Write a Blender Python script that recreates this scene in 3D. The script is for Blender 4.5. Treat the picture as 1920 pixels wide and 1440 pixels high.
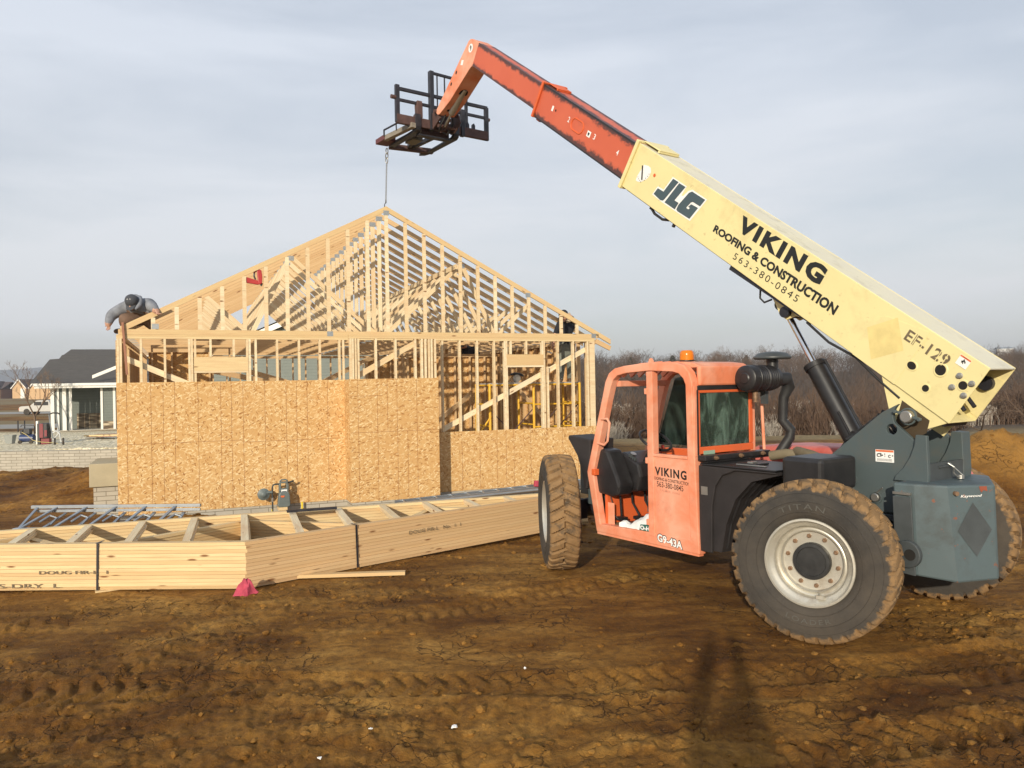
import bpy, math, random
import numpy as np
from mathutils import Vector, Matrix
R=math.radians
random.seed(7); rng=np.random.default_rng(11)
S=bpy.context.scene; COL=S.collection
for o in list(bpy.data.objects): bpy.data.objects.remove(o)
# ---------------------------------------------------------------- camera
CH=2.15; RHO=R(1.0)
cd=bpy.data.cameras.new('camera'); cd.sensor_width=36; cd.lens=27.0; cd.clip_start=.05; cd.clip_end=9000
cam=bpy.data.objects.new('camera',cd); COL.objects.link(cam); S.camera=cam
rgt=Vector((math.cos(RHO),0,-math.sin(RHO))); upv=Vector((math.sin(RHO),0,math.cos(RHO)))
m=Matrix.Identity(4)
for i in range(3): m[i][0]=rgt[i]; m[i][1]=upv[i]; m[i][2]=(0,-1,0)[i]
m[2][3]=CH; cam.matrix_world=m
# ---------------------------------------------------------------- light
SUN_EL=R(16.5); SAZ=R(15)      # light travels towards (sin, cos) of SAZ
ld=bpy.data.lights.new('sun','SUN'); ld.energy=4.3; ld.angle=R(.8); ld.color=(1,.90,.73)
sun=bpy.data.objects.new('sun',ld); COL.objects.link(sun)
d=Vector((math.sin(SAZ)*math.cos(SUN_EL),math.cos(SAZ)*math.cos(SUN_EL),-math.sin(SUN_EL)))
sun.rotation_euler=d.to_track_quat('-Z','Y').to_euler(); sun.location=(-6,-10,12)
W=bpy.data.worlds.new('World'); S.world=W; W.use_nodes=True
wt=W.node_tree; wn=wt.nodes; wl=wt.links; wn.clear()
out=wn.new('ShaderNodeOutputWorld'); bg=wn.new('ShaderNodeBackground')
sky=wn.new('ShaderNodeTexSky'); sky.sky_type='NISHITA'; sky.sun_disc=False; sky.sun_elevation=SUN_EL
sky.sun_rotation=math.pi+SAZ; sky.air_density=1.0; sky.dust_density=1.6
tc=wn.new('ShaderNodeTexCoord'); mp=wn.new('ShaderNodeMapping'); mp.inputs['Scale'].default_value=(1.1,1.6,5.5); mp.inputs['Rotation'].default_value=(0,R(9),0)
nz=wn.new('ShaderNodeTexNoise'); nz.inputs['Scale'].default_value=1.35; nz.inputs['Detail'].default_value=6; nz.inputs['Roughness'].default_value=.52; nz.inputs['Distortion'].default_value=.35
rp=wn.new('ShaderNodeMapRange'); rp.inputs[1].default_value=.38; rp.inputs[2].default_value=.60; rp.inputs[3].default_value=.66; rp.inputs[4].default_value=.97
mx=wn.new('ShaderNodeMix'); mx.data_type='RGBA'
# cloud deck brightness: slightly darker overhead, pale near the horizon
sp=wn.new('ShaderNodeSeparateXYZ'); cr=wn.new('ShaderNodeValToRGB')
e=cr.color_ramp.elements; e[0].position=0.0; e[0].color=(7.6,7.7,7.95,1); e[1].position=.75; e[1].color=(5.6,6.5,8.0,1)
e2=cr.color_ramp.elements.new(.16); e2.color=(8.0,8.3,8.75,1)
e3=cr.color_ramp.elements.new(.36); e3.color=(7.6,8.15,9.05,1)
wl.new(tc.outputs['Generated'],mp.inputs[0]); wl.new(mp.outputs[0],nz.inputs[0]); wl.new(nz.outputs[0],rp.inputs[0])
wl.new(tc.outputs['Generated'],sp.inputs[0]); wl.new(sp.outputs[2],cr.inputs[0])
wl.new(rp.outputs[0],mx.inputs[0]); wl.new(sky.outputs[0],mx.inputs[6]); wl.new(cr.outputs[0],mx.inputs[7])
wl.new(mx.outputs[2],bg.inputs[0]); bg.inputs[1].default_value=.1; wl.new(bg.outputs[0],out.inputs[0])
S.view_settings.view_transform='Standard'; S.view_settings.look='None'; S.view_settings.exposure=0; S.view_settings.gamma=1
S.cycles.max_bounces=6; S.cycles.transparent_max_bounces=16

# ---------------------------------------------------------------- materials
class N:
    def __init__(s,name):
        s.m=bpy.data.materials.new(name); s.m.use_nodes=True; s.t=s.m.node_tree; s.t.nodes.clear()
        s.o=s.t.nodes.new('ShaderNodeOutputMaterial'); s.b=s.t.nodes.new('ShaderNodeBsdfPrincipled')
        s.t.links.new(s.b.outputs[0],s.o.inputs[0])
    def n(s,k,**kw):
        x=s.t.nodes.new('ShaderNode'+k)
        for a,v in kw.items():
            if a in('i',):
                for q,w in v.items():
                    x.inputs[q].default_value=w
            else: setattr(x,a,v)
        return x
    def l(s,a,b): s.t.links.new(a,b)
    def obj(s): return s.n('TexCoord').outputs['Object']
    def noise(s,vec,scale,detail=4,rough=.55,dist=0,dim='3D'):
        x=s.n('TexNoise',i={'Scale':scale,'Detail':detail,'Roughness':rough,'Distortion':dist}); s.l(vec,x.inputs['Vector']); return x.outputs[0]
    def map(s,vec,scale=(1,1,1),rot=(0,0,0),loc=(0,0,0)):
        x=s.n('Mapping'); x.inputs['Scale'].default_value=scale; x.inputs['Rotation'].default_value=rot; x.inputs['Location'].default_value=loc; s.l(vec,x.inputs[0]); return x.outputs[0]
    def ramp(s,fac,stops,interp='LINEAR'):
        x=s.n('ValToRGB'); x.color_ramp.interpolation=interp; el=x.color_ramp.elements
        for k,(p,c) in enumerate(stops):
            q=el[k] if k<2 else el.new(p)
            q.position=p; q.color=tuple(c)+(1,) if len(c)==3 else c
        s.l(fac,x.inputs[0]); return x.outputs[0]
    def mix(s,f,a,b,mode='MIX'):
        x=s.n('Mix',data_type='RGBA',blend_type=mode)
        for v,i in ((f,0),(a,6),(b,7)):
            if isinstance(v,(int,float)): x.inputs[i].default_value=v
            elif isinstance(v,(tuple,list)): x.inputs[i].default_value=tuple(v)+(1,) if len(v)==3 else v
            else: s.l(v,x.inputs[i])
        return x.outputs[2]
    def math(s,op,a,b=0,c=0):
        x=s.n('Math',operation=op)
        for v,i in ((a,0),(b,1),(c,2)):
            if isinstance(v,(int,float)): x.inputs[i].default_value=v
            else: s.l(v,x.inputs[i])
        return x.outputs[0]
    def attr(s,name): return s.n('Attribute',attribute_name=name)
    def bump(s,h,st=.3,dist=.01):
        x=s.n('Bump',i={'Strength':st,'Distance':dist}); s.l(h,x.inputs['Height']); s.l(x.outputs[0],s.b.inputs['Normal'])
    def fin(s,col,rough=.6,metal=0,spec=None):
        for v,k in ((col,'Base Color'),(rough,'Roughness'),(metal,'Metallic')):
            if isinstance(v,(int,float)): s.b.inputs[k].default_value=v
            elif isinstance(v,(tuple,list)): s.b.inputs[k].default_value=tuple(v)+(1,) if len(v)==3 else v
            else: s.l(v,s.b.inputs[k])
        if spec is not None: s.b.inputs['Specular IOR Level'].default_value=spec
        return s.m
def plain(name,col,rough=.6,metal=0,var=.12,scale=6,bump=0,spec=None):
    s=N(name); v=s.obj(); f=s.noise(v,scale,5,.6)
    c=s.mix(f,tuple(x*(1-var*1.6) for x in col),tuple(min(1,x*(1+var*1.6)) for x in col))
    if bump: s.bump(s.noise(v,scale*12,4),bump,.004)
    return s.fin(c,rough,metal,spec)
def wood(name,a,b,knot=(.22,.10,.04),rough=.75):
    # grain runs along the u of each board; every board has its own tone
    s=N(name); oi=s.n('ObjectInfo').outputs['Random']; uv0=s.n('UVMap',uv_map='UVMap').outputs[0]; cb=s.n('CombineXYZ'); s.l(s.math('MULTIPLY',oi,37.0),cb.inputs[0]); s.l(s.math('MULTIPLY',oi,91.0),cb.inputs[1])
    va=s.n('VectorMath',operation='ADD'); s.l(uv0,va.inputs[0]); s.l(cb.outputs[0],va.inputs[1]); uv=va.outputs[0]
    r=s.math('FRACT',s.math('ADD',s.attr('rnd').outputs['Fac'],s.math('MULTIPLY',oi,7.7)))
    g=s.noise(s.map(uv,(1.2,26,1)),2.2,5,.6,.6)
    g2=s.noise(s.map(uv,(.8,6,1)),1.5,3,.5,.4)
    c=s.mix(s.math('MULTIPLY',r,1.0),a,b)
    c=s.mix(s.ramp(g,[(.35,(0,0,0)),(.7,(1,1,1))]),c,s.mix(.45,c,(.52,.32,.15)))
    c=s.mix(s.ramp(g2,[(.45,(0,0,0)),(.75,(.6,.6,.6))]),c,(.60,.38,.20))
    vo=s.n('TexVoronoi',feature='F1',i={'Scale':1.0,'Randomness':1}); s.l(s.map(uv,(2.4,9,1)),vo.inputs['Vector'])
    k=s.ramp(vo.outputs['Distance'],[(.07,(1,1,1)),(.16,(0,0,0))])
    c=s.mix(k,c,knot)
    s.bump(g,.15,.002)
    return s.fin(c,rough,0,.25)
M={}
M['pine']=wood('pine_lumber',(.74,.59,.33),(.62,.44,.22))
M['pine_pale']=wood('pale_pine_lumber',(.82,.72,.50),(.72,.58,.36))
M['pine_red']=wood('fir_lumber',(.68,.48,.26),(.58,.38,.19))
def barkm(name,col,sc=2):
    s=N(name); f=s.noise(s.obj(),sc,5); q=s.n('ObjectInfo').outputs['Random']
    c=s.mix(f,tuple(x*.6 for x in col),tuple(x*1.4 for x in col)); c=s.mix(s.ramp(q,[(0,(0,)*3),(1,(.75,)*3)]),c,(col[0]*1.9,col[1]*1.75,col[2]*1.65)); return s.fin(c,.9,0,.1)
def osb(name,dark=1.0):
    s=N(name); v=s.obj()
    base=s.noise(v,3.0,4,.6); big=s.noise(v,.8,3,.6)
    c=s.mix(base,(.52*dark,.30*dark,.115*dark),(.66*dark,.43*dark,.19*dark))
    hgt=None
    for k,(ang,sc,asp) in enumerate(((14,9.5,4.2),(-32,10.5,4.0),(58,12,3.6),(-70,13,3.2),(-8,11,4.4),(33,12,4))):
        vv=s.map(s.map(v,(1,1,1),(0,R(ang),0),(k*3.1,k*1.7,k*5.3)),(sc,sc,sc*asp))
        vo=s.n('TexVoronoi',feature='F1',i={'Scale':1.0,'Randomness':1}); s.l(vv,vo.inputs['Vector'])
        cs=s.n('SeparateColor'); s.l(vo.outputs['Color'],cs.inputs[0])
        on=s.math('GREATER_THAN',cs.outputs[0],.62); inn=s.ramp(vo.outputs['Distance'],[(.30,(1,1,1)),(.48,(0,0,0))])
        f=s.math('MULTIPLY',on,inn)
        chip=s.ramp(cs.outputs[1],[(0,(.26*dark,.11*dark,.030*dark)),(.28,(.46*dark,.235*dark,.080*dark)),(.62,(.66*dark,.45*dark,.21*dark)),(1,(.84*dark,.68*dark,.40*dark))])
        c=s.mix(s.math('MULTIPLY',f,.92),c,chip)
        hgt=f if hgt is None else s.math('ADD',hgt,s.math('MULTIPLY',f,cs.outputs[2]))
    c=s.mix(s.ramp(big,[(.35,(.20,.20,.20)),(.7,(0,0,0))]),c,(.50*dark,.25*dark,.08*dark))
    s.bump(hgt,.35,.003)
    return s.fin(c,.8,0,.2)
M['osb']=osb('strand_board')
def paint(name,col,dirt=(.20,.11,.05),amount=.35,rough=.42,fade=None,grime_scale=2.2,chips=None):
    s=N(name); v=s.obj()
    f=s.noise(v,1.3,5,.6); c=s.mix(f,tuple(x*.86 for x in col),tuple(min(1,x*1.1) for x in col))
    if fade: c=s.mix(s.ramp(s.noise(v,2.1,5,.65,.4),[(.36,(0.1,0.1,0.1)),(.62,(.85,.85,.85))]),c,fade)
    dn=s.noise(v,grime_scale,8,.7,.3)
    dm=s.ramp(dn,[(.52,(0,0,0)),(.80,(amount,)*3)])
    c=s.mix(dm,c,dirt)
    sc=s.noise(s.map(v,(1,1,7)),9,5,.7)
    c=s.mix(s.ramp(sc,[(.66,(0,0,0)),(.74,(amount*.9,)*3)]),c,tuple(x*.5 for x in dirt))
    if chips: c=s.mix(s.ramp(s.noise(v,16,4,.6),[(.655,(0,0,0)),(.675,(.9,)*3)]),c,chips)
    s.bump(dn,.08,.004)
    return s.fin(c,s.ramp(dn,[(.3,(rough,)*3),(.8,(min(1,rough+.35),)*3)]))
M['yellow']=paint('cream_yellow_paint',(.76,.66,.33),(.30,.22,.10),.48,.40,chips=(.60,.50,.25))
M['yellow_top']=paint('weathered_cream_paint',(.66,.62,.46),(.22,.19,.13),.60,.6,fade=(.60,.57,.47),grime_scale=3.2)
M['orange']=paint('faded_orange_paint',(.74,.20,.085),(.20,.07,.04),.34,.45,fade=(.80,.40,.27),grime_scale=2.8)
M['orange_in']=paint('deep_orange_paint',(.68,.12,.03),(.25,.10,.05),.45,.45)
def boomo():
    s=N('greasy_orange_paint'); v=s.obj(); uvn=s.attr('edge').outputs['Fac']
    c=s.mix(s.noise(v,1.5,5),(.47,.075,.032),(.64,.15,.07))
    dn=s.noise(v,7,8,.75,.6); k=s.math('ADD',uvn,s.math('MULTIPLY',s.math('SUBTRACT',dn,.5),1.5))
    g=s.ramp(k,[(.46,(0,0,0)),(.70,(.94,)*3)])
    c=s.mix(g,c,(.055,.03,.028)); 
    g2=s.ramp(s.noise(v,2.2,6,.7),[(.58,(0,0,0)),(.8,(.5,)*3)]); c=s.mix(g2,c,(.22,.06,.04))
    return s.fin(c,.5)
M['boomo']=boomo()
M['grey']=paint('slate_grey_paint',(.070,.092,.096),(.12,.095,.065),.60,.42)
M['cw']=paint('counterweight_paint',(.080,.110,.118),(.05,.042,.034),.65,.45,grime_scale=3.4,chips=(.20,.075,.04))
M['greydark']=plain('dark_grey_paint',(.055,.063,.066),.5,0,.3,5)
M['blacksteel']=plain('worn_black_steel',(.030,.030,.038),.45,.3,.6,7,.2)
M['rustysteel']=plain('rusty_steel',(.10,.055,.048),.7,.2,.45,8,.3)
M['blackpl']=plain('black_plastic',(.018,.017,.018),.42,0,.5,7,.1)
M['blackdull']=plain('dull_black_panel',(.022,.018,.018),.7,0,.5,4,.2)
M['rubber_hose']=plain('hose_rubber',(.02,.02,.021),.55,0,.4,12)
M['chrome']=plain('chrome_rod',(.72,.73,.74),.16,1,.05)
M['steel']=plain('bare_steel',(.42,.41,.38),.42,.85,.2)
M['bolt']=plain('rusty_bolt',(.24,.15,.09),.6,.5,.5,30)
M['alu']=plain('aluminium',(.36,.39,.42),.36,.75,.2,5)
M['fibre']=plain('pale_rail_face',(.55,.56,.54),.5,.1,.15,5)
M['galv']=plain('galvanised_plate',(.40,.42,.42),.45,.7,.35,60)
M['white']=plain('white_vinyl',(.82,.81,.78),.5,0,.05)
M['black']=plain('black_lettering',(.012,.013,.012),.5)
M['logo']=plain('grey_blue_lettering',(.055,.085,.10),.5)
M['stencil']=plain('stencil_lettering',(.13,.10,.06),.7,0,.7,20)
M['faint']=plain('faint_lettering',(.48,.20,.13),.7)
M['redlabel']=plain('orange_red_label',(.70,.16,.05),.5)
M['patch']=plain('old_sticker_residue',(.70,.57,.24),.6,0,.15,9)
M['hole']=plain('hole_shade',(.012,.010,.008),.9)
M['rim']=paint('silver_rim_paint',(.60,.57,.49),(.20,.13,.07),.75,.28,grime_scale=5)
M['rim'].node_tree.nodes['Principled BSDF'].inputs['Metallic'].default_value=.6
M['amber']=N('amber_lens').fin((.85,.25,.01),.2); M['amber'].node_tree.nodes['Principled BSDF'].inputs['Transmission Weight'].default_value=.35
def glassm(name,col,mixf):
    s=N(name); tr=s.n('BsdfTransparent'); tr.inputs[0].default_value=col+(1,); gl=s.n('BsdfGlossy'); gl.inputs['Roughness'].default_value=.03
    df=s.n('BsdfDiffuse'); df.inputs[0].default_value=(.30,.44,.36,1)
    a=s.n('MixShader'); fr=s.n('Fresnel'); fr.inputs[0].default_value=1.5; s.l(fr.outputs[0],a.inputs[0]); s.l(tr.outputs[0],a.inputs[1]); s.l(gl.outputs[0],a.inputs[2])
    b=s.n('MixShader'); k=s.ramp(s.noise(s.map(s.obj(),(1,1,.35)),7,7,.7,.8),[(.45,(mixf*.3,)*3),(.75,(mixf*2.4,)*3)]); s.l(k,b.inputs[0]); s.l(a.outputs[0],b.inputs[1]); s.l(df.outputs[0],b.inputs[2])
    s.l(b.outputs[0],s.o.inputs[0]); return s.m
M['glass']=glassm('dusty_green_glass',(.46,.66,.54),.22)
M['glassc']=glassm('clear_dusty_glass',(.62,.72,.66),.05)
def tyre():
    s=N('muddy_tyre_rubber'); v=s.obj(); m_=s.attr('tread').outputs['Fac']
    base=s.mix(s.noise(v,5,6,.6),(.022,.021,.021),(.055,.052,.047))
    mud=s.mix(s.noise(v,9,6,.7),(.15,.085,.035),(.36,.22,.10))
    k=s.math('ADD',m_,s.math('MULTIPLY',s.math('SUBTRACT',s.noise(v,7,8,.75,.4),.5),2.6))
    f=s.ramp(k,[(.58,(0,0,0)),(1.12,(.92,)*3)])
    dust=s.ramp(s.noise(v,2.5,5,.6),[(.35,(.05,)*3),(.75,(.32,)*3)])
    c=s.mix(dust,base,(.16,.12,.08)); c=s.mix(f,c,mud)
    s.bump(s.noise(v,26,5,.7),.5,.01); return s.fin(c,.85,0,.3)
M['tyre']=tyre()
def dirt():
    s=N('trodden_clay'); v=s.obj()
    big=s.noise(v,.33,5,.6,.5); mid=s.noise(s.map(v,(.6,1.6,1)),1.6,8,.68,.5); fine=s.noise(v,13,8,.72); grit=s.noise(v,60,4,.7)
    c=s.ramp(s.math('ADD',s.math('MULTIPLY',big,.55),s.math('MULTIPLY',mid,.45)),[(.38,(.075,.026,.003)),(.46,(.165,.069,.010)),(.53,(.275,.130,.024)),(.62,(.44,.235,.055))])
    c=s.mix(s.ramp(fine,[(.34,(.6,)*3),(.58,(0,)*3)]),c,(.055,.026,.009))
    c=s.mix(s.ramp(grit,[(.60,(0,)*3),(.78,(.5,)*3)]),c,(.44,.26,.09))
    # height from the mesh: crests are drier and paler
    h=s.attr('dry').outputs['Fac']; c=s.mix(s.ramp(h,[(.55,(0,)*3),(1,(.42,)*3)]),c,(.38,.20,.050))
    g=s.attr('grass').outputs['Fac']; gc=s.ramp(s.noise(v,5,7,.7),[(.3,(.13,.095,.045)),(.55,(.25,.18,.085)),(.75,(.33,.25,.13))]); c=s.mix(g,c,gc)
    q=s.attr('gravel').outputs['Fac']; vo=s.n('TexVoronoi',i={'Scale':13.}); s.l(v,vo.inputs['Vector']); cs=s.n('SeparateColor'); s.l(vo.outputs['Color'],cs.inputs[0])
    qc=s.ramp(cs.outputs[0],[(0,(.55,.46,.28)),(.5,(.82,.71,.48)),(1,(.95,.85,.64))]); qc=s.mix(s.ramp(vo.outputs['Distance'],[(.4,(0,)*3),(.75,(.6,)*3)]),qc,(.22,.19,.13)); c=s.mix(q,c,qc)
    rd=s.attr('road').outputs['Fac']; c=s.mix(rd,c,s.mix(s.noise(v,2,5),(.30,.28,.25),(.38,.36,.32)))
    wd=s.attr('litter').outputs['Fac']; c=s.mix(wd,c,s.ramp(s.noise(v,.9,7,.7),[(.3,(.050,.034,.022)),(.6,(.10,.068,.042)),(.8,(.15,.105,.065))]))
    wv=s.n('VectorMath',operation='ADD'); s.l(v,wv.inputs[0]); nn=s.n('TexNoise',i={'Scale':3.0,'Detail':5}); s.l(v,nn.inputs['Vector']); sc_=s.n('VectorMath',operation='SCALE'); sc_.inputs['Scale'].default_value=.55; s.l(nn.outputs['Color'],sc_.inputs[0]); s.l(sc_.outputs[0],wv.inputs[1])
    ve=s.n('TexVoronoi',feature='DISTANCE_TO_EDGE',i={'Scale':4.2}); s.l(s.map(wv.outputs[0],(1,1.7,1)),ve.inputs['Vector']); ck=s.ramp(ve.outputs['Distance'],[(.0,(1,)*3),(.045,(0,)*3)])
    ck=s.math('MULTIPLY',ck,s.ramp(s.noise(v,1.1,4,.6),[(.48,(0,)*3),(.60,(1,)*3)]))
    near_=s.math('SUBTRACT',1.0,s.math('MAXIMUM',g,s.math('MAXIMUM',q,s.math('MAXIMUM',rd,wd)))); ck=s.math('MULTIPLY',ck,near_); c=s.mix(s.math('MULTIPLY',ck,.75),c,(.035,.016,.006))  # shadow lines of the cracks painted dark into the clay colour
    hh=s.math('ADD',s.math('MULTIPLY',ck,-.9),s.math('MULTIPLY',mid,.6)) if False else s.math('ADD',s.math('SUBTRACT',s.math('MULTIPLY',mid,.6),s.math('MULTIPLY',ck,.5)),s.math('ADD',s.math('MULTIPLY',fine,.5),s.math('MULTIPLY',grit,.12)))
    s.bump(hh,.8,.045); return s.fin(c,.9,0,.2)
M['dirt']=dirt()
def concrete(name,brick=None,col=(.50,.46,.38)):
    s=N(name); v=s.obj(); c=s.mix(s.noise(v,3,7,.65),tuple(x*.72 for x in col),tuple(x*1.12 for x in col))
    if brick:
        b=s.n('TexBrick',i={'Scale':1.0,'Mortar Size':.008,'Brick Width':.30,'Row Height':brick,'Bias':0,'Mortar Smooth':.4}); b.offset=.5
        sx=s.n('SeparateXYZ'); s.l(v,sx.inputs[0]); cb=s.n('CombineXYZ'); s.l(sx.outputs[0],cb.inputs[0]); s.l(sx.outputs[2],cb.inputs[1]); s.l(cb.outputs[0],b.inputs['Vector'])
        b.inputs['Color1'].default_value=(1,1,1,1); b.inputs['Color2'].default_value=(.86,.86,.86,1); b.inputs['Mortar'].default_value=(.45,.43,.4,1)
        c=s.mix(1.0,c,b.outputs[0],'MULTIPLY'); s.bump(b.outputs['Fac'],-.7,.01)
    else: s.bump(s.noise(v,14,5),.2,.005)
    return s.fin(c,.85,0,.2)
M['conc']=concrete('cast_concrete'); M['brickconc']=concrete('brick_pattern_concrete',.082)
M['conc2']=concrete('wall_cap_concrete',None,(.44,.39,.27))
def siding(name,col,h=.15):
    s=N(name); v=s.obj(); sx=s.n('SeparateXYZ'); s.l(v,sx.inputs[0]); w=s.math('FRACT',s.math('DIVIDE',sx.outputs[2],h))
    c=s.mix(s.ramp(w,[(.0,(.75,)*3),(.10,(0,)*3)]),s.mix(s.noise(v,2,4),tuple(x*.9 for x in col),tuple(x*1.1 for x in col)),tuple(x*.45 for x in col))
    s.bump(w,.5,.01); return s.fin(c,.6)
M['siding']=siding('green_grey_siding',(.155,.175,.155)); M['siding2']=siding('batten_siding',(.13,.15,.14),9)
M['trim']=plain('white_trim',(.78,.76,.70),.5,0,.05)
def shingle():
    s=N('asphalt_shingles'); v=s.obj(); b=s.n('TexBrick',i={'Scale':1.0,'Mortar Size':.006,'Brick Width':.33,'Row Height':.11}); s.l(s.n('UVMap',uv_map='UVMap').outputs[0],b.inputs['Vector'])
    b.inputs['Color1'].default_value=(.075,.068,.058,1); b.inputs['Color2'].default_value=(.125,.11,.092,1); b.inputs['Mortar'].default_value=(.04,.036,.03,1)
    c=s.mix(s.noise(v,6,5),b.outputs[0],(.09,.08,.07)); return s.fin(c,.9)
M['shingle']=shingle()
def stone():
    s=N('stacked_stone'); v=s.obj(); vo=s.n('TexVoronoi',i={'Scale':1.}); s.l(s.map(v,(2.6,2.6,9)),vo.inputs['Vector']); cs=s.n('SeparateColor'); s.l(vo.outputs['Color'],cs.inputs[0])
    c=s.ramp(cs.outputs[0],[(0,(.16,.11,.07)),(.5,(.36,.27,.17)),(1,(.55,.46,.32))]); c=s.mix(s.ramp(vo.outputs['Distance'],[(.42,(0,)*3),(.7,(.8,)*3)]),c,(.07,.05,.035)); return s.fin(c,.9)
M['stone']=stone()
M['bark']=barkm('bare_bark',(.095,.070,.052)); M['tyretext']=plain('dusty_raised_rubber',(.085,.08,.07),.85)
M['woodbark']=plain('wood_mass_bark',(.085,.062,.048),.9,0,.55,.06)
M['barkpale']=plain('pale_bark',(.50,.44,.36),.9,0,.3,2)
M['barkbrown']=plain('brown_twigs',(.135,.082,.052),.9,0,.45,.4)
M['evergreen']=plain('evergreen_needles',(.060,.058,.045),.9,0,.4,1)
M['brickred']=plain('tan_brick',(.30,.16,.11),.85,0,.2,3); M['roofbrown']=plain('brown_roof',(.10,.07,.065),.9)
M['tanw']=plain('tan_siding',(.58,.38,.20),.8); M['white_p']=plain('white_car_paint',(.52,.50,.46),.3)
M['skin']=plain('skin',(.50,.28,.19),.6,0,.1); M['hoodie']=plain('grey_hoodie_fabric',(.21,.22,.245),.9,0,.45,9,1.0)
M['brownpants']=plain('brown_work_trousers',(.17,.105,.07),.9,0,.3,14,.3); M['blackcloth']=plain('black_fleece',(.016,.017,.022),.95,0,.4,10)
M['camo']=plain('camouflage_trousers',(.12,.13,.11),.9,0,1.2,11); M['boot']=plain('boot_leather',(.10,.06,.035),.7)
M['cap']=plain('charcoal_cap',(.055,.058,.068),.85,0,.3,30); M['tancap']=plain('tan_hood',(.55,.44,.30),.9)
M['glove']=plain('glove',(.05,.05,.055),.8); M['red']=plain('nailer_red',(.42,.035,.03),.4,0,.2); M['pink']=plain('pink_mesh_cloth',(.42,.05,.085),.8,0,.3,20)
M['scaff']=plain('scaffold_yellow_paint',(.80,.42,.03),.45,0,.25,9); M['deckm']=plain('scaffold_deck',(.42,.40,.37),.5,.4)
M['blue']=plain('compressor_blue',(.04,.06,.14),.4); M['tub']=plain('grey_tub_plastic',(.26,.27,.25),.6)
M['bag']=plain('white_bag',(.80,.80,.76),.55,0,.06,5,.4); M['baggreen']=plain('green_print',(.03,.13,.10),.6)
M['meter']=plain('meter_grey',(.12,.145,.14),.5,0,.15,12); M['gaspipe']=plain('dark_pipe',(.035,.04,.038),.5); M['hosey']=plain('air_hose_rubber',(.42,.34,.14),.6); M['genred']=plain('dusty_red_cover',(.20,.035,.04),.6); M['yell']=plain('valve_yellow',(.80,.62,.05),.5)
M['tyvek']=plain('redwood_board',(.33,.15,.09),.8); M['metbldg']=plain('white_metal_building',(.75,.74,.72),.5)
M['bluehill']=plain('far_woods',(.085,.10,.14),.95,0,.3,.01)  # blue haze of distance painted into the hill colour

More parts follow.
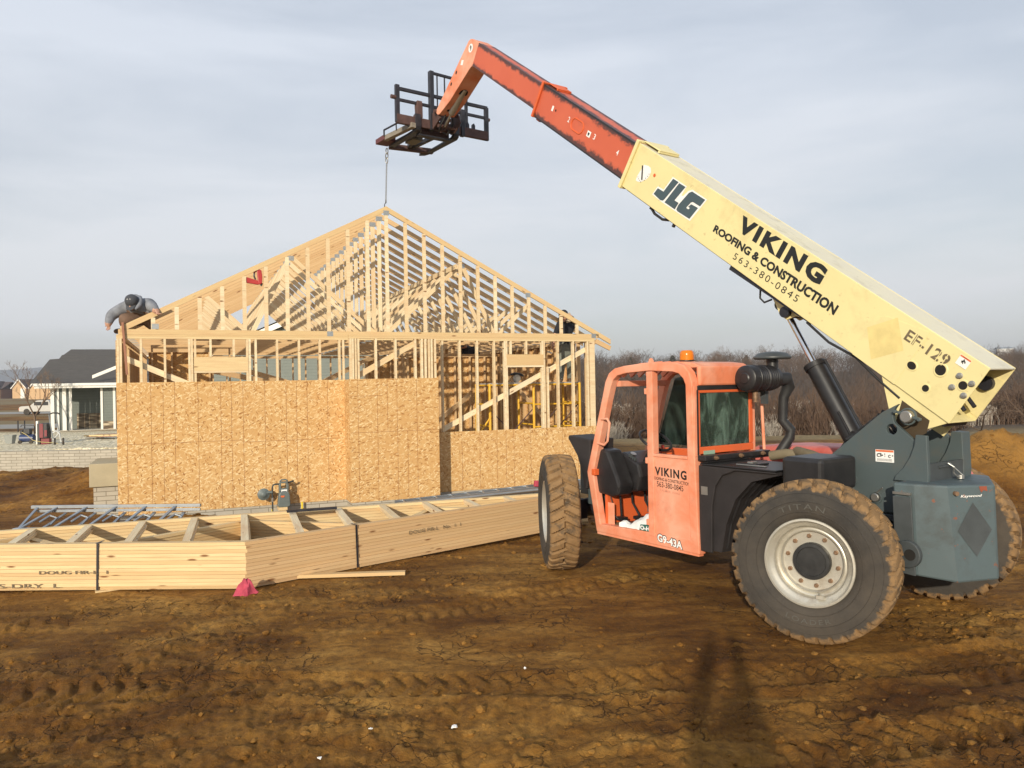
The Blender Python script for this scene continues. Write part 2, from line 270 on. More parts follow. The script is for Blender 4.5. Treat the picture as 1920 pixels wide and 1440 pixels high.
# ---------------------------------------------------------------- mesh builder
class MB:
    def __init__(s): s.v=[];s.f=[];s.uv=[];s.r=[];s.mi=[]
    def face(s,ids,uv=None,r=.5,mi=0):
        s.f.append(tuple(ids)); s.uv.append(uv or [(0,0)]*len(ids)); s.r.append(r); s.mi.append(mi)
    def hexa(s,P,r=None,uvs=None,mi=0):
        # P: 8 points, 0-3 one end ring, 4-7 other end ring
        b=len(s.v); s.v+= [tuple(p) for p in P]; r=random.random() if r is None else r
        L=(Vector(P[4])-Vector(P[0])).length; a=(Vector(P[1])-Vector(P[0])).length; c=(Vector(P[2])-Vector(P[1])).length
        u0=random.random()*40; v0=random.random()*40
        for k,(i,j,w,vo) in enumerate(((0,1,a,0),(1,2,c,a),(2,3,a,a+c),(3,0,c,2*a+c))):
            s.face((b+i,b+j,b+4+j,b+4+i),[(u0,v0+vo),(u0,v0+vo+w),(u0+L,v0+vo+w),(u0+L,v0+vo)],r,mi)
        s.face((b+3,b+2,b+1,b),[(u0,v0+9),(u0+.01,v0+9),(u0+.01,v0+9+c),(u0,v0+9+c)],r,mi); s.face((b+4,b+5,b+6,b+7),[(u0,v0+9),(u0+.01,v0+9),(u0+.01,v0+9+c),(u0,v0+9+c)],r,mi)
        return s
    def beam(s,p,q,w,h,up=(0,0,1),r=None,mi=0):
        p=Vector(p);q=Vector(q);a=(q-p).normalized(); up=Vector(up)
        sd=a.cross(up)
        if sd.length<1e-4: sd=a.cross(Vector((1,0,0)))
        sd.normalize(); u=sd.cross(a).normalized(); sd*=w/2; u*=h/2
        return s.hexa([p-sd-u,p+sd-u,p+sd+u,p-sd+u,q-sd-u,q+sd-u,q+sd+u,q-sd+u],r,mi=mi)
    def box(s,a,b,r=None,mi=0):
        x0,y0,z0=a;x1,y1,z1=b
        if x1<x0:x0,x1=x1,x0
        if y1<y0:y0,y1=y1,y0
        if z1<z0:z0,z1=z1,z0
        return s.hexa([(x0,y0,z0),(x0,y1,z0),(x0,y1,z1),(x0,y0,z1),(x1,y0,z0),(x1,y1,z0),(x1,y1,z1),(x1,y0,z1)],r,mi=mi)
    def tube(s,pts,rad,n=8,cap=True,r=None,mi=0):
        pts=[Vector(p) for p in pts]; r=random.random() if r is None else r
        if not isinstance(rad,(list,tuple)): rad=[rad]*len(pts)
        t0=(pts[1]-pts[0]).normalized(); u=t0.orthogonal().normalized(); rings=[]; L=0
        for k,p in enumerate(pts):
            t=(pts[min(k+1,len(pts)-1)]-pts[max(k-1,0)]).normalized()
            u=(u-t*u.dot(t)); u=u.normalized() if u.length>1e-6 else t.orthogonal().normalized(); w=t.cross(u); b=len(s.v)
            for j in range(n):
                a=2*math.pi*j/n; s.v.append(tuple(p+(u*math.cos(a)+w*math.sin(a))*rad[k]))
            rings.append(b)
        for k in range(len(rings)-1):
            for j in range(n):
                s.face((rings[k]+j,rings[k]+(j+1)%n,rings[k+1]+(j+1)%n,rings[k+1]+j),None,r,mi)
        if cap:
            s.face([rings[0]+j for j in range(n)][::-1],None,r,mi); s.face([rings[-1]+j for j in range(n)],None,r,mi)
        return s
    def lathe(s,prof,o,ax,n=32,mi=0,r=.5):
        # prof: list of (radius, distance along the axis)
        o=Vector(o);ax=Vector(ax).normalized();u=ax.orthogonal().normalized();w=ax.cross(u);rings=[]
        for (rad,h) in prof:
            b=len(s.v)
            for j in range(n):
                a=2*math.pi*j/n; s.v.append(tuple(o+ax*h+(u*math.cos(a)+w*math.sin(a))*max(rad,1e-4)))
            rings.append(b)
        for k in range(len(rings)-1):
            for j in range(n): s.face((rings[k]+j,rings[k]+(j+1)%n,rings[k+1]+(j+1)%n,rings[k+1]+j),None,r,mi)
        return s
    def prism(s,poly,fn,d0,d1,mi=0,r=.5):
        # poly in 2d, fn(a,b,d)->3d
        n=len(poly); b=len(s.v)
        for d in (d0,d1):
            for p in poly: s.v.append(tuple(fn(p[0],p[1],d)))
        for j in range(n): s.face((b+j,b+(j+1)%n,b+n+(j+1)%n,b+n+j),None,r,mi)
        s.face([b+j for j in range(n)][::-1],[poly[j] for j in range(n)][::-1],r,mi); s.face([b+n+j for j in range(n)],[poly[j] for j in range(n)],r,mi)
        return s
    def build(s,name,mat,parent=None,bev=0,smooth=False,loc=None):
        me=bpy.data.meshes.new(name); me.from_pydata(s.v,[],s.f)
        uv=me.uv_layers.new(name='UVMap'); fl=[c for f in s.uv for q in f for c in q[:2]]; uv.data.foreach_set('uv',fl)
        a=me.attributes.new('rnd','FLOAT','FACE'); a.data.foreach_set('value',s.r)
        for mt in (mat if isinstance(mat,(list,tuple)) else [mat]): me.materials.append(mt)
        me.polygons.foreach_set('material_index',s.mi)
        if smooth: me.polygons.foreach_set('use_smooth',[True]*len(s.f))
        me.update(); o=bpy.data.objects.new(name,me); COL.objects.link(o)
        import bmesh as _b
        bm=_b.new(); bm.from_mesh(me); _b.ops.recalc_face_normals(bm,faces=bm.faces); bm.to_mesh(me); bm.free()
        if smooth:
            try: me.set_sharp_from_angle(angle=R(38))
            except Exception: pass
        if bev:
            md=o.modifiers.new('bevel','BEVEL'); md.width=bev; md.segments=2; md.limit_method='ANGLE'; md.angle_limit=R(40)
        if parent is not None: o.parent=parent
        if loc: o.location=loc
        return o
def tag(o,label=None,cat=None,group=None,kind=None):
    for k,v in (('label',label),('category',cat),('group',group),('kind',kind)):
        if v: o[k]=v
    return o
def empty(name,loc=(0,0,0),rz=0,parent=None):
    o=bpy.data.objects.new(name,None); COL.objects.link(o); o.location=loc; o.rotation_euler=(0,0,rz)
    if parent: o.parent=parent
    return o
def copy_tree(o,parent=None):
    c=o.copy(); COL.objects.link(c)
    if parent is not None: c.parent=parent
    for ch in list(o.children): copy_tree(ch,c)
    return c
def text2d(txt,bold=0.0,space=1.0,shear=0,wscale=1):
    cu=bpy.data.curves.new('t','FONT'); cu.body=txt; cu.size=1; cu.offset=bold; cu.space_character=space; cu.shear=shear; cu.fill_mode='FRONT'; cu.resolution_u=3
    o=bpy.data.objects.new('t',cu); COL.objects.link(o); dg=bpy.context.evaluated_depsgraph_get(); me=o.evaluated_get(dg).to_mesh()
    v=[(p.co.x,p.co.y) for p in me.vertices]; f=[tuple(p.vertices) for p in me.polygons]; o.evaluated_get(dg).to_mesh_clear(); bpy.data.objects.remove(o); bpy.data.curves.remove(cu)
    x0=min(p[0] for p in v);x1=max(p[0] for p in v);y0=min(p[1] for p in v);y1=max(p[1] for p in v)
    return [((p[0]-x0)/(x1-x0),(p[1]-y0)/(y1-y0)) for p in v],f
def put_text(mb,txt,fn,bold=0.0,space=1.0,mi=0,shear=0):
    # fn(u,v)->3d with u,v in 0..1
    v,f=text2d(txt,bold,space,shear); b=len(mb.v); mb.v+=[tuple(fn(*p)) for p in v]
    for q in f: mb.face([b+i for i in q],None,.5,mi)
def quadfn(TL,TR,BL,fn3):  # 2d corners
    def g(u,v): return fn3(BL[0]+(TR[0]-TL[0])*u+(TL[0]-BL[0])*v, BL[1]+(TR[1]-TL[1])*u+(TL[1]-BL[1])*v)
    return g
def smooth_mesh_obj(o,levels=1):
    return o

# ---------------------------------------------------------------- noise
def _h(ix,iy,seed):
    n=(ix.astype(np.int64)*374761393+iy.astype(np.int64)*668265263+seed*1442695041)&0xffffffff
    n=((n^(n>>13))*1274126177)&0xffffffff; return ((n^(n>>16))&0xffff)/65535.0
def vn(x,y,seed=0):
    ix=np.floor(x);iy=np.floor(y);fx=x-ix;fy=y-iy;ux=fx*fx*fx*(fx*(fx*6-15)+10);uy=fy*fy*fy*(fy*(fy*6-15)+10)
    a=_h(ix,iy,seed);b=_h(ix+1,iy,seed);c=_h(ix,iy+1,seed);d_=_h(ix+1,iy+1,seed)
    return (a+(b-a)*ux)+((c+(d_-c)*ux)-(a+(b-a)*ux))*uy
def fbm(x,y,sc,oc=4,seed=0,g=.5,ridge=False):
    t=0;a=1;n=0
    for k in range(oc):
        q=vn(x*sc+k*17.3,y*sc-k*9.1,seed+k)
        if ridge: q=1-np.abs(2*q-1)
        t=t+a*q;n+=a;a*=g;sc*=2.03
    return t/n
def sstep(a,b,x): t=np.clip((x-a)/(b-a),0,1); return t*t*(3-2*t)
def base_z(x,y):
    x=np.asarray(x,float);y=np.asarray(y,float)
    az=x/np.maximum(y,1)
    left=np.interp(y,[0,9,13,24,27,42,95,150,300,600,1500,4000],[0,0,-.10,-.1,-.1,0,-.65,-.3,-.1,-6,-20,-40])
    pad=sstep(21.72,21.92,y)*(1-sstep(-5.2,-4.6,x))*(1-sstep(27,40,y)); left=left+pad*.55
    right=np.interp(y,[0,9,13,34,46,75,120,200,270,600,4000],[0,0,-.05,-.35,-2.6,-7,-5,1.0,4.5,-2,-40])
    w=sstep(-.02,.08,az)
    z=left*(1-w)+right*w
    return z+1.9*sstep(.47,.62,az)*sstep(34,48,y)*(1-sstep(60,95,y))
def ground_z(x,y):
    z=base_z(x,y)
    z=z+1.0*np.exp(-(((x-8.4)/1.5)**2+((y-13.9)/1.1)**2))+.85*np.exp(-(((x-10.6)/1.6)**2+((y-14.2)/1.3)**2))+.4*np.exp(-(((x-6.9)/.9)**2+((y-13.9)/.8)**2))
    z=z+(.30+.5*(fbm(x,y,1.3,4,14)-.5))*np.exp(-(((x+11)/3.6)**2+((y-19.0)/2.6)**2))+.62*np.exp(-(((x+8.6)/1.2)**2+((y-17.4)/1.9)**2))+.22*np.exp(-(((x+5.0)/2.2)**2+((y-12.2)/.35)**2))
    return z

# ---------------------------------------------------------------- ground
VO=Vector((3.32,6.93,0)); VTH=R(34.5)
vf=Vector((-math.sin(VTH),math.cos(VTH),0)); vl=Vector((-math.cos(VTH),-math.sin(VTH),0))
def make_ground():
    nr,nc=760,900
    ys=1.0*np.exp(np.linspace(0,math.log(330/1.0),nr)); ts=np.linspace(-1,1,nc); tx=1.05*ts+.35*ts**3
    Y,T=np.meshgrid(ys,tx,indexing='ij'); X=T*(Y+.8)
    base=ground_z(X,Y); z=base.copy()
    near=1-sstep(24,50,Y)
    work=near
    lump=fbm(X,Y,.55,4,3)-.5; z+=lump*.10*work
    cl=fbm(X,Y,3.1,5,21,.55); cr2=fbm(X,Y,1.3,5,31,.5,True)
    rough=sstep(.42,.60,fbm(X,Y,.45,3,77))        # where the clay is churned
    d=np.zeros_like(z)
    d+=(cl-.5)*.046*(.35+.8*rough)
    d+=np.maximum(0,fbm(X,Y,7.5,4,41,.6)-.58)*.12*(.1+rough)
    d+=-np.maximum(0,cr2-.80)*.16*(.3+rough)
    d+=(fbm(X,Y,16,4,51,.65)-.5)*.030*(.4+rough)
    # broken crust edges
    st=fbm(X+.3*cl,Y*1.8,1.9,4,91,.5); fr_=(st*7)%1; d+=np.where(fr_<.5,fr_*.022,(1-fr_)*.022)*rough
    # wheel ruts with cleat prints
    def rut(p0,p1,wd,ph,depth=.022,tr=.034):
        nonlocal d
        ax,ay=p1[0]-p0[0],p1[1]-p0[1]; L=math.hypot(ax,ay); ax/=L; ay/=L
        t=(X-p0[0])*ax+(Y-p0[1])*ay; s_=(X-p0[0])*(-ay)+(Y-p0[1])*ax+.18*np.sin(t*.7+ph)
        inside=(sstep(-.2,.2,t)*(1-sstep(L-.2,L+.2,t)))*(1-sstep(wd*.5,wd*.5+.05,np.abs(s_)))
        chev=((t+np.sign(s_)*.07-np.abs(s_)*.45)/.155)%1; bar=sstep(.0,.12,chev)*(1-sstep(.55,.7,chev))
        shoulder=np.exp(-((np.abs(s_)-wd*.5-.07)/.05)**2)*(sstep(-.2,.2,t)*(1-sstep(L-.2,L+.2,t)))
        msk=.45+.55*sstep(.38,.6,fbm(X,Y,1.2,3,int(ph*10)+5))
        d=d*(1-.6*inside)+(-depth*inside+bar*tr*inside*msk+shoulder*.014)
    rut((5.3,4.9),(1.5,4.3),.34,.3); rut((6.8,5.9),(3.1,5.6),.34,1.1); rut((5.6,3.4),(-.6,3.9),.36,2.2); rut((4.2,6.0),(-3.6,5.2),.34,3.0,.025,.03)
    rut((1.7,9.0),(-1.8,6.4),.34,4.4,.02,.025); rut((9.5,8.2),(4.6,6.4),.36,5.1); rut((10,10.5),(5.2,8.3),.36,.8)
    z+=d*work
    z-=.45*np.exp(-(((X+4.2)/1.0)**2+((Y-4.55)/.55)**2))*.35
    z+=.16*np.exp(-(((X+3.3)/.7)**2+((Y-4.0)/.35)**2))+.12*np.exp(-(((X+.35)/.5)**2+((Y-3.75)/.25)**2))
    # keep the ground under the truss stack, wheels and house flat enough
    def press(cx,cy,rx,ry,zz,a=1.0):
        nonlocal z
        k=np.exp(-(((X-cx)/rx)**4+((Y-cy)/ry)**4))*a; z=z*(1-k)+np.minimum(z,zz)*k
    for lx,ly in ((0,1.03),(3.27,1.15),(0,-1.03),(3.27,-1.03)):
        p=VO+vf*lx+vl*ly; press(p.x,p.y,.55,.55,-.005)
    hx,hy=X+6.634,Y-12.9; s_=hx*math.cos(R(23))+hy*math.sin(R(23)); o_=-hx*math.sin(R(23))+hy*math.cos(R(23))
    k=sstep(-.5,-.1,s_)*(1-sstep(9.2,9.5,s_))*sstep(-.9,-.6,o_)*(1-sstep(10,10.5,o_)); z=z*(1-k)+np.minimum(z,-.12)*k
    # truss stack footprint
    ux,uy=-math.sin(R(19.5)),math.cos(R(19.5)); t=(X+2.87)*math.cos(R(19.5))+(Y-8.2)*math.sin(R(19.5)); q=(X+2.87)*ux+(Y-8.2)*uy
    k=(1-sstep(5.2,5.6,np.abs(t)))*sstep(-.25,.0,q)*(1-sstep(2.4,2.7,q)); z=z*(1-k)+np.minimum(z,.0)*k
    dry=sstep(.0,.05,d+ (fbm(X,Y,5,3,61)-.5)*.03)*near; dry=np.maximum(dry,1.6*np.exp(-(((X-9.4)/2.6)**2+((Y-14.0)/1.5)**2))); z+=(fbm(X,Y,2.3,5,71,.6)-.5)*.35*np.exp(-(((X-9.4)/2.6)**2+((Y-14.0)/1.5)**2))
    az=X/np.maximum(Y,1)
    grass=np.maximum(sstep(27,33,Y+ (fbm(X,Y,.3,3,8)-.5)*8)*sstep(.0,.15,az),sstep(44,52,Y)*(1-sstep(-.1,.0,az))*sstep(.42,.5,fbm(X,Y,.04,3,5)))
    grass=np.maximum(grass,sstep(17,21,Y+(fbm(X,Y,.5,3,18)-.5)*4)*sstep(.5,.6,az))
    gravel=sstep(21.72,21.9,Y)*(1-sstep(-5.2,-4.8,X))*(1-sstep(40,44,Y))
    road=(sstep(47,47.6,Y)*(1-sstep(56,56.8,Y)))*(1-sstep(-5,-3,X))+(sstep(99,100,Y)*(1-sstep(108,109,Y)))*(1-sstep(-5,-3,X)); road=np.clip(road,0,1)
    litter=sstep(38,44,Y)*sstep(-.02,.06,az)
    V=np.stack([X,Y,z],-1).reshape(-1,3)
    i=np.arange(nr-1)[:,None]*nc+np.arange(nc-1)[None]; F=np.stack([i,i+1,i+nc+1,i+nc],-1).reshape(-1,4)
    me=bpy.data.meshes.new('ground'); me.vertices.add(len(V)); me.vertices.foreach_set('co',V.ravel()); me.loops.add(F.size); me.loops.foreach_set('vertex_index',F.ravel().astype(np.int32))
    me.polygons.add(len(F)); me.polygons.foreach_set('loop_start',np.arange(0,F.size,4,dtype=np.int32)); me.update(calc_edges=True)
    me.polygons.foreach_set('use_smooth',np.ones(len(F),bool))
    for nm,a in (('dry',dry),('grass',grass),('gravel',gravel),('road',road),('litter',litter)):
        at=me.attributes.new(nm,'FLOAT','POINT'); at.data.foreach_set('value',np.clip(a,0,1).ravel().astype(np.float32))
    me.materials.append(M['dirt']); o=bpy.data.objects.new('ground',me); COL.objects.link(o); tag(o,kind='structure')
    return ys,tx,z
ys_,tx_,zz_=make_ground()
def gz(x,y):
    # height of the finished ground
    if y<1.1: return 0.
    i=np.searchsorted(ys_,y)-1; t=x/(y+.8); j=np.searchsorted(tx_,t)-1
    i=min(max(i,0),len(ys_)-2); j=min(max(j,0),len(tx_)-2)
    return float(zz_[i:i+2,j:j+2].mean())
# wide coarse land around the detailed sheet, a little lower, reaching the horizon
def outer_land():
    rs=np.concatenate([np.array([0,1.5,4,9,20,45,90,150,250]),np.geomspace(320,6000,26)]); an=np.linspace(0,2*math.pi,193)
    Rr,A=np.meshgrid(rs,an[:-1],indexing='ij'); X=Rr*np.sin(A); Y=Rr*np.cos(A)
    z=base_z(X,np.maximum(Y,0)); z=np.where(Y<0,-.02*Rr.clip(0,300)*.2,z)-.35-.02*np.minimum(Rr,100)
    z=np.where(Rr<5,-.3,z)
    far=sstep(700,1500,Rr); z=z*(1-far)+far*(-30+62*fbm(np.sin(A)*3+5,np.cos(A)*3+5,1.6,4,66)*(1-sstep(2500,4000,Rr)*.2))
    n=len(an)-1; V=np.stack([X,Y,z],-1).reshape(-1,3); F=[]
    for i in range(len(rs)-1):
        for j in range(n): F.append((i*n+j,i*n+(j+1)%n,(i+1)*n+(j+1)%n,(i+1)*n+j))
    me=bpy.data.meshes.new('land'); me.from_pydata(V.tolist(),[],F); me.validate()
    for nm,a in (('dry',0),('grass',1),('gravel',0),('road',0),('litter',None)):
        at=me.attributes.new(nm,'FLOAT','POINT'); v=np.full(len(V),0. if a is None else float(a)); 
        if a is None: v=sstep(260,420,Rr).ravel()
        at.data.foreach_set('value',v.astype(np.float32))
    me.materials.append(M['dirt']); me.polygons.foreach_set('use_smooth',np.ones(len(me.polygons),bool)); o=bpy.data.objects.new('land',me); COL.objects.link(o); tag(o,kind='structure')
outer_land()
# distant blue hills
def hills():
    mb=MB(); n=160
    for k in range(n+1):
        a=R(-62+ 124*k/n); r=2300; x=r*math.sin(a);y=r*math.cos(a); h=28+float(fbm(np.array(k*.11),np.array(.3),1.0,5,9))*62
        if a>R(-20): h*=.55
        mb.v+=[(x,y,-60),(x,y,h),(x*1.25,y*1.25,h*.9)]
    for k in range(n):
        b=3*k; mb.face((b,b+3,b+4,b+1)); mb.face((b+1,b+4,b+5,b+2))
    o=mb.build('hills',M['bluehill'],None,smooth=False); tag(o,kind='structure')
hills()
# loose clods, uncountable
def clods():
    import bmesh
    bm=bmesh.new(); bmesh.ops.create_icosphere(bm,subdivisions=1,radius=1); bv=np.array([v.co[:] for v in bm.verts]); bf=np.array([[v.index for v in f.verts] for f in bm.faces]); bm.free()
    n=3300; V=[];F=[];k=0
    rr=rng.random(n*4)
    for i in range(n*3):
        y=2.6*math.exp(rng.random()*math.log(6.5)); x=(rng.random()*2-1)*(.78*y+.4)
        if fbm(np.array(x),np.array(y),.45,3,77)<.47 and rng.random()<.75: continue
        s_=(.006+.022*rng.random()**3.2)*(1+.10*y)*.62
        if rng.random()<.015: s_*=2.2
        z=gz(x,y); sc=np.array([s_*(1+.6*rng.random()),s_*(1+.3*rng.random()),s_*(.55+.3*rng.random())]); a=rng.random()*6.28
        v=bv*(1+.38*(rng.random((len(bv),1))-.5))*sc; c,s1=math.cos(a),math.sin(a)
        V.append(np.stack([v[:,0]*c-v[:,1]*s1+x,v[:,0]*s1+v[:,1]*c+y,v[:,2]+z+s_*.15],1)); F.append(bf+k*len(bv)); k+=1
        if k>=n: break
    V=np.concatenate(V);F=np.concatenate(F)
    me=bpy.data.meshes.new('dirt_clods'); me.from_pydata(V.tolist(),[],F.tolist())
    at=me.attributes.new('dry','FLOAT','POINT'); at.data.foreach_set('value',np.repeat(rng.random(k),len(bv)).astype(np.float32))
    me.materials.append(M['dirt']); o=bpy.data.objects.new('dirt_clods',me); COL.objects.link(o)
    tag(o,'loose clods of brown clay scattered over the churned ground','dirt',kind='stuff')
clods()

# ---------------------------------------------------------------- framed house
PSI=R(23); HP=Vector((-6.634,12.9,0)); hw=Vector((math.cos(PSI),math.sin(PSI),0)); hn=Vector((-math.sin(PSI),math.cos(PSI),0))
house=empty('framed_house',HP,PSI)       # local x along the front wall, y into the house
tag(house,'unfinished wooden framed house with strand board sheathing and open gable roof trusses','house')
HL=9.15; HD=9.3; TW=.037; TD=.085; ZT=3.03
# foundation
f=MB(); f.box((0,0,-.5),(HL,.2,.045)); f.box((0,.2,-.5),(.2,HD,.045)); f.box((HL-.2,.2,-.5),(HL,HD,.045)); f.box((3.81,-.5,-.5),(5.45,-.0,.043)); f.box((.2,HD-.2,-.5),(HL-.2,HD,.045))
f.build('foundation',M['brickconc'],house)
f=MB(); f.box((.2,.2,-.2),(HL-.2,HD-.2,.02)); f.build('floor_slab',M['conc'],house)
# sheathing sheets with chalked stud lines
def sheet(name,poly,off,axis='x',lines=(),hl=(),ztop=None):
    mb=MB()
    if axis=='x': mb.box((poly[0],off-.012,poly[1]),(poly[2],off,poly[3]))
    else: mb.box((off-.012,poly[0],poly[1]),(off,poly[2],poly[3]))
    o=mb.build(name,M['osb'],house)
    g=MB()
    for s_ in lines:
        z0,z1=(s_[1],s_[2]) if isinstance(s_,tuple) else (poly[1]+.002,poly[3]-.002); x=s_[0] if isinstance(s_,tuple) else s_
        g.box((x-.0022,off-.0145,z0),(x+.0022,off-.0122,z1))
        k=z0+.08
        while k<z1:                                        # nail heads along the stud
            g.box((x-.006+random.uniform(-.006,.006),off-.0155,k),(x+.004,off-.0122,k+.009)); k+=.145
    for z,x0,x1 in hl: g.box((x0,off-.0145,z-.003),(x1,off-.0122,z+.003))
    if lines: g.build('seam_line',plain_seam,o)
    return o
plain_seam=plain('red_brown_seam',(.30,.13,.05),.9)  # red-brown of the chalked lines and nail heads
sp_=.372; gst=[.511+i*.3712 for i in range(23)]
L1=[.511+.3712*i for i in range(-1,9)]+[.70,1.80,2.92]
sheet('wall_sheathing',(0,.046,3.80,2.285),0,'x',[x for x in L1 if .05<x<3.8],[(1.24,.0,1.98),(1.20,1.98,3.78)])
sheet('wall_sheathing',(3.788,.046,5.472,2.29),-.5,'x',[(x,.05,1.31) for x in (3.943,4.296,4.667,4.86,5.045)]+[(x,1.315,2.28) for x in (3.94,4.295,4.485,4.666,5.044)],[(1.313,3.80,5.47),(1.98,3.80,4.4)])
mb=MB(); mb.box((3.788,-.499,.046),(3.80,-.013,2.285)); mb.build('wall_sheathing',M['osb'],house)
mb=MB(); mb.box((5.46,-.499,.046),(5.472,.0,2.285)); mb.build('wall_sheathing',M['osb'],house)
sheet('wall_sheathing',(5.473,.046,HL,1.225),0,'x',[6.1,6.48,6.85,7.05,7.22,7.6,7.97,8.34,8.7],[])
mb=MB(); mb.box((0.,.001,.046),(-.012,1.05,3.0)); mb.build('side_sheathing',M['osb'],house)
mb=MB(); mb.box((0.,2.0,.046),(-.012,5.1,3.0)); mb.build('side_sheathing',M['osb'],house)
mb=MB(); mb.box((HL,.9,.046),(HL+.012,HD,3.05)); mb.build('side_sheathing',M['osb'],house)
mb=MB(); mb.box((0,HD,.046),(HL,HD+.012,2.30)); mb.build('back_sheathing',M['osb'],house)
mb=MB(); mb.box((6.2,HD-.001,2.301),(HL,HD+.012,3.02)); mb.build('back_sheathing',M['osb'],house)
# wall frames: plates as one mesh, every stud its own
def wall(name,run,studs,z0=.046,z1=ZT,off=0,double=True,axis='x',mat='pine',wd=TW,zs=None):
    mb=MB(); P=(lambda a,b,c:(a,b,c)) if axis=='x' else (lambda a,b,c:(b,a,c))
    mb.box(P(run[0],off,z0),P(run[1],off+TD,z0+.035)); mb.box(P(run[0],off,z1),P(run[1],off+TD,z1+.035))
    if double: mb.box(P(run[0],off-.001,z1+.036),P(run[1],off+TD,z1+.07))
    fr=mb.build(name,M[mat],house)
    for s_ in studs:
        m2=MB(); w_=wd
        if isinstance(s_,tuple): s_,za,zb=s_
        else: za,zb=z0+.036,z1-.001
        m2.box(P(s_-w_/2,off+.001,za),P(s_+w_/2,off+TD-.001,zb)); m2.build('stud',M['pine_pale' if mat=='pine' else mat],fr)
    return fr
front=[.02,.062,.372,.741,1.128,1.170,1.222,(1.474,2.72,ZT),(1.858,2.72,ZT),2.084,2.125,2.229,2.598,2.985,3.359,3.718,3.79]+[5.731,6.094,6.463,6.831,7.062,7.102,(7.198,2.76,ZT),(7.546,2.76,ZT),7.91,7.95,(8.03,.08,2.5),8.275,8.635,8.98]
fr=wall('front_wall_frame',(0,HL),front)
mb=MB(); mb.box((HL-.125,.0012,.082),(HL-.002,.084,ZT-.001)); mb.build('corner_post',M['pine_pale'],fr)
mb=MB(); mb.box((1.20,-.002,2.47),(2.095,.07,2.715)); mb.build('header',M['pine'],fr)
mb=MB(); mb.box((1.20,-.003,2.44),(2.095,.075,2.468)); mb.build('header',M['pine_pale'],fr)
mb=MB(); mb.box((7.10,-.002,2.53),(7.93,.07,2.755)); mb.build('header',M['pine'],fr)
mb=MB(); mb.box((7.10,-.003,2.495),(7.93,.075,2.528)); mb.build('header',M['pine_pale'],fr)
bf=wall('bump_out_frame',(3.80,5.46),[3.83,3.87,3.92,3.97,4.295,4.666,5.044,5.17,5.24,5.31,5.36,5.43],off=-.488)
def brace(p,q,nm='brace',mat='pine_pale'):
    mb=MB(); mb.beam(p,q,.035,.10,(0,0,1)); return mb.build(nm,M[mat],house)
brace((.12,.11,2.70),(1.6,.11,2.02)); brace((5.75,.11,1.27),(8.97,.11,2.86)); brace((3.9,-.37,2.31),(5.15,-.37,3.0))
mb=MB(); mb.beam((.155,-.028,2.42),(.10,-.028,3.30),.035,.04,(0,1,0)); mb.build('temporary_upright',M['tyvek'],house)
brace((4.3,.5,2.1),(4.5,1.6,2.6)); brace((3.2,2,2.0),(5.2,3.2,2.9),mat='pine_red'); brace((1.3,1.1,2.55),(2.9,1.5,2.2),mat='pine_red'); brace((1.7,1.6,2.65),(3.2,1.9,2.2),mat='pine_red')
wall('side_wall_frame',(.09,HD),[.3+.372*i for i in range(24)],axis='y',off=.002,mat='pine_red')
wall('side_wall_frame',(.09,HD),[.3+.372*i for i in range(24)],axis='y',off=HL-TD-.002,mat='pine_red')
wall('back_wall_frame',(.09,HL-.09),[.3+.372*i for i in range(24)],off=HD-TD-.002,mat='pine_red')
# inside partitions
mb=MB(); mb.box((5.75,2.60,.1),(7.9,2.612,2.80)); mb.build('partition_sheathing',M['osb'],house)
wall('partition_frame',(5.7,7.9),[5.72,6.1,6.47,6.84,7.21,7.58,7.88],off=2.51,z1=2.80,mat='pine_red')
wall('partition_frame',(.4,2.0),[.42,.8,1.17,1.54,1.95],off=3.3,z1=ZT,mat='pine_red')
mb=MB(); mb.box((.35,3.40,.1),(1.6,3.412,2.95)); mb.build('partition_sheathing',M['osb'],house)
wall('partition_frame',(3.0,8.9),[2.6+.5*i for i in range(12)],axis='y',off=6.95,z1=ZT,mat='pine_red')
brace((6.0,1.6,1.3),(7.1,2.3,1.9),mat='pine_red'); brace((6.9,2.9,2.8),(8.0,3.2,1.4),mat='pine_red'); brace((8.9,2.0,1.3),(8.95,5,2.6),mat='pine_red')
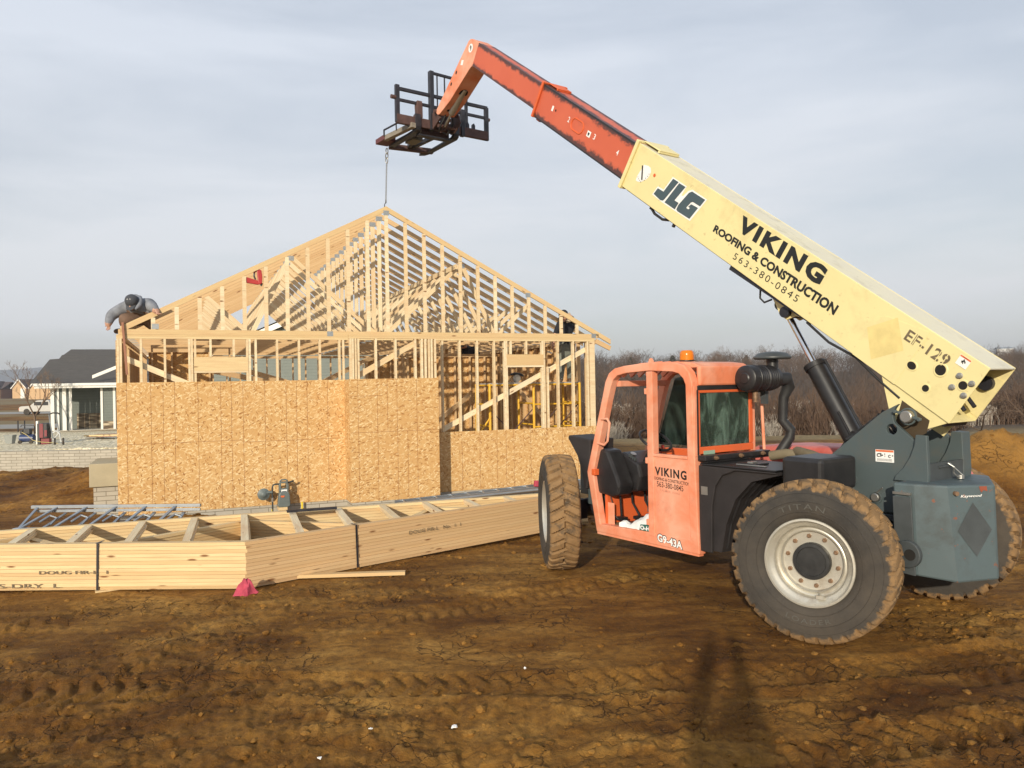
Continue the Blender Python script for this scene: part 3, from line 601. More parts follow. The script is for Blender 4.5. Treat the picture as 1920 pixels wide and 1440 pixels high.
# roof trusses
SL=.515; PK=5.60; CX_=4.65; CD=.092
ZB=ZT+.072
def topz(x): return PK-SL*abs(x-CX_)
def chords(mb,x0,x1,y,w=TW):
    cs=math.sqrt(1+SL*SL)
    for sg,xe in ((-1,x0),(1,x1)):
        za=topz(xe); mb.hexa([(CX_,y,PK-CD*cs),(CX_,y+w,PK-CD*cs),(CX_,y+w,PK),(CX_,y,PK),(xe,y,za-CD*cs),(xe,y+w,za-CD*cs),(xe,y+w,za),(xe,y,za)])
def truss(y,webs=True,tails=(.02,9.5)):
    mb=MB(); chords(mb,tails[0],tails[1],y); o=mb.build('roof_truss',M['pine_red'],house)
    mb=MB(); mb.box((.0,y,ZB),(HL,y+TW,ZB+.088)); mb.build('bottom_chord',M['pine_red'],o)
    def P(x,z): return (x,y+TW/2,z)
    zb=ZB+.045; zt=lambda x: topz(x)-.06
    w=[((CX_,zb),(CX_,zt(CX_)))]
    for sg in (-1,1):
        a=CX_+sg*1.72; b=CX_+sg*2.45; c=CX_+sg*3.25
        w+=[((CX_+sg*.06,zb),(a,zt(a))),((a,zt(a)),(b,zb)),((b,zb),(c,zt(c)))]
    for (p,q) in w:
        mb=MB(); mb.beam(P(*p),P(*q),TW-.004,.082,(0,1,0) if False else (0,0,1)); 
        mb.build('web',M['pine_pale'],o)
    g=MB()
    for (x,z) in [(CX_,PK-.12)]+[(CX_+sg*1.72,topz(1.72+CX_)-.10) for sg in (-1,1)]+[(CX_,zb),(.12,ZB+.06),(HL-.1,ZB+.06)]: g=MB(); g.box((x-.065,y-.0015,z-.045),(x+.065,y-.0002,z+.045)); g.build('nail_plate',M['galv'],o)
    return o
NTR=16
for k in range(1,NTR): truss(.02+k*.575)
# gable end truss
mb=MB(); chords(mb,.06,9.545,.0); gt=mb.build('gable_truss',M['pine'],house); tag(gt,'gable end truss with closely spaced upright studs')
mb=MB(); mb.box((.03,.0,ZB),(HL+.1,TW,ZB+.088)); mb.build('bottom_chord',M['pine'],gt)
cs_=math.sqrt(1+SL*SL)
for x in [CX_+.3712*i for i in range(-11,12)]:
    if x<.3: continue
    mb=MB(); mb.box((x-.034,.0005,ZB+.089),(x+.034,TW-.001,topz(x)-CD*cs_-.002)); mb.build('gable_stud',M['pine_pale'],gt)
g=MB()
for x,z in ((CX_,PK-.13),(.60,ZB+.14),(HL-.02,ZB+.05),(3.55,ZB+.04),(7.6,topz(7.6)-.1)): g=MB(); g.box((x-.055,-.0022,z-.045),(x+.055,-.0003,z+.045)); g.build('nail_plate',M['galv'],gt)
mb=MB(); mb.box((.09,-.05,ZB-.04),(.02,-.02,ZB+.5)); 
# lateral braces on the trusses
brace((CX_+1.5,.3,4.55),(CX_+1.5,6.5,4.55),'truss_brace'); brace((CX_-.1,.3,3.25),(CX_-.1,7.5,3.25),'truss_brace')
brace((HL+.02,.0,ZB-.06),(HL+.38,-.0,ZB-.22),'lookout_board','pine_red')

def house_pt(x,y,z): return HP+hw*x+hn*y+Vector((0,0,z))
# ---------------------------------------------------------------- concrete pier and walls on the left
pier=empty('foundation_pier',house_pt(-1.2,1.25,0),PSI); tag(pier,'short concrete foundation wall with brick pattern beside the left house corner','wall')
mb=MB(); mb.box((.70,.0,-.5),(1.19,1.3,.42)); mb.build('wall_base',M['brickconc'],pier)
mb=MB(); mb.box((.64,-.05,.421),(1.19,1.3,.84)); mb.build('wall_cap',M['conc2'],pier,bev=.01)
rw=empty('retaining_wall',(-20,21.75,0),R(-1)); tag(rw,'long low brick pattern concrete wall holding back pale gravel','wall')
mb=MB(); mb.box((0,0,-.6),(15.5,.2,.50)); mb.build('wall_face',M['brickconc'],rw)

# ---------------------------------------------------------------- trusses stacked flat
AX=Vector((math.cos(R(19.5)),math.sin(R(19.5)),0)); AN=Vector((-AX.y,AX.x,0)) # along bottom chord, away from the camera
def flat_truss(first,k):
    # apex towards the camera at the origin, bottom chord parallel to x at y=H
    H_=1.86; half=4.75; t=.0375
    root=empty('stacked_truss')
    w=.092
    def board(name,p,q,mat,wd=w,z0=.001,z1=t-.001,par=root):
        mb=MB(); mb.beam((p[0],p[1],(z0+z1)/2),(q[0],q[1],(z0+z1)/2),wd,z1-z0,(0,0,1)); return mb.build(name,M[mat],par)
    mb=MB(); a=math.atan2(H_,half); nx,ny=math.sin(a),math.cos(a)
    def ch(sg,mat):
        mb=MB(); L=math.hypot(half,H_); ca,sa=math.cos(a),math.sin(a)
        # outer edge from apex to heel, inner edge parallel
        o0=(0,0);o1=(sg*(half+.0),H_); i0=(0,w/ca); i1=(sg*(half-.0),H_+w/ca)
        mb.hexa([(o0[0],o0[1],0.0006),(i0[0],i0[1],.0006),(i0[0],i0[1],t-.0008),(o0[0],o0[1],t-.0008),(o1[0],o1[1],.0006),(i1[0],i1[1],.0006),(i1[0],i1[1],t-.0008),(o1[0],o1[1],t-.0008)])
        return mb.build('top_chord',M[mat],root)
    ch(-1,'pine'); ch(1,'pine_red')
    board('bottom_chord',(-half-.15,H_+.10),(half+.15,H_+.10),'pine')
    if k>=11:
        for i in range(-7,8):
            x=i*.60; y0=abs(x)*H_/half+.10
            if y0<H_-.05: board('web',(x,y0),(x,H_+.055),'pine_pale',.082)
    else:
        for sg in (-1,1):
            board('web',(sg*.05,H_+.05),(sg*1.75,1.75*H_/half+.10),'pine'); board('web',(sg*1.75,1.75*H_/half+.1),(sg*2.5,H_+.05),'pine'); board('web',(sg*2.5,H_+.05),(sg*3.3,3.3*H_/half+.1),'pine')
        board('web',(0,.1),(0,H_+.05),'pine')
    return root
names=['bottommost','second','third','fourth','fifth','sixth','seventh','eighth','ninth','tenth','eleventh','twelfth']
p_c=flat_truss(True,0); p_g=flat_truss(True,12)
for k in range(13):
    o=(p_c if k==0 else copy_tree(p_c)) if k<12 else p_g
    if k==11: o=copy_tree(p_g)
    o.location=Vector((-2.87,8.2,.012+.0385*k))+AX*random.uniform(-.014,.014)+AN*random.uniform(-.012,.010)
    o.rotation_euler=(0,0,R(19.5)+random.uniform(-.002,.002))
    lab='topmost truss of the flat lumber stack, its pale cross studs fully in view' if k==12 else ('truss directly beneath the topmost one in the flat stack' if k==11 else '%s pine truss counted up from the ground in the flat stack'%names[k])
    tag(o,lab,'roof truss','roof trusses stacked flat on the ground')
# steel bands holding the stack
def band(t,sg,label):
    a=math.atan2(1.86,4.75); p=Vector((-2.87,8.2,0))+AX*(sg*t*math.cos(a))+AN*(t*math.sin(a)); out=(AN*(-math.cos(a))+AX*(sg*math.sin(a)))
    dr=AX*(sg*math.cos(a))+AN*math.sin(a)
    mb=MB(); q=p+out*.012; mb.beam(q+Vector((0,0,.0)),q+Vector((0,0,.517))+dr*-.012,.022,.004,tuple(out)); 
    top=q+Vector((0,0,.519)); mb.beam(top-out*.0,top-out*.14,.022,.003,(0,0,1)); o=mb.build('strap',M['blacksteel']); tag(o,label,'strap')
band(1.62,-1,'dark strap over the stacked trusses on the yellow left side'); band(1.33,1,'dark strap over the stacked trusses on the tan right side')
# stencilled mill marks on the stack sides
def millmark(t0,t1,z0,z1,sg,txt,par):
    a=math.atan2(1.86,4.75); o_=Vector((-2.87,8.2,0)); out=(AN*(-math.cos(a))+AX*(sg*math.sin(a))); dr=AX*(sg*math.cos(a))+AN*math.sin(a)
    mb=MB()
    def fn(u,v): return o_+dr*(t0+(t1-t0)*u)+out*.019+Vector((0,0,z0+(z1-z0)*v))
    put_text(mb,txt,fn,.005); o=mb.build('mill_stamp',M['stencil']); tag(o,par,'lettering'); return o
millmark(2.05,2.85,.305,.350,1,'DOUG FIR-L   No.  1  1','black mill stamp printed on the tan side of the truss stack')
millmark(2.25,1.50,.19,.228,-1,'DOUG FIR-L  1','faded mill stamp on the yellow left side of the truss stack, upper row')
millmark(2.70,2.02,.045,.09,-1,'S-DRY  L','faded mill stamp near the ground on the yellow side of the stack')
# loose boards and cloth
mb=MB(); mb.beam((-2.95,8.58,.04),(-1.25,8.72,.03),.085,.037,(0,0,1)); tag(mb.build('loose_board',M['pine']),'loose pale board sticking out from under the right side of the truss stack','board')
mb=MB(); mb.beam((-4.5,8.22,-.004),(-3.6,8.75,-.004),.085,.034,(0,0,1)); tag(mb.build('loose_board',M['pine']),'short board end poking out under the yellow left side of the truss stack','board')
mb=MB(); mb.beam((-2.95,9.96,.55),(-2.35,10.18,.55),.04,.035,(0,0,1)); tag(mb.build('steel_bar',M['blacksteel']),'short black steel bar lying on the back edge of the truss stack','bar')
def cloth():
    mb=MB(); n=22; m_=9; c=Vector((-2.80,8.02,0)); rnd=[random.uniform(.8,1.25) for _ in range(n)]
    for i in range(m_):
        f_=i/(m_-1)
        for j in range(n):
            a=2*math.pi*j/n; rr=(.02+.105*f_**.8)*(1+.22*math.sin(a*5+f_*2))*(rnd[j]*.5+.5); zz=.165*(1-f_)**.9+.02*math.sin(a*3+i)
            mb.v.append((c.x+rr*math.cos(a)*1.0,c.y-.05+rr*math.sin(a)*.8,max(zz,.012)))
    for i in range(m_-1):
        for j in range(n): mb.face((i*n+j,i*n+(j+1)%n,(i+1)*n+(j+1)%n,(i+1)*n+j))
    mb.face(list(range(n))[::-1])
    o=mb.build('cloth',M['pink'],smooth=True); tag(o,'crumpled pink red cloth at the near corner of the truss stack','cloth')
cloth()
for (x,y,s_,lab) in ((-.40,4.85,.020,'largest white scrap on the mud in the foreground'),(-.91,4.74,.011,'tiny white scrap left of the larger one on the mud'),(.06,5.75,.009,'tiny white scrap farthest from the camera on open mud'),(-1.15,4.45,.012,'small white scrap nearest the camera on churned mud')):
    mb=MB(); z=gz(x,y)+.012; p=[(x+s_*1.3*math.cos(a)*random.uniform(.6,1.1),y+s_*math.sin(a)*random.uniform(.6,1.1),z+random.uniform(0,.012)) for a in np.linspace(0,5.4,7)]
    mb.v+=p+[(q[0],q[1],q[2]+.006) for q in p]; n=7
    for j in range(n): mb.face((j,(j+1)%n,n+(j+1)%n,n+j))
    mb.face(list(range(n))[::-1]); mb.face(list(range(n,2*n))); tag(mb.build('litter_scrap',M['white']),lab,'litter','white scraps on the mud')

# ---------------------------------------------------------------- telehandler   (x forward, y towards its left side, z up)
TEL=empty('telehandler',VO,R(90)+VTH)
tag(TEL,'orange and yellow telescopic handler with raised boom and black fork carriage','telehandler')
# --- wheels
def tyre_mesh():
    prof=[(-.125,.352),(-.150,.365),(-.172,.40),(-.186,.45),(-.190,.50),(-.184,.545),(-.178,.575),(-.174,.592),(-.170,.612),(-.163,.632),(-.150,.648),(-.135,.654),(-.11,.657),(-.085,.659),(-.06,.661),(-.04,.662),(-.02,.663),(0,.663)]
    prof=prof+[(-a,r) for a,r in prof[-2::-1]]; n=680; m_=len(prof); V=[];T=[];NL=34
    for i in range(n):
        th=2*math.pi*i/n
        for (a,r) in prof:
            rr=r; tr=0
            if r>.58:
                sg=1 if a>0 else -1; aa=abs(a)
                ph=(th*NL/(2*math.pi)+ (0 if sg>0 else .5)+ (.155-min(aa,.155))*4.2)%1
                on=min(1,max(0,(min(ph,1-ph)-.12)/.035))
                depth=.030*min(1,(r-.58)/.05); gap=0
                if aa<.018: on=0 if (th*NL/(2*math.pi)*.5)%1<.25 else on
                rr=r-depth*(1-on); tr=.35+.65*min(1,(r-.57)/.07)
            w=.0
            V.append((math.cos(th)*rr,a*(1.0),math.sin(th)*rr)); T.append(tr)
    F=[(i*m_+j,((i+1)%n)*m_+j,((i+1)%n)*m_+j+1,i*m_+j+1) for i in range(n) for j in range(m_-1)]
    me=bpy.data.meshes.new('tyre'); me.from_pydata(V,[],F); me.polygons.foreach_set('use_smooth',[True]*len(F))
    at=me.attributes.new('tread','FLOAT','POINT'); at.data.foreach_set('value',T); me.materials.append(M['tyre']); me.set_sharp_from_angle(angle=R(35)); return me
tyme=tyre_mesh()
def make_wheel(label=None):
    w=empty('wheel'); t=bpy.data.objects.new('tyre',tyme); COL.objects.link(t); t.parent=w
    if label: w['label']=label
    mb=MB()
    for r0 in (.50,.415,.565): mb.lathe([(r0,.1905-.012*abs(r0-.49)/.07),(r0+.004,.195-.012*abs(r0-.49)/.07),(r0+.008,.1905-.012*abs(r0-.49)/.07)],(0,0,0),(0,1,0),96)
    mb.build('sidewall_rib',M['tyre'],w,smooth=True)
    mb=MB()
    for txt,a0,a1 in (('TITAN',118,72),('LOADER',-112,-68)):
        def fn(u,v,a0=a0,a1=a1):
            a=R(a0+(a1-a0)*u) if a0>0 else R(a0+(a1-a0)*u); rr=(.44+.045*v) if a0>0 else (.485-.04*v); return (-math.cos(a)*rr,.1935,math.sin(a)*rr)
        put_text(mb,txt,fn,.0,1.25)
    mb.build('sidewall_lettering',M['tyretext'],w)
    mb=MB(); mb.lathe([(.345,.105),(.362,.150),(.358,.160),(.343,.162),(.335,.150),(.322,.128),(.300,.118),(.290,.100),(.285,.06),(.272,.050),(.258,.055),(.250,.068),(.243,.060),(.238,.035),(.145,.030)],(0,0,0),(0,1,0),72)
    mb.lathe([(.345,-.105),(.36,-.15),(.335,-.15),(.29,-.10),(.25,.02),(.0,.02)],(0,0,0),(0,1,0),48)
    mb.build('rim',M['rim'],w,smooth=True)
    mb=MB(); mb.lathe([(.150,.030),(.150,.075),(.146,.085),(.12,.088),(.115,.080),(.05,.082),(.0,.082)],(0,0,0),(0,1,0),40); mb.build('hub',plain('greasy_hub',(.028,.028,.028),.5,.2,.5,14),w,smooth=True)
    for k in range(10):
        a=2*math.pi*(k+.3)/10; c=(math.cos(a)*.203,.030,math.sin(a)*.203)
        mb=MB(); mb.lathe([(.019,0),(.019,.016),(.011,.017),(.011,.034),(0,.034)],c,(0,1,0),6); mb.build('bolt',M['bolt'],w)
    mb=MB(); mb.box((-.11,.118,-.285),(-.05,.140,-.255)); mb.tube([(-.08,.13,-.27),(-.085,.145,-.235)],.006); mb.build('valve_guard',M['rim'],w)
    return w
def place_wheel(x,y,steer,lab,first=None,flip=False,zz=0):
    w=make_wheel() if first is None else copy_tree(first)
    w.parent=TEL; w.location=(x,y,.655+zz); w.rotation_euler=(0,R(random.uniform(0,300)) if False else 0,R(steer+(180 if flip else 0))); w['label']=lab; return w
w0=place_wheel(0,1.03,18,'rear left wheel nearest the camera')
w1=place_wheel(3.27,1.15,-31,'front left wheel turned so its muddy tread faces the camera',w0)
for c in w1.children:
    if c.name.startswith('tyre'): c.rotation_euler=(0,R(7),0)
place_wheel(0,-1.03,16,'rear right wheel beyond the counterweight',w0,True); place_wheel(3.27,-1.1,-31,'front right wheel on the far side',w0,True)
# --- axles and chassis
for ax_ in (0,3.27):
    mb=MB(); mb.tube([(ax_,-.9,.66),(ax_,-.35,.66),(ax_,.35,.66),(ax_,.9,.66)],[.09,.14,.14,.09],12)
    for y in (-.86,.86): mb.box((ax_-.12,y-.05,.55),(ax_+.12,y+.05,.78))
    mb.build('axle',M['blacksteel'],TEL,bev=.01)
mb=MB(); mb.box((-.45,.20,.62),(3.75,.28,1.03)); mb.box((-.45,-.28,.62),(3.75,-.20,1.03)); mb.box((-.4,-.2,.66),(3.7,.2,.74)); mb.box((3.1,-.45,.75),(3.72,.45,1.12)); mb.box((.9,-.95,.50),(2.4,-.32,.9))
mb.build('chassis',M['grey'],TEL,bev=.012)
mb=MB(); mb.box((-.42,.28,.93),(.42,.345,.985)); mb.box((-.42,.28,.80),(.42,.325,.90)); mb.box((-.42,.28,.70),(.3,.31,.78)); mb.build('frame_rail',M['greydark'],TEL,bev=.006)
# --- tower plates
XZ=lambda y0:(lambda a,b,d:(a,d,b))
def rounded_arc(cx,cz,r,a0,a1,n=12): return [(cx+r*math.cos(R(a0+(a1-a0)*i/n)),cz+r*math.sin(R(a0+(a1-a0)*i/n))) for i in range(n+1)]
tower=[(.39,1.0),(.39,1.385),(.36,1.40)]+[(-.20,1.853)]+rounded_arc(-.431,1.822,.135,50,-25,12)+[(-.50,1.60),(-.43,1.42),(-.345,1.30),(-.34,1.0)]
def plate_with_hole(mb,outer,c,r,y0,y1,n=28):
    # outer polygon with a round hole cut through, bridged
    hole=[(c[0]+r*math.cos(-2*math.pi*i/n),c[1]+r*math.sin(-2*math.pi*i/n)) for i in range(n)]
    import mathutils.geometry as G
    poly=[[Vector((p[0],p[1],0)) for p in outer],[Vector((p[0],p[1],0)) for p in hole]]
    tris=G.tessellate_polygon(poly); pts=outer+hole
    for y in (y0,y1):
        b=len(mb.v); mb.v+=[(p[0],y,p[1]) for p in pts]
        for t in tris: mb.face([b+i for i in t])
    N=len(pts); no=len(outer); b=len(mb.v)-2*N
    for i in range(no): j=(i+1)%no; mb.face((b+i,b+j,b+N+j,b+N+i))
    for i in range(n): j=(i+1)%n; mb.face((b+no+i,b+no+j,b+N+no+j,b+N+no+i))
for y0,y1 in ((.285,.325),(-.29,-.25)):
    mb=MB(); plate_with_hole(mb,tower,(-.282,1.709),.046,y0,y1); mb.build('tower_plate',M['grey'],TEL,bev=.004)
mb=MB(); mb.box((-.33,-.248,1.0),(.36,.283,1.04)); mb.box((.30,-.248,1.04),(.36,.283,1.28)); mb.build('tower_floor',M['greydark'],TEL)
def boss(c,r,h,mat='steel',name='pin'):
    mb=MB(); mb.lathe([(r*1.45,0),(r*1.45,h*.35),(r*1.25,h*.4),(r*1.2,h*.4)],c,(0,1,0),28); o=mb.build(name+'_boss',M['grey'],TEL,smooth=True)
    mb=MB(); mb.lathe([(r,0),(r,h),(r*.86,h+.006),(0,h+.006)],c,(0,1,0),24); mb.build('pin_head',M[mat],o,smooth=True); return o
boss((-.431,.325,1.822),.050,.05)
mb=MB(); mb.beam((-.34,.335,1.86),(-.53,.335,1.80),.02,.055,(0,1,0)); mb.lathe([(.016,0),(.016,.03),(0,.03)],(-.335,.345,1.862),(0,1,0),6); mb.lathe([(.016,0),(.016,.03),(0,.03)],(-.535,.345,1.80),(0,1,0),6); mb.build('pin_keeper',M['grey'],TEL,bev=.004)
boss((.085,.325,1.25),.036,.02); boss((-.138,.325,1.118),.036,.03)
mb=MB(); mb.beam((.085,.33,1.25),(.075,.33,1.13),.012,.075,(0,1,0)); mb.tube([(-.15,.34,1.16),(-.21,.35,1.21)],.006); mb.build('pin_keeper',M['steel'],TEL,bev=.003)
# --- horns holding the counterweight
def horn(y0,y1):
    fr_=[(-.505,1.675),(-.49,1.58),(-.455,1.49),(-.40,1.40),(-.33,1.325),(-.315,1.285)]; bk=[(-.60,1.285),(-.605,1.35),(-.60,1.5),(-.595,1.67)]
    mb=MB(); mb.prism(fr_+bk,lambda a,b,d:(a,d,b),y0,y1); return mb.build('counterweight_horn',M['grey'],TEL,bev=.006)
horn(.325,.365); horn(-.36,-.22)
mb=MB(); mb.box((-.60,-.22,1.285),(-.57,.325,1.44)); mb.box((-.62,.0,1.40),(-.602,.20,1.415)); mb.build('horn_web',M['greydark'],TEL)
mb=MB(); mb.tube([(-.62,.08,1.43),(-.66,.06,1.40),(-.64,.03,1.35),(-.68,.05,1.32),(-.70,.0,1.315)],.006); mb.tube([(-.62,.05,1.43),(-.65,.01,1.38),(-.70,-.02,1.32)],.005); mb.lathe([(.03,0),(.03,.03),(0,.03)],(-.68,0.0,1.302),(0,0,1),12); mb.build('cable',M['steel'],TEL)
# --- counterweight
cwp=[(-.42,.575),(-.585,.555),(-.80,.465),(-1.0,.13),(-.72,-.42),(-.42,-.46)]
mb=MB(); top=[(a,b) for a,b in cwp]; n=len(top); bot=[(-.47,.56),(-.60,.535),(-.855,.435),(-1.02,.13),(-.74,-.40),(-.47,-.44)]
mb.v+=[(a,b,1.295) for a,b in top]+[(a,b,z) for (a,b),z in zip(bot,(.57,.555,.535,.55,.55,.57))]
for j in range(n): mb.face((j,(j+1)%n,n+(j+1)%n,n+j))
mb.face(range(n)); mb.face(list(range(n,2*n))[::-1]); cw=mb.build('counterweight',M['cw'],TEL,bev=.018)
def face_pt(A,B,C,D,u,v,off=.003):
    A,B,C,D=map(Vector,(A,B,C,D)); p=(A.lerp(B,u)).lerp(C.lerp(D,u),v); nrm=(B-A).cross(C-A).normalized()
    if nrm.dot(Vector((-.57,.82,0)))<0 and nrm.dot(Vector((-1,0,0)))<0: nrm=-nrm
    return p+nrm*off
fa=((-.855,.435,.535),(-1.02,.13,.55),(-.80,.465,1.295),(-1.0,.13,1.295))
mb=MB(); mb.v+=[tuple(face_pt(*fa,u,v)) for u,v in ((.50,.82),(.88,.53),(.50,.26),(.12,.53))]; mb.face((0,1,2,3)); mb.build('diamond_mark',M['greydark'],cw)
mb=MB(); put_text(mb,'Kaywood',lambda u,v:face_pt(*fa,.25+.46*u,.865+.035*v+.004*u),.01,shear=.3); mb.build('maker_lettering',M['white'],cw)
mb=MB(); mb.lathe([(.018,0),(.018,.03),(0,.03)],face_pt(*fa,.14,.92,0),(-.88,.47,0),10); mb.build('lift_pin',M['bolt'],cw)
mb=MB(); mb.v+=[tuple(face_pt(*fa,u,v,.002)) for u,v in ((.66,.985),(.82,.985),(.83,.93),(.75,.945),(.70,.92),(.67,.95))]; mb.face((0,1,2,3,4,5)); mb.build('rust_patch',plain('rust',(.24,.06,.03),.8),cw)
mb=MB(); mb.hexa([(-.445,.572,.575),(-.59,.548,.56),(-.59,.562,.56),(-.445,.587,.575),(-.435,.590,1.19),(-.575,.570,1.19),(-.575,.584,1.19),(-.435,.604,1.19)]); mb.build('side_plate',M['greydark'],cw,bev=.004)
mb=MB(); mb.box((-.57,.56,1.205),(-.43,.592,1.225)); mb.build('side_ledge',M['steel'],cw)
mb=MB(); mb.prism(rounded_arc(-.58,.735,.115,95,-75,14)+[(-.585,.62)],lambda a,b,d:(a,d,b),.57,.63) if False else None
pts=rounded_arc(-.545,.735,.11,60,300,16); mb.prism(pts,lambda a,b,d:(a,d,b),.565,.612); lo=mb.build('tow_lug',M['greydark'],cw,bev=.008)
mb=MB(); mb.lathe([(.045,0),(.045,.004),(.0,.004)],(-.575,.612,.735),(0,1,0),20); mb.build('lug_recess',M['hole'],lo)
# --- hydraulic tank box and fender between cab and rear wheel
mb=MB()
arc=[(1.29,1.30),(1.29,.50),(1.10,.50)]+[(.0+1.0*math.cos(R(a)),.68+.66*math.sin(R(a))) for a in (0,12,25,38,50,62,70)]+[(.42,1.30)]
mb.prism([(1.30,1.33),(1.30,.50),(1.15,.50),(1.14,.95),(1.10,1.14),(1.02,1.25),(.86,1.31),(.42,1.315),(.42,1.33)],lambda a,b,d:(a,d,b),.93,.955); mb.build('side_tank',M['blackdull'],TEL,bev=.008)
mb=MB(); mb.prism([(1.29,.52),(1.05,.52),(.99,.8),(.88,1.04),(.70,1.22),(.42,1.30),(.42,1.328),(1.29,1.328)],lambda a,b,d:(a,d,b),.30,.929); mb.build('wheel_arch',M['blackdull'],TEL)
for k in range(6):
    mb=MB(); y=.34+.105*k; mb.tube([(1.04,y,.55),(.985,y,.8),(.875,y,1.04),(.70,y,1.22)],.012,6); mb.build('arch_rib',M['blackpl'],TEL)
mb=MB(); mb.box((.42,.30,1.335),(1.28,.96,1.35)); mb.box((.75,.60,1.352),(.95,.80,1.37)); mb.build('fender_top',M['blackpl'],TEL,bev=.006)
mb=MB(); mb.box((.62,.80,1.352),(.95,.83,1.362)); mb.box((.80,.70,1.365),(.86,.78,1.385)); mb.build('fender_latch',M['steel'],TEL,bev=.003)
mb=MB(); mb.box((-.01,.40,1.19),(.385,.92,1.475)); mb.build('battery_box',M['blackpl'],TEL,bev=.035)
mb=MB(); mb.v+=[(1.303-.006,.9555+.002,z) for z in (0,)]; mb=MB(); mb.box((1.19,.9555,1.05),(1.27,.957,1.13)); mb.build('data_plate',M['steel'],TEL)
mb=MB(); mb.box((1.20,-.02,1.375),(1.305,.96,1.425)); mb.box((1.22,-.12,1.352),(1.30,.92,1.372)); mb.build('cab_rear_sill',M['blackpl'],TEL,bev=.006)
for y in (.83,.46,.12):
    mb=MB(); mb.lathe([(.022,0),(.022,.02),(.012,.02),(.012,.04),(0,.04)],(1.198,y,1.40),(-1,0,0),8); mb.build('sill_bolt',M['bolt'],TEL)
# --- engine hood on the right
mb=MB(); mb.prism([(1.75,.80),(1.75,1.41),(1.35,1.44),(.55,1.46),(-.15,1.40),(-.35,1.25),(-.38,.80)],lambda a,b,d:(a,d,b),-1.0,-.42); mb.build('engine_hood',paint('faded_red_hood_paint',(.50,.10,.08),(.2,.1,.06),.3,.35,fade=(.62,.22,.19)),TEL,bev=.05)
mb=MB(); mb.box((-.38,-.95,.62),(1.7,-.45,.80)); mb.build('engine_tray',M['blacksteel'],TEL)
mb=MB(); mb.tube([(1.1,-.35,1.38),(.9,-.05,1.42),(.7,.02,1.40),(.52,.05,1.35)],.055,10); mb.tube([(1.15,.05,1.37),(1.0,.0,1.40),(.8,-.1,1.38)],.05,10); mb.build('muddy_hose',plain('muddy_hose',(.16,.13,.08),.85,0,.3),TEL,smooth=True)
for k in range(5):
    mb=MB(); a=.02*k; mb.tube([(.38,.12-.07*k,1.38),(.22-a,.11-.07*k,1.62+a),(.08,.10-.07*k,1.72+1.5*a),(-.08,.10-.07*k,1.68+a),(-.2,.08-.06*k,1.55)],.016,8); mb.build('hydraulic_hose',M['rubber_hose'],TEL,smooth=True)
for k in range(4):
    mb=MB(); mb.tube([(.33,-.05+.07*k,1.45),(.18,.24-.03*k,1.60+.02*k),(.05,.22,1.66),(-.1,.2,1.60)],.014,8); mb.build('hydraulic_hose',M['rubber_hose'],TEL,smooth=True)
# --- lift cylinder
p0=Vector((.17,.0,1.42)); p1=Vector((.665,0,2.296)); p2=Vector((1.01,0,2.905)); dr=(p1-p0).normalized()
mb=MB(); mb.tube([p0,p1-dr*.05],.092,24); mb.lathe([(.092,0),(.105,.0),(.105,.05),(.06,.055),(.0,.055)],p1-dr*.05,dr,24); lc=mb.build('lift_cylinder',M['blackpl'],TEL,smooth=True)
mb=MB(); mb.tube([p1,p2],.031,20); mb.build('rod',M['chrome'],lc,smooth=True)
mb=MB(); mb.lathe([(.06,-.05),(.06,.05)],p2,(0,1,0),20); mb.build('rod_eye',M['steel'],lc,smooth=True)
q=Vector((-.105,0,.06)); mb=MB(); mb.tube([p1+q*1.0-dr*.03,p1+q-dr*.10,p0+q+dr*.1],.014,8); mb.tube([p1+q*1.0-dr*.03,p1+q*.4-dr*.02],.014,8); mb.build('cylinder_pipe',M['blackpl'],lc,smooth=True)
q=Vector((-.04,.10,.03)); mb=MB(); mb.tube([p0+q+dr*.05,p0+q+dr*.45],.010,8); mb.build('cylinder_pipe',M['blackpl'],lc,smooth=True)
# --- boom
BP=R(36.1); bt=Vector((math.cos(BP),0,math.sin(BP))); bn=Vector((-math.sin(BP),0,math.cos(BP))); BT=Vector((-1.03,0,2.206))
def bp(t,n,y): return BT+bt*t+bn*n+Vector((0,y,0))
def btube_box(mb,t0,t1,n0,n1,y0,y1,th):
    # four walls butted end to end
    def bx(ta,tb,na,nb_,ya,yb): mb.hexa([bp(ta,na,ya),bp(ta,nb_,ya),bp(ta,nb_,yb),bp(ta,na,yb),bp(tb,na,ya),bp(tb,nb_,ya),bp(tb,nb_,yb),bp(tb,na,yb)])
    bx(t0,t1,n0,n1,y1-th,y1); bx(t0,t1,n0,n1,y0,y0+th); bx(t0,t1,n0+.0015,n0+th,y0+th,y1-th)
Y1,Y0=.24,-.205
mb=MB(); btube_box(mb,0,4.70,-.545,0,Y0,Y1,.014); boom=mb.build('main_boom',M['yellow'],TEL,bev=.007)
mb=MB(); mb.hexa([bp(0,-.014,Y0+.014),bp(0,-.003,Y0+.014),bp(0,-.003,Y1-.014),bp(0,-.014,Y1-.014),bp(4.70,-.014,Y0+.014),bp(4.70,-.003,Y0+.014),bp(4.70,-.003,Y1-.014),bp(4.70,-.014,Y1-.014)]); mb.build('boom_top',M['yellow_top'],boom)
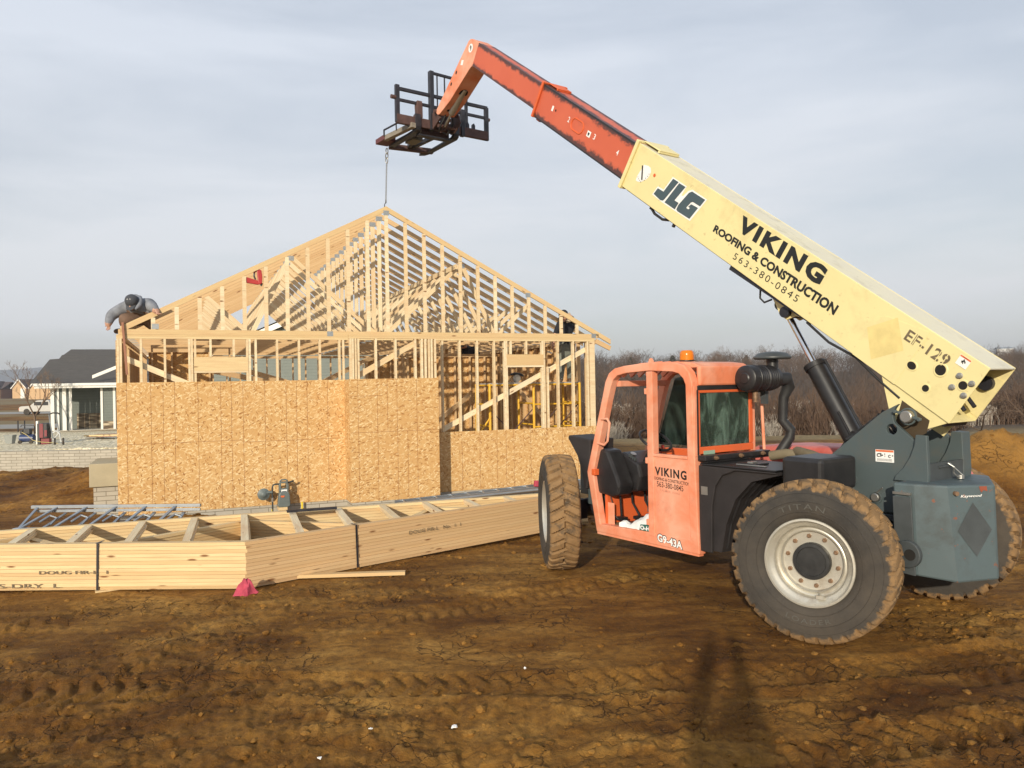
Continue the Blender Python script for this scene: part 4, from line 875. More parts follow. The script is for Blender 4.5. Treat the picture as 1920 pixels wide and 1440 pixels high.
def collar(t0,t1,n0,n1,y0,y1,pr,name,mat,flap):
    mb=MB()
    def bx(ta,tb,na,nb_,ya,yb): mb.hexa([bp(ta,na,ya),bp(ta,nb_,ya),bp(ta,nb_,yb),bp(ta,na,yb),bp(tb,na,ya),bp(tb,nb_,ya),bp(tb,nb_,yb),bp(tb,na,yb)])
    bx(t0,t1,n0-pr,n1+pr,y1+.001,y1+pr); bx(t0,t1,n0-pr,n1+pr,y0-pr,y0-.001); bx(t0,t1,n1+.001,n1+pr,y0-.001,y1+.001); bx(t0,t1,n0-pr,n0-.001,y0-.001,y1+.001)
    if flap: bx(t0-flap,t0,n1+.025,n1+.04,y0+.06,y1-.06); bx(t0-flap,t0-flap+.03,n1+.001,n1+.025,y0+.06,y1-.06); bx(t0-.12,t0,n0-.03,n0-.002,y0+.08,y1-.08)
    return mb.build(name,M[mat],boom,bev=.006)
collar(4.685,4.735,-.545,0,Y0,Y1,.028,'boom_collar','yellow',.30)
# gusset under the rear of the boom
gus=[(.70,-.547),(.40,-.82),(.12,-.80),(.115,-.69),(.012,-.547)]
for ya,yb in ((.21,.225),(-.19,-.175)):
    mb=MB(); mb.prism(gus,lambda a,b,d:tuple(bp(a,b,d)),ya,yb); mb.build('boom_gusset',M['yellow'],boom,bev=.003)
mb=MB(); mb.prism([(.42,-.62),(.36,-.80),(.16,-.86),(.10,-.72),(.14,-.62)],lambda a,b,d:tuple(bp(a,b,d)),.2255,.2300); mb.build('grease_stain',plain('grease',(.06,.04,.02),.7),boom)
mb=MB(); mb.tube([bp(.284,-.70,-.27),bp(.284,-.70,.30)],.05,16); mb.build('pivot_pin',M['steel'],boom)
mb=MB(); mb.hexa([bp(.03,-.60,-.16),bp(.03,-.60,.2),bp(.03,-.552,.2),bp(.03,-.552,-.16),bp(.55,-.66,-.16),bp(.55,-.66,.2),bp(.55,-.552,.2),bp(.55,-.552,-.16)]); mb.build('boom_wear_block',M['blacksteel'],boom)
# inside of the rear opening
mb=MB(); mb.hexa([bp(.45,-.50,-.16),bp(.45,-.04,-.16),bp(.45,-.04,.2),bp(.45,-.50,.2),bp(1.2,-.50,-.16),bp(1.2,-.04,-.16),bp(1.2,-.04,.2),bp(1.2,-.50,.2)]); mb.tube([bp(.02,-.40,-.05),bp(.25,-.33,-.08),bp(.5,-.36,-.05)],.018); mb.tube([bp(.04,-.45,.02),bp(.28,-.38,0),bp(.5,-.4,0)],.018); mb.lathe([(.06,0),(.06,.05),(0,.05)],bp(.10,-.22,-.19),(0,1,0),16); mb.build('boom_inner_stage',M['blacksteel'],boom)
mb=MB(); mb.prism([(.0,-.14),(.0,-.50),(.12,-.50),(.12,-.42),(.06,-.30),(.12,-.14)],lambda a,b,d:tuple(bp(a,b,d)),-.19,-.186); mb.build('inner_bracket',M['yellow'],boom)
fy=lambda off:(lambda t,n:tuple(bp(t,n,Y1+off)))
def disc(mb,t,n,r,off=.002,k=24,sq=1.0,ang=0):
    b=len(mb.v); 
    for i in range(k):
        a=2*math.pi*i/k; u=r*sq*math.cos(a);w=r*math.sin(a); mb.v.append(fy(off)(t+u*math.cos(ang)-w*math.sin(ang),n+u*math.sin(ang)+w*math.cos(ang)))
    mb.face(list(range(b,b+k)))
for t,n,r,sq in ((.517,-.328,.033,1.25),(.302,-.224,.046,1),(.314,-.417,.030,1),(.088,-.226,.036,1)):
    mb=MB(); disc(mb,t,n,r,.004,sq=sq); ho=mb.build('access_hole',M['hole'],boom)
    mb=MB(); k=28; r*=1.22
    for i in range(k):
        a=2*math.pi*i/k
        for rr,of in ((r*1.1,.0005),(r*1.0,.005),(r*.80,.0045)): mb.v.append(fy(of)(t+rr*sq*math.cos(a),n+rr*math.sin(a)))
    for i in range(k):
        j=(i+1)%k
        for q_ in (0,1): mb.face((3*i+q_,3*j+q_,3*j+q_+1,3*i+q_+1))
    mb.build('weld_ring',M['yellow'],ho,smooth=True)
for t,n in ((.153,-.177),(.041,-.176),(.148,-.286),(.037,-.288)):
    mb=MB(); mb.lathe([(.026,0),(.026,.006),(.020,.008),(.019,.020),(.0,.022)],bp(t,n,Y1),(0,1,0),12); mb.build('boom_bolt',M['steel'],boom)
mb=MB(); disc(mb,4.245,-.216,.020,.004,sq=1); mb.build('sight_hole',M['orange_in'],boom)
mb=MB(); mb.prism([(1.02,-.545),(1.04,-.30),(1.02,-.16),(.94,-.10),(.55,-.02)]+[(.55,-.545)],fy(0) if False else (lambda a,b,d:tuple(bp(a,b,d))),Y1+.0005,Y1+.003); mb.build('doubler_plate',M['yellow'],boom,bev=.001)
def decal(pts,mat,off,name):
    mb=MB(); mb.v+=[fy(off)(*p) for p in pts]; mb.face(range(len(pts))); return mb.build(name,M[mat],boom)
decal([(1.035,-.284),(.848,-.055),(.648,-.258),(.848,-.485)] if False else [(1.035,-.275),(.85,-.06),(.648,-.262),(.845,-.485)],'patch',.0045,'sticker_residue')
LOG_J=[(3.948,-.13),(3.849,-.129),(3.94,-.373),(3.955,-.399),(3.998,-.412),(4.136,-.396),(4.11,-.315),(4.005,-.311)]
LOG_L=[(3.834,-.134),(3.721,-.131),(3.792,-.321),(3.717,-.319),(3.73,-.403),(3.922,-.404)]
LOG_G=[(3.709,-.34),(3.64,-.163),(3.605,-.133),(3.382,-.13),(3.408,-.219),(3.53,-.222),(3.552,-.238),(3.582,-.31),(3.577,-.317),(3.541,-.314),(3.534,-.295),(3.564,-.294),(3.538,-.252),(3.424,-.244),(3.471,-.396),(3.68,-.403),(3.709,-.393)]
LOG_W=[(3.966,-.117),(3.71,-.119),(3.728,-.234),(3.70,-.229),(3.66,-.149),(3.61,-.115),(3.359,-.117),(3.452,-.412),(3.705,-.417),(3.951,-.422),(4.157,-.413),(4.124,-.297),(4.018,-.293)]
decal(LOG_W,'white',.002,'logo_backing')
mb=MB()
for P in (LOG_J,LOG_L,LOG_G):
    import mathutils.geometry as G
    tr=G.tessellate_polygon([[Vector((a,b,0)) for a,b in P]]); b=len(mb.v); mb.v+=[fy(.004)(a,b_) for a,b_ in P]
    for t in tr: mb.face([b+i for i in t])
mb.build('logo_lettering',M['logo'],boom)
def btext(txt,t0,t1,nb0,nt0,nb1,nt1,mat,name,bold=0,space=1,off=.002,shear=0,lift=0):
    mb=MB(); put_text(mb,txt,lambda u,v:fy(off)(t0+(t1-t0)*u,(nb0+(nb1-nb0)*u)+((nt0-nb0)+((nt1-nb1)-(nt0-nb0))*u)*v),bold,space,shear=shear); return mb.build(name,M[mat],boom)
btext('VIKING',2.83,1.66,-.212,-.046,-.212,-.030,'black','company_lettering',.055,1.22)
btext('ROOFING & CONSTRUCTION',3.10,1.375,-.362,-.283,-.359,-.258,'black','company_lettering',.045,1.0)
btext('563-380-0845',2.70,1.78,-.475,-.405,-.462,-.392,'black','phone_lettering',-.002,1.3)
btext('EF-129',.705,.285,-.185,-.085,-.185,-.085,'stencil','fleet_number',.02,1.05,off=.0045)
mb=MB()
for (a,b,c_,d_) in ((.62,.612,-.19,-.08),(.545,.537,-.19,-.08),(.385,.378,-.19,-.08),(.325,.318,-.19,-.08)): mb.v+=[fy(.0055)(*p) for p in ((a,c_),(b,c_),(b,d_),(a,d_))]; n=len(mb.v); mb.face((n-4,n-3,n-2,n-1))
mb.build('stencil_bridge',M['yellow'],boom)
decal([(4.477,-.183),(4.40,-.165),(4.356,-.169),(4.32,-.205),(4.318,-.25),(4.336,-.299),(4.409,-.367),(4.46,-.387),(4.505,-.387),(4.51,-.334)],'white',.002,'angle_gauge')
decal([(4.503,-.199),(4.480,-.196),(4.396,-.341),(4.419,-.345)],'black',.006,'gauge_needle')
mb=MB()
for t,n in ((4.49,-.34),(4.47,-.355),(4.44,-.36),(4.415,-.37),(4.37,-.33),(4.36,-.30),(4.345,-.27),(4.335,-.24)): disc(mb,t,n,.006,.004,6)
mb.build('gauge_marks',M['black'],boom)
def warn(fn2,w,h,name,par):
    # fn2(u,v) -> 3d ; white label with an orange-red heading band and a black pictogram
    mb=MB(); mb.v+=[fn2(u,v,.0) for u,v in ((0,0),(1,0),(1,1),(0,1))]; mb.face((0,1,2,3)); o=mb.build(name,M['white'],par)
    mb=MB(); mb.v+=[fn2(u,v,.0012) for u,v in ((.02,.82),(.98,.82),(.98,.98),(.02,.98))]; mb.face((0,1,2,3)); mb.build('label_band',M['redlabel'],o)
    return o
o=warn(lambda u,v,e:fy(.0045+e)(.242-.098*u,-.112+.084*v),1,1,'warning_label',boom)
mb=MB(); 
for (u,v,a,l) in ((.5,.55,20,.18),(.42,.5,80,.16),(.58,.6,-50,.2),(.5,.42,120,.13)):
    c,s1=math.cos(R(a)),math.sin(R(a)); 
    mb.v+=[fy(.0065)(.242-.098*(u+x*c-y*s1),-.112+.084*(v+x*s1+y*c)) for x,y in ((-l,-.035),(l,-.05),(l,.03),(-l,.04))]; n=len(mb.v); mb.face((n-4,n-3,n-2,n-1))
mb.build('pictogram',M['black'],o)
btext('WARNING',.215,.17,-.038,-.032,-.038,-.032,'black','label_lettering',off=.0072)
sd=lambda x,z,e=0:(x,.3255+e,z)
o=warn(lambda u,v,e:(-.136-.164*u,.3262+e,1.427+.105*v),1,1,'warning_label',TEL)
mb=MB()
def rct(u0,v0,u1,v1): 
    mb.v.extend([(-.136-.164*u,.3285,1.427+.105*v) for u,v in ((u0,v0),(u1,v0),(u1,v1),(u0,v1))]); n=len(mb.v); mb.face((n-4,n-3,n-2,n-1))
for q_ in ((.08,.42,.13,.66),(.13,.62,.26,.70),(.13,.40,.24,.46),(.27,.42,.33,.72),(.34,.5,.42,.6),(.50,.55,.53,.72),(.50,.42,.54,.48),(.70,.40,.74,.58),(.74,.56,.83,.62),(.74,.38,.83,.43),(.90,.50,.96,.60)): rct(*q_)
for k in range(3): rct(.08,.10+.07*k,.9,.12+.07*k)
mb.build('pictogram',M['black'],o)
# lug for the lift cylinder and underside hardware
for y in (.10,-.10):
    mb=MB(); mb.prism([(2.25,-.547),(2.02,-.66),(1.96,-.70),(1.86,-.70),(1.80,-.62),(1.62,-.547)],lambda a,b,d:tuple(bp(a,b,d)),y-.012,y+.012); mb.build('cylinder_lug',M['yellow'],boom,bev=.003)
mb=MB(); mb.lathe([(.055,-.16),(.055,.16),(.03,.161),(.0,.161)],bp(1.90,-.635,0),(0,1,0),20); mb.build('lug_pin',M['blacksteel'],boom,smooth=True)
mb=MB(); mb.hexa([bp(1.55,-.56,-.12),bp(1.55,-.56,.21),bp(1.55,-.548,.21),bp(1.55,-.548,-.12),bp(2.7,-.60,-.12),bp(2.7,-.60,.21),bp(2.7,-.548,.21),bp(2.7,-.548,-.12)]); mb.build('belly_plate',M['blacksteel'],boom)
for pts,rr in (([bp(1.60,-.57,.20),bp(1.3,-.60,.2),bp(1.0,-.565,.2),bp(.7,-.60,.22),bp(.45,-.62,.22)],.012),([bp(4.15,-.565,.18),bp(4.05,-.60,.18),bp(3.9,-.60,.18),bp(3.8,-.56,.18)],.016),([bp(2.3,-.60,.12),bp(2.25,-.68,.12),bp(2.18,-.69,.12),bp(2.12,-.62,.12)],.010)):
    mb=MB(); mb.tube(pts,rr,8); mb.build('underside_hose',M['rubber_hose'],boom,smooth=True)
for t,y in ((4.16,.16),(3.68,.2)):
    mb=MB(); mb.lathe([(.02,0),(.02,.035),(0,.035)],bp(t,-.555,y),tuple(-bn),8); mb.build('hose_clamp',M['rubber_hose'],boom)
# wear along the lower edge of the boom and drips below the holes
mb=MB(); mb.hexa([bp(1.0,-.549,.19),bp(1.0,-.549,.225),bp(1.0,-.546,.225),bp(1.0,-.546,.19),bp(4.6,-.553,.19),bp(4.6,-.553,.225),bp(4.6,-.546,.225),bp(4.6,-.546,.19)]); mb.build('edge_strip',M['blacksteel'],boom)
# stage two
def stage(name,t0,t1,n0,n1,y0,y1,par):
    # side faces divided so the greasy edges follow the rims
    me=MB(); bars=[0,.12,.3,.5,.7,.88,1]; edge=[1,.55,.1,0,.12,.6,1]
    V=[];E=[];F=[]
    nt=24; prof=[(y1,n0+(n1-n0)*k,e) for k,e in zip(bars,edge)]+[(y1-(y1-y0)*k,n1,e) for k,e in ((.15,.75),(.5,.15),(.85,.75))]+[(y0,n1-(n1-n0)*k,e) for k,e in zip(bars,edge)]+[(y0+(y1-y0)*k,n0,.9) for k in (.15,.5,.85)]
    m_=len(prof)
    for i in range(nt+1):
        t=t0+(t1-t0)*i/nt
        for y,n,e in prof: V.append(tuple(bp(t,n,y))); E.append(e)
    for i in range(nt):
        for j in range(m_): F.append((i*m_+j,i*m_+(j+1)%m_,(i+1)*m_+(j+1)%m_,(i+1)*m_+j))
    F.append(tuple(range(m_))); F.append(tuple(nt*m_+j for j in range(m_))[::-1])
    mesh=bpy.data.meshes.new(name); mesh.from_pydata(V,[],F); at=mesh.attributes.new('edge','FLOAT','POINT'); at.data.foreach_set('value',E); mesh.materials.append(M['boomo'])
    import bmesh; bm=bmesh.new(); bm.from_mesh(mesh); bmesh.ops.recalc_face_normals(bm,faces=bm.faces); bm.to_mesh(mesh); bm.free()
    o=bpy.data.objects.new(name,mesh); COL.objects.link(o); o.parent=par; return o
st2=stage('middle_boom',4.2,7.02,-.478,-.036,-.168,.20,TEL)
mb=MB()
def bxs(mb,ta,tb,na,nb_,ya,yb): mb.hexa([bp(ta,na,ya),bp(ta,nb_,ya),bp(ta,nb_,yb),bp(ta,na,yb),bp(tb,na,ya),bp(tb,nb_,ya),bp(tb,nb_,yb),bp(tb,na,yb)])
bxs(mb,4.74,7.0,-.500,-.480,.12,.19); bxs(mb,4.74,7.0,-.500,-.480,-.16,-.09); bxs(mb,4.74,7.0,-.056,-.036,.202,.206); mb.build('wear_rail',M['blackpl'],st2)
mb=MB()
for (na,nb_,ya,yb) in ((-.505,-.01,.2015,.228),(-.505,-.01,-.196,-.1695),(-.0345,-.01,-.1695,.2015),(-.505,-.4795,-.1695,.2015)): bxs(mb,6.99,7.035,na,nb_,ya,yb)
bxs(mb,6.74,6.99,-.016,-.004,-.10,.14); bxs(mb,6.74,6.77,-.035,-.016,-.10,.14); bxs(mb,6.90,6.99,-.53,-.505,-.08,.15)
mb.build('boom_collar',M['orange_in'],st2,bev=.005)
f2=lambda off:(lambda t,n:tuple(bp(t,n,.20+off)))
for ch,t in (('1',6.645),('2',6.215),('3',5.585),('4',5.06)):
    mb=MB(); put_text(mb,ch,lambda u,v,t=t:f2(.003)(t-.042*u,-.285+.07*v),.01); mb.build('stage_number',M['white'],st2)
mb=MB(); mb.v+=[f2(.002)(*p) for p in ((5.735,-.30),(5.655,-.30),(5.655,-.225),(5.735,-.225))]; mb.face((0,1,2,3)); mb.build('small_label',M['white'],st2)
mb=MB(); mb.v+=[f2(.004)(*p) for p in ((5.705,-.285),(5.69,-.285),(5.675,-.25),(5.70,-.24),(5.72,-.255))]; mb.face(range(5)); mb.build('pictogram',M['black'],st2)
def slot_ring(mb,t0,t1,n0,n1,r,th,fn):
    pts=[]; 
    for cx_,cy_,a0 in ((t1-r,n1-r,0),(t0+r,n1-r,90),(t0+r,n0+r,180),(t1-r,n0+r,270)):
        for i in range(7): a=R(a0+15*i); pts.append((cx_+r*math.cos(a),cy_+r*math.sin(a)))
    c=[(p[0],p[1]) for p in pts]; mb.tube([Vector(fn(*p)) for p in c]+[Vector(fn(*c[0]))],th,6,False)
mb=MB(); slot_ring(mb,5.84,6.12,-.335,-.185,.07,.009,f2(.002)); mb.build('weld_ring',M['orange_in'],st2,smooth=True)
mb=MB(); b=0
mb.v+=[f2(.003)(6.54+.016*math.cos(a),-.25+.016*math.sin(a)) for a in np.linspace(0,5.7,12)]; mb.face(range(12)); mb.build('access_hole',M['hole'],st2)
# stage three with gooseneck
st3=stage('inner_boom',6.5,9.12,-.42,-.062,-.135,.165,TEL)
gn=[(9.10,-.062),(9.36,-.066),(9.42,-.085),(9.46,-.13),(9.885,-1.40),(9.88,-1.44),(9.80,-1.455),(9.74,-1.42),(9.62,-1.26),(9.52,-1.12),(9.19,-.50),(9.15,-.44),(9.10,-.418)]
mb=MB(); mb.prism(gn,lambda a,b,d:tuple(bp(a,b,d)),-.135,.165); o=mb.build('gooseneck',M['orange'],st3,bev=.008)
mb=MB(); P=[(9.53,-1.10),(9.27,-.62)]
# recess in the underside for the tilt cylinder
ud=(bp(9.66,-1.33,0)-bp(9.27,-.65,0)).normalized(); un=Vector((0,1,0)).cross(ud); 
if un.dot(bp(9.3,-.9,0)-bp(9.5,-.9,0))<0: un=-un
c0=bp(9.47,-1.03,.012)+un*.006
mb=MB(); pts=[]
for i in range(9): a=math.pi*i/8; pts.append(c0-ud*(.13+.07*math.sin(a))+Vector((0,.075*math.cos(a),0)))
pts+=[c0+ud*.36+Vector((0,-.075,0)),c0+ud*.36+Vector((0,.075,0))]
def on_under(p): # drop on to the underside polygon line by t,n
    return p
k=[]
for p in pts:
    s_=(p-c0).dot(ud); q=[(9.19,-.50),(9.52,-1.12),(9.62,-1.26),(9.74,-1.42)]; 
    # param along polyline
    L=[0]; 
    for i in range(3): L.append(L[-1]+math.hypot(q[i+1][0]-q[i][0],q[i+1][1]-q[i][1]))
    s0=.60+s_; s0=min(max(s0,0),L[-1]-.001); i=max(j for j in range(3) if L[j]<=s0); f_=(s0-L[i])/(L[i+1]-L[i]); t=q[i][0]+(q[i+1][0]-q[i][0])*f_; n=q[i][1]+(q[i+1][1]-q[i][1])*f_
    k.append(bp(t,n,p.y)+un*.004)
mb.v+=[tuple(p) for p in k]; import mathutils.geometry as G
tr=G.tessellate_polygon([k]); 
for t in tr: mb.face(t)
mb.build('cylinder_slot',M['hole'],o)
mb=MB(); mb.v+=[tuple(bp(t,n,.168)) for t,n in [(9.32+.068*math.cos(a),-.20+.068*math.sin(a)) for a in np.linspace(0,6.0,22)]]; mb.face(range(22)); dd=mb.build('round_label',M['white'],o)
g9=lambda u,v:tuple(bp(9.32,-.20,.1695)+ (Vector((-1,0,0))*((u-.5)*.05)+Vector((0,0,1))*((v-.5)*.085)))
mb=MB(); put_text(mb,'9',g9,.03); mb.build('boom_number',M['black'],dd)
mb=MB(); mb.v+=[tuple(bp(t,n,.168)) for t,n in ((9.50,-.44),(9.43,-.42),(9.42,-.50),(9.49,-.52))]; mb.face((0,1,2,3)); mb.build('small_label',M['white'],o)
for t,n in ((9.56,-.66),(9.62,-.87)):
    mb=MB(); mb.v+=[tuple(bp(t+.022*math.cos(a),n+.03*math.sin(a),.168)) for a in np.linspace(0,5.8,14)]; mb.face(range(14)); mb.build('access_hole',M['hole'],o)
# --- fork carriage  (front plane x=8.05)
CXF=8.05
mb=MB()
def rail(y0,y1,z0,z1,h,dz=0): mb.beam((CXF,y0,z0),(CXF,y1,z1),.06,h,(0,0,1))
def bar(name,p,q,w,h,mat='blacksteel',par=None,up=(0,0,1)):
    m2=MB(); m2.beam(p,q,w,h,up); return m2.build(name,M[mat],par or car,bev=.005)
m2=MB(); m2.box((CXF-.035,-1.05,6.64),(CXF+.035,.80,6.80)); car=m2.build('fork_carriage',M['rustysteel'],TEL,bev=.008)
bar('top_rail',(CXF,-1.05,7.24),(CXF,.80,7.24),.05,.055); bar('mid_rail',(CXF,-1.05,7.05),(CXF,.80,7.05),.04,.05)
bar('end_post',(CXF,.775,6.66),(CXF,.775,7.30),.06,.075,up=(0,1,0)); bar('end_post',(CXF,-1.03,6.64),(CXF,-1.03,7.24),.06,.075,up=(0,1,0))
m2=MB(); m2.lathe([(.035,0),(.035,.09),(.0,.09)],(CXF,.80,7.08),(0,1,0),10); m2.lathe([(.03,0),(.03,.05),(.0,.05)],(CXF,-1.05,7.03),(0,-1,0),10); m2.build('shaft_end',M['rustysteel'],car)
bar('backrest_post',(CXF-.02,.125,6.62),(CXF-.02,.125,7.66),.09,.075,up=(0,1,0)); bar('backrest_post',(CXF-.02,-.50,6.62),(CXF-.02,-.50,7.1),.08,.07,up=(0,1,0))
bar('backrest_top',(CXF,.10,7.645),(CXF,-.62,7.63),.04,.045); bar('backrest_post',(CXF,-.60,6.8),(CXF,-.60,7.63),.05,.05,up=(0,1,0))
for y in (-.01,-.16,-.31): bar('backrest_bar',(CXF,y,7.06),(CXF,y,7.63),.022,.022,up=(0,1,0))
for y,w_ in ((.37,.10),): 
    m2=MB(); m2.prism([(y-.06,6.80),(y+.09,6.80),(y+.07,6.86),(y+.045,6.87),(y+.05,7.02),(y+.04,7.09),(y-.05,7.09),(y-.06,7.0)],lambda a,b,d:(d,a,b),CXF-.05,CXF+.05); m2.build('fork_hanger',M['rustysteel'],car,bev=.006)
for y in (-.62,-.745):
    m2=MB(); m2.prism([(y-.025,6.80),(y+.025,6.80),(y+.02,6.88),(y-.0,6.90),(y-.025,6.86)],lambda a,b,d:(d,a,b),CXF-.03,CXF+.03); m2.build('rail_stop',M['blacksteel'],car)
# coupler between gooseneck and carriage
m2=MB(); m2.prism([(7.66,6.72),(7.78,6.98),(7.92,7.0),(8.01,6.86),(8.01,6.60),(7.86,6.60)],lambda a,b,d:(a,d,b),-.05,-.03); m2.prism([(7.66,6.72),(7.78,6.98),(7.92,7.0),(8.01,6.86),(8.01,6.60),(7.86,6.60)],lambda a,b,d:(a,d,b),-.26,-.24); m2.prism([(7.72,6.75),(7.80,6.95),(8.01,6.9),(8.01,6.62)],lambda a,b,d:(a,d,b),.10,.13); m2.tube([(7.80,-.28,6.88),(7.80,.2,6.88)],.035,12); m2.tube([(7.84,-.28,6.66),(7.84,.1,6.66)],.03,12); m2.build('coupler',M['rustysteel'],car)
m2=MB(); m2.tube([bp(9.42,-.85,.01),Vector((7.55,.0,6.80))],.055,14); m2.tube([Vector((7.55,0,6.80)),Vector((7.82,-.02,6.66))],.022,10); m2.build('tilt_cylinder',M['steel'],car,smooth=True)
m2=MB(); m2.tube([(7.70,-.10,6.85),(7.78,-.16,6.70),(7.92,-.12,6.56),(7.99,-.05,6.62)],.014,8); m2.tube([(7.66,.04,6.82),(7.75,.09,6.66),(7.9,.05,6.58)],.014,8); m2.build('hydraulic_hose',M['rubber_hose'],car,smooth=True)
# forks: upright shank, heel and blade
def fork(y):
    m2=MB(); m2.prism([(CXF-.01,6.86),(CXF-.05,6.86),(CXF-.06,6.64),(CXF-.04,6.585),(CXF+.02,6.55),(CXF+1.00,6.555),(CXF+1.02,6.562),(CXF+.9,6.585),(CXF+.06,6.60),(CXF+.005,6.64)],lambda a,b,d:(a,d,b),y-.055,y+.055); return m2.build('fork',M['blacksteel'],car,bev=.005)
fork(.40); fork(-.36)
# --- lifting frame lying across the forks
LF=empty('lifting_frame',VO,R(90)+VTH); tag(LF,'black steel and weathered board lifting jib fitted across the raised forks','lifting frame')
def lb(name,p,q,w,h,mat): 
    m2=MB(); m2.beam(p,q,w,h,(0,0,1)); return m2.build(name,M[mat],LF,bev=.004)
greyw=plain('weathered_board',(.24,.21,.17),.8,0,.4,9,.3)
M['greyw']=greyw
lb('side_board',(7.98,.50,6.64),(8.92,.60,6.64),.09,.085,'greyw'); lb('side_board',(8.12,.31,6.625),(9.12,.36,6.625),.07,.07,'greyw')
lb('side_channel',(8.0,.42,6.69),(9.0,.48,6.69),.05,.05,'blacksteel')
lb('end_channel',(9.17,.40,6.60),(9.03,-.44,6.60),.09,.09,'rustysteel'); lb('cross_bar',(8.20,.40,6.635),(8.20,-.30,6.635),.08,.10,'rustysteel'); lb('cross_bar',(8.12,.36,6.53),(8.12,-.28,6.53),.12,.03,'blacksteel')
lb('diagonal',(8.3,.25,6.63),(9.05,.05,6.62),.07,.07,'blacksteel'); lb('diagonal',(8.2,-.10,6.63),(9.05,-.02,6.62),.07,.07,'blacksteel')
m2=MB(); m2.box((8.85,.42,6.60),(9.20,.66,6.69)); m2.build('hook_box',plain('jib_red',(.12,.035,.035),.6),LF,bev=.006)
m2=MB(); m2.tube([(8.05,.56,6.78),(8.4,.60,6.78),(8.85,.65,6.77)],.016,8); m2.tube([(8.05,.56,6.62),(8.05,.56,6.78)],.016,8); m2.tube([(8.85,.65,6.66),(8.85,.65,6.77)],.016,8); m2.tube([(8.45,.60,6.66),(8.45,.605,6.77)],.012,8); m2.build('guard_rod',M['blacksteel'],LF)
m2=MB(); m2.box((8.45,.08,6.56),(8.75,.28,6.62)); m2.build('base_plate',plain('dull_plate',(.16,.15,.12),.7),LF)
m2=MB(); m2.prism([(9.05,-.40),(9.20,-.36),(9.26,-.27),(9.12,-.22)],lambda a,b,d:(a,b,d),6.55,6.59); m2.build('lip',M['blacksteel'],LF)
# --- chain down to the gable truss peak
def V_(x,y,z): return VO+vf*x+vl*y+Vector((0,0,z))
CT=V_(9.18,.44,6.57); CB=house_pt(CX_,.018,PK+.02)
def chain():
    ro=empty('chain',CT); tag(ro,'thin steel chain hanging from the raised forks to the roof peak','chain')
    dv=CB-CT; L=dv.length; n=34; dd_=dv.normalized(); s1=dd_.orthogonal().normalized(); s2=dd_.cross(s1)
    def link(c,a,r,rr,name,mat):
        m2=MB(); pts=[]
        for i in range(13):
            t=2*math.pi*i/12; pts.append(c+a*(math.cos(t)*r*.55)+dd_*(math.sin(t)*r))
        m2.tube(pts,rr,5,False); 
        return m2
    big=MB()
    for i in range(3):
        m2=link(dd_*(.06+.085*i),s1 if i%2 else s2,.055,.009,'','')
        b=len(big.v); big.v+=m2.v; [big.face([b+q for q in f]) for f in m2.f]
    big.build('shackle',M['steel'],ro)
    sm=MB(); L2=L-.32; k=int(L2/.034)
    for i in range(k):
        m2=link(dd_*(.30+.034*i),s1 if i%2 else s2,.024,.0042,'','')
        b=len(sm.v); sm.v+=m2.v; [sm.face([b+q for q in f]) for f in m2.f]
    c=sm.build('chain_links',M['steel'],ro)
    hk=MB(); p=dd_*(L-.06); hk.tube([p-dd_*.05,p,p+s1*.03+dd_*.04,p+dd_*.16+s1*.035,p+dd_*.19,p+dd_*.15-s1*.03],.008,6); hk.build('hook',M['blacksteel'],ro)
chain()

# --- cab
YC=.98
outer=[(1.285,.462),(1.325,1.36),(1.345,2.14),(1.38,2.235),(1.45,2.305),(1.56,2.335),(1.93,2.35),(2.30,2.325),(2.46,2.30),(2.55,2.25),(2.61,2.16),(2.66,2.0),(2.95,1.13),(2.80,.468)]
inner=[(1.40,.60),(1.42,1.36),(1.43,2.11),(1.46,2.175),(1.52,2.225),(1.60,2.245),(1.93,2.262),(2.28,2.245),(2.42,2.22),(2.49,2.17),(2.53,2.09),(2.58,1.95),(2.845,1.13),(2.735,.56)]
def frame_ring(mb,y0,y1,last=True):
    n=len(outer); b=len(mb.v)
    for y in (y0,y1):
        for P in (outer,inner): mb.v+=[(x,y,z) for x,z in P]
    for i in range(n):
        j=(i+1)%n
        o0,o1,i0,i1=b+i,b+j,b+n+i,b+n+j; O0,O1,I0,I1=b+2*n+i,b+2*n+j,b+3*n+i,b+3*n+j
        mb.face((o0,o1,i1,i0)); mb.face((O0,O1,I1,I0)); mb.face((o0,o1,O1,O0)); mb.face((i0,i1,I1,I0))
mb=MB(); frame_ring(mb,.885,.98); cab=mb.build('cab_frame',M['orange'],TEL,bev=.010)
YR=.06
mb=MB(); frame_ring(mb,YR,YR+.07); 
mb.build('right_frame',M['orange'],cab,bev=.008)
def cbox(name,a,b,mat='orange',bev=.006,par=None):
    m2=MB(); m2.box(a,b); return m2.build(name,M[mat],par or cab,bev=bev)
cbox('door_post',(1.88,.90,.55),(1.965,.985,2.255)); 
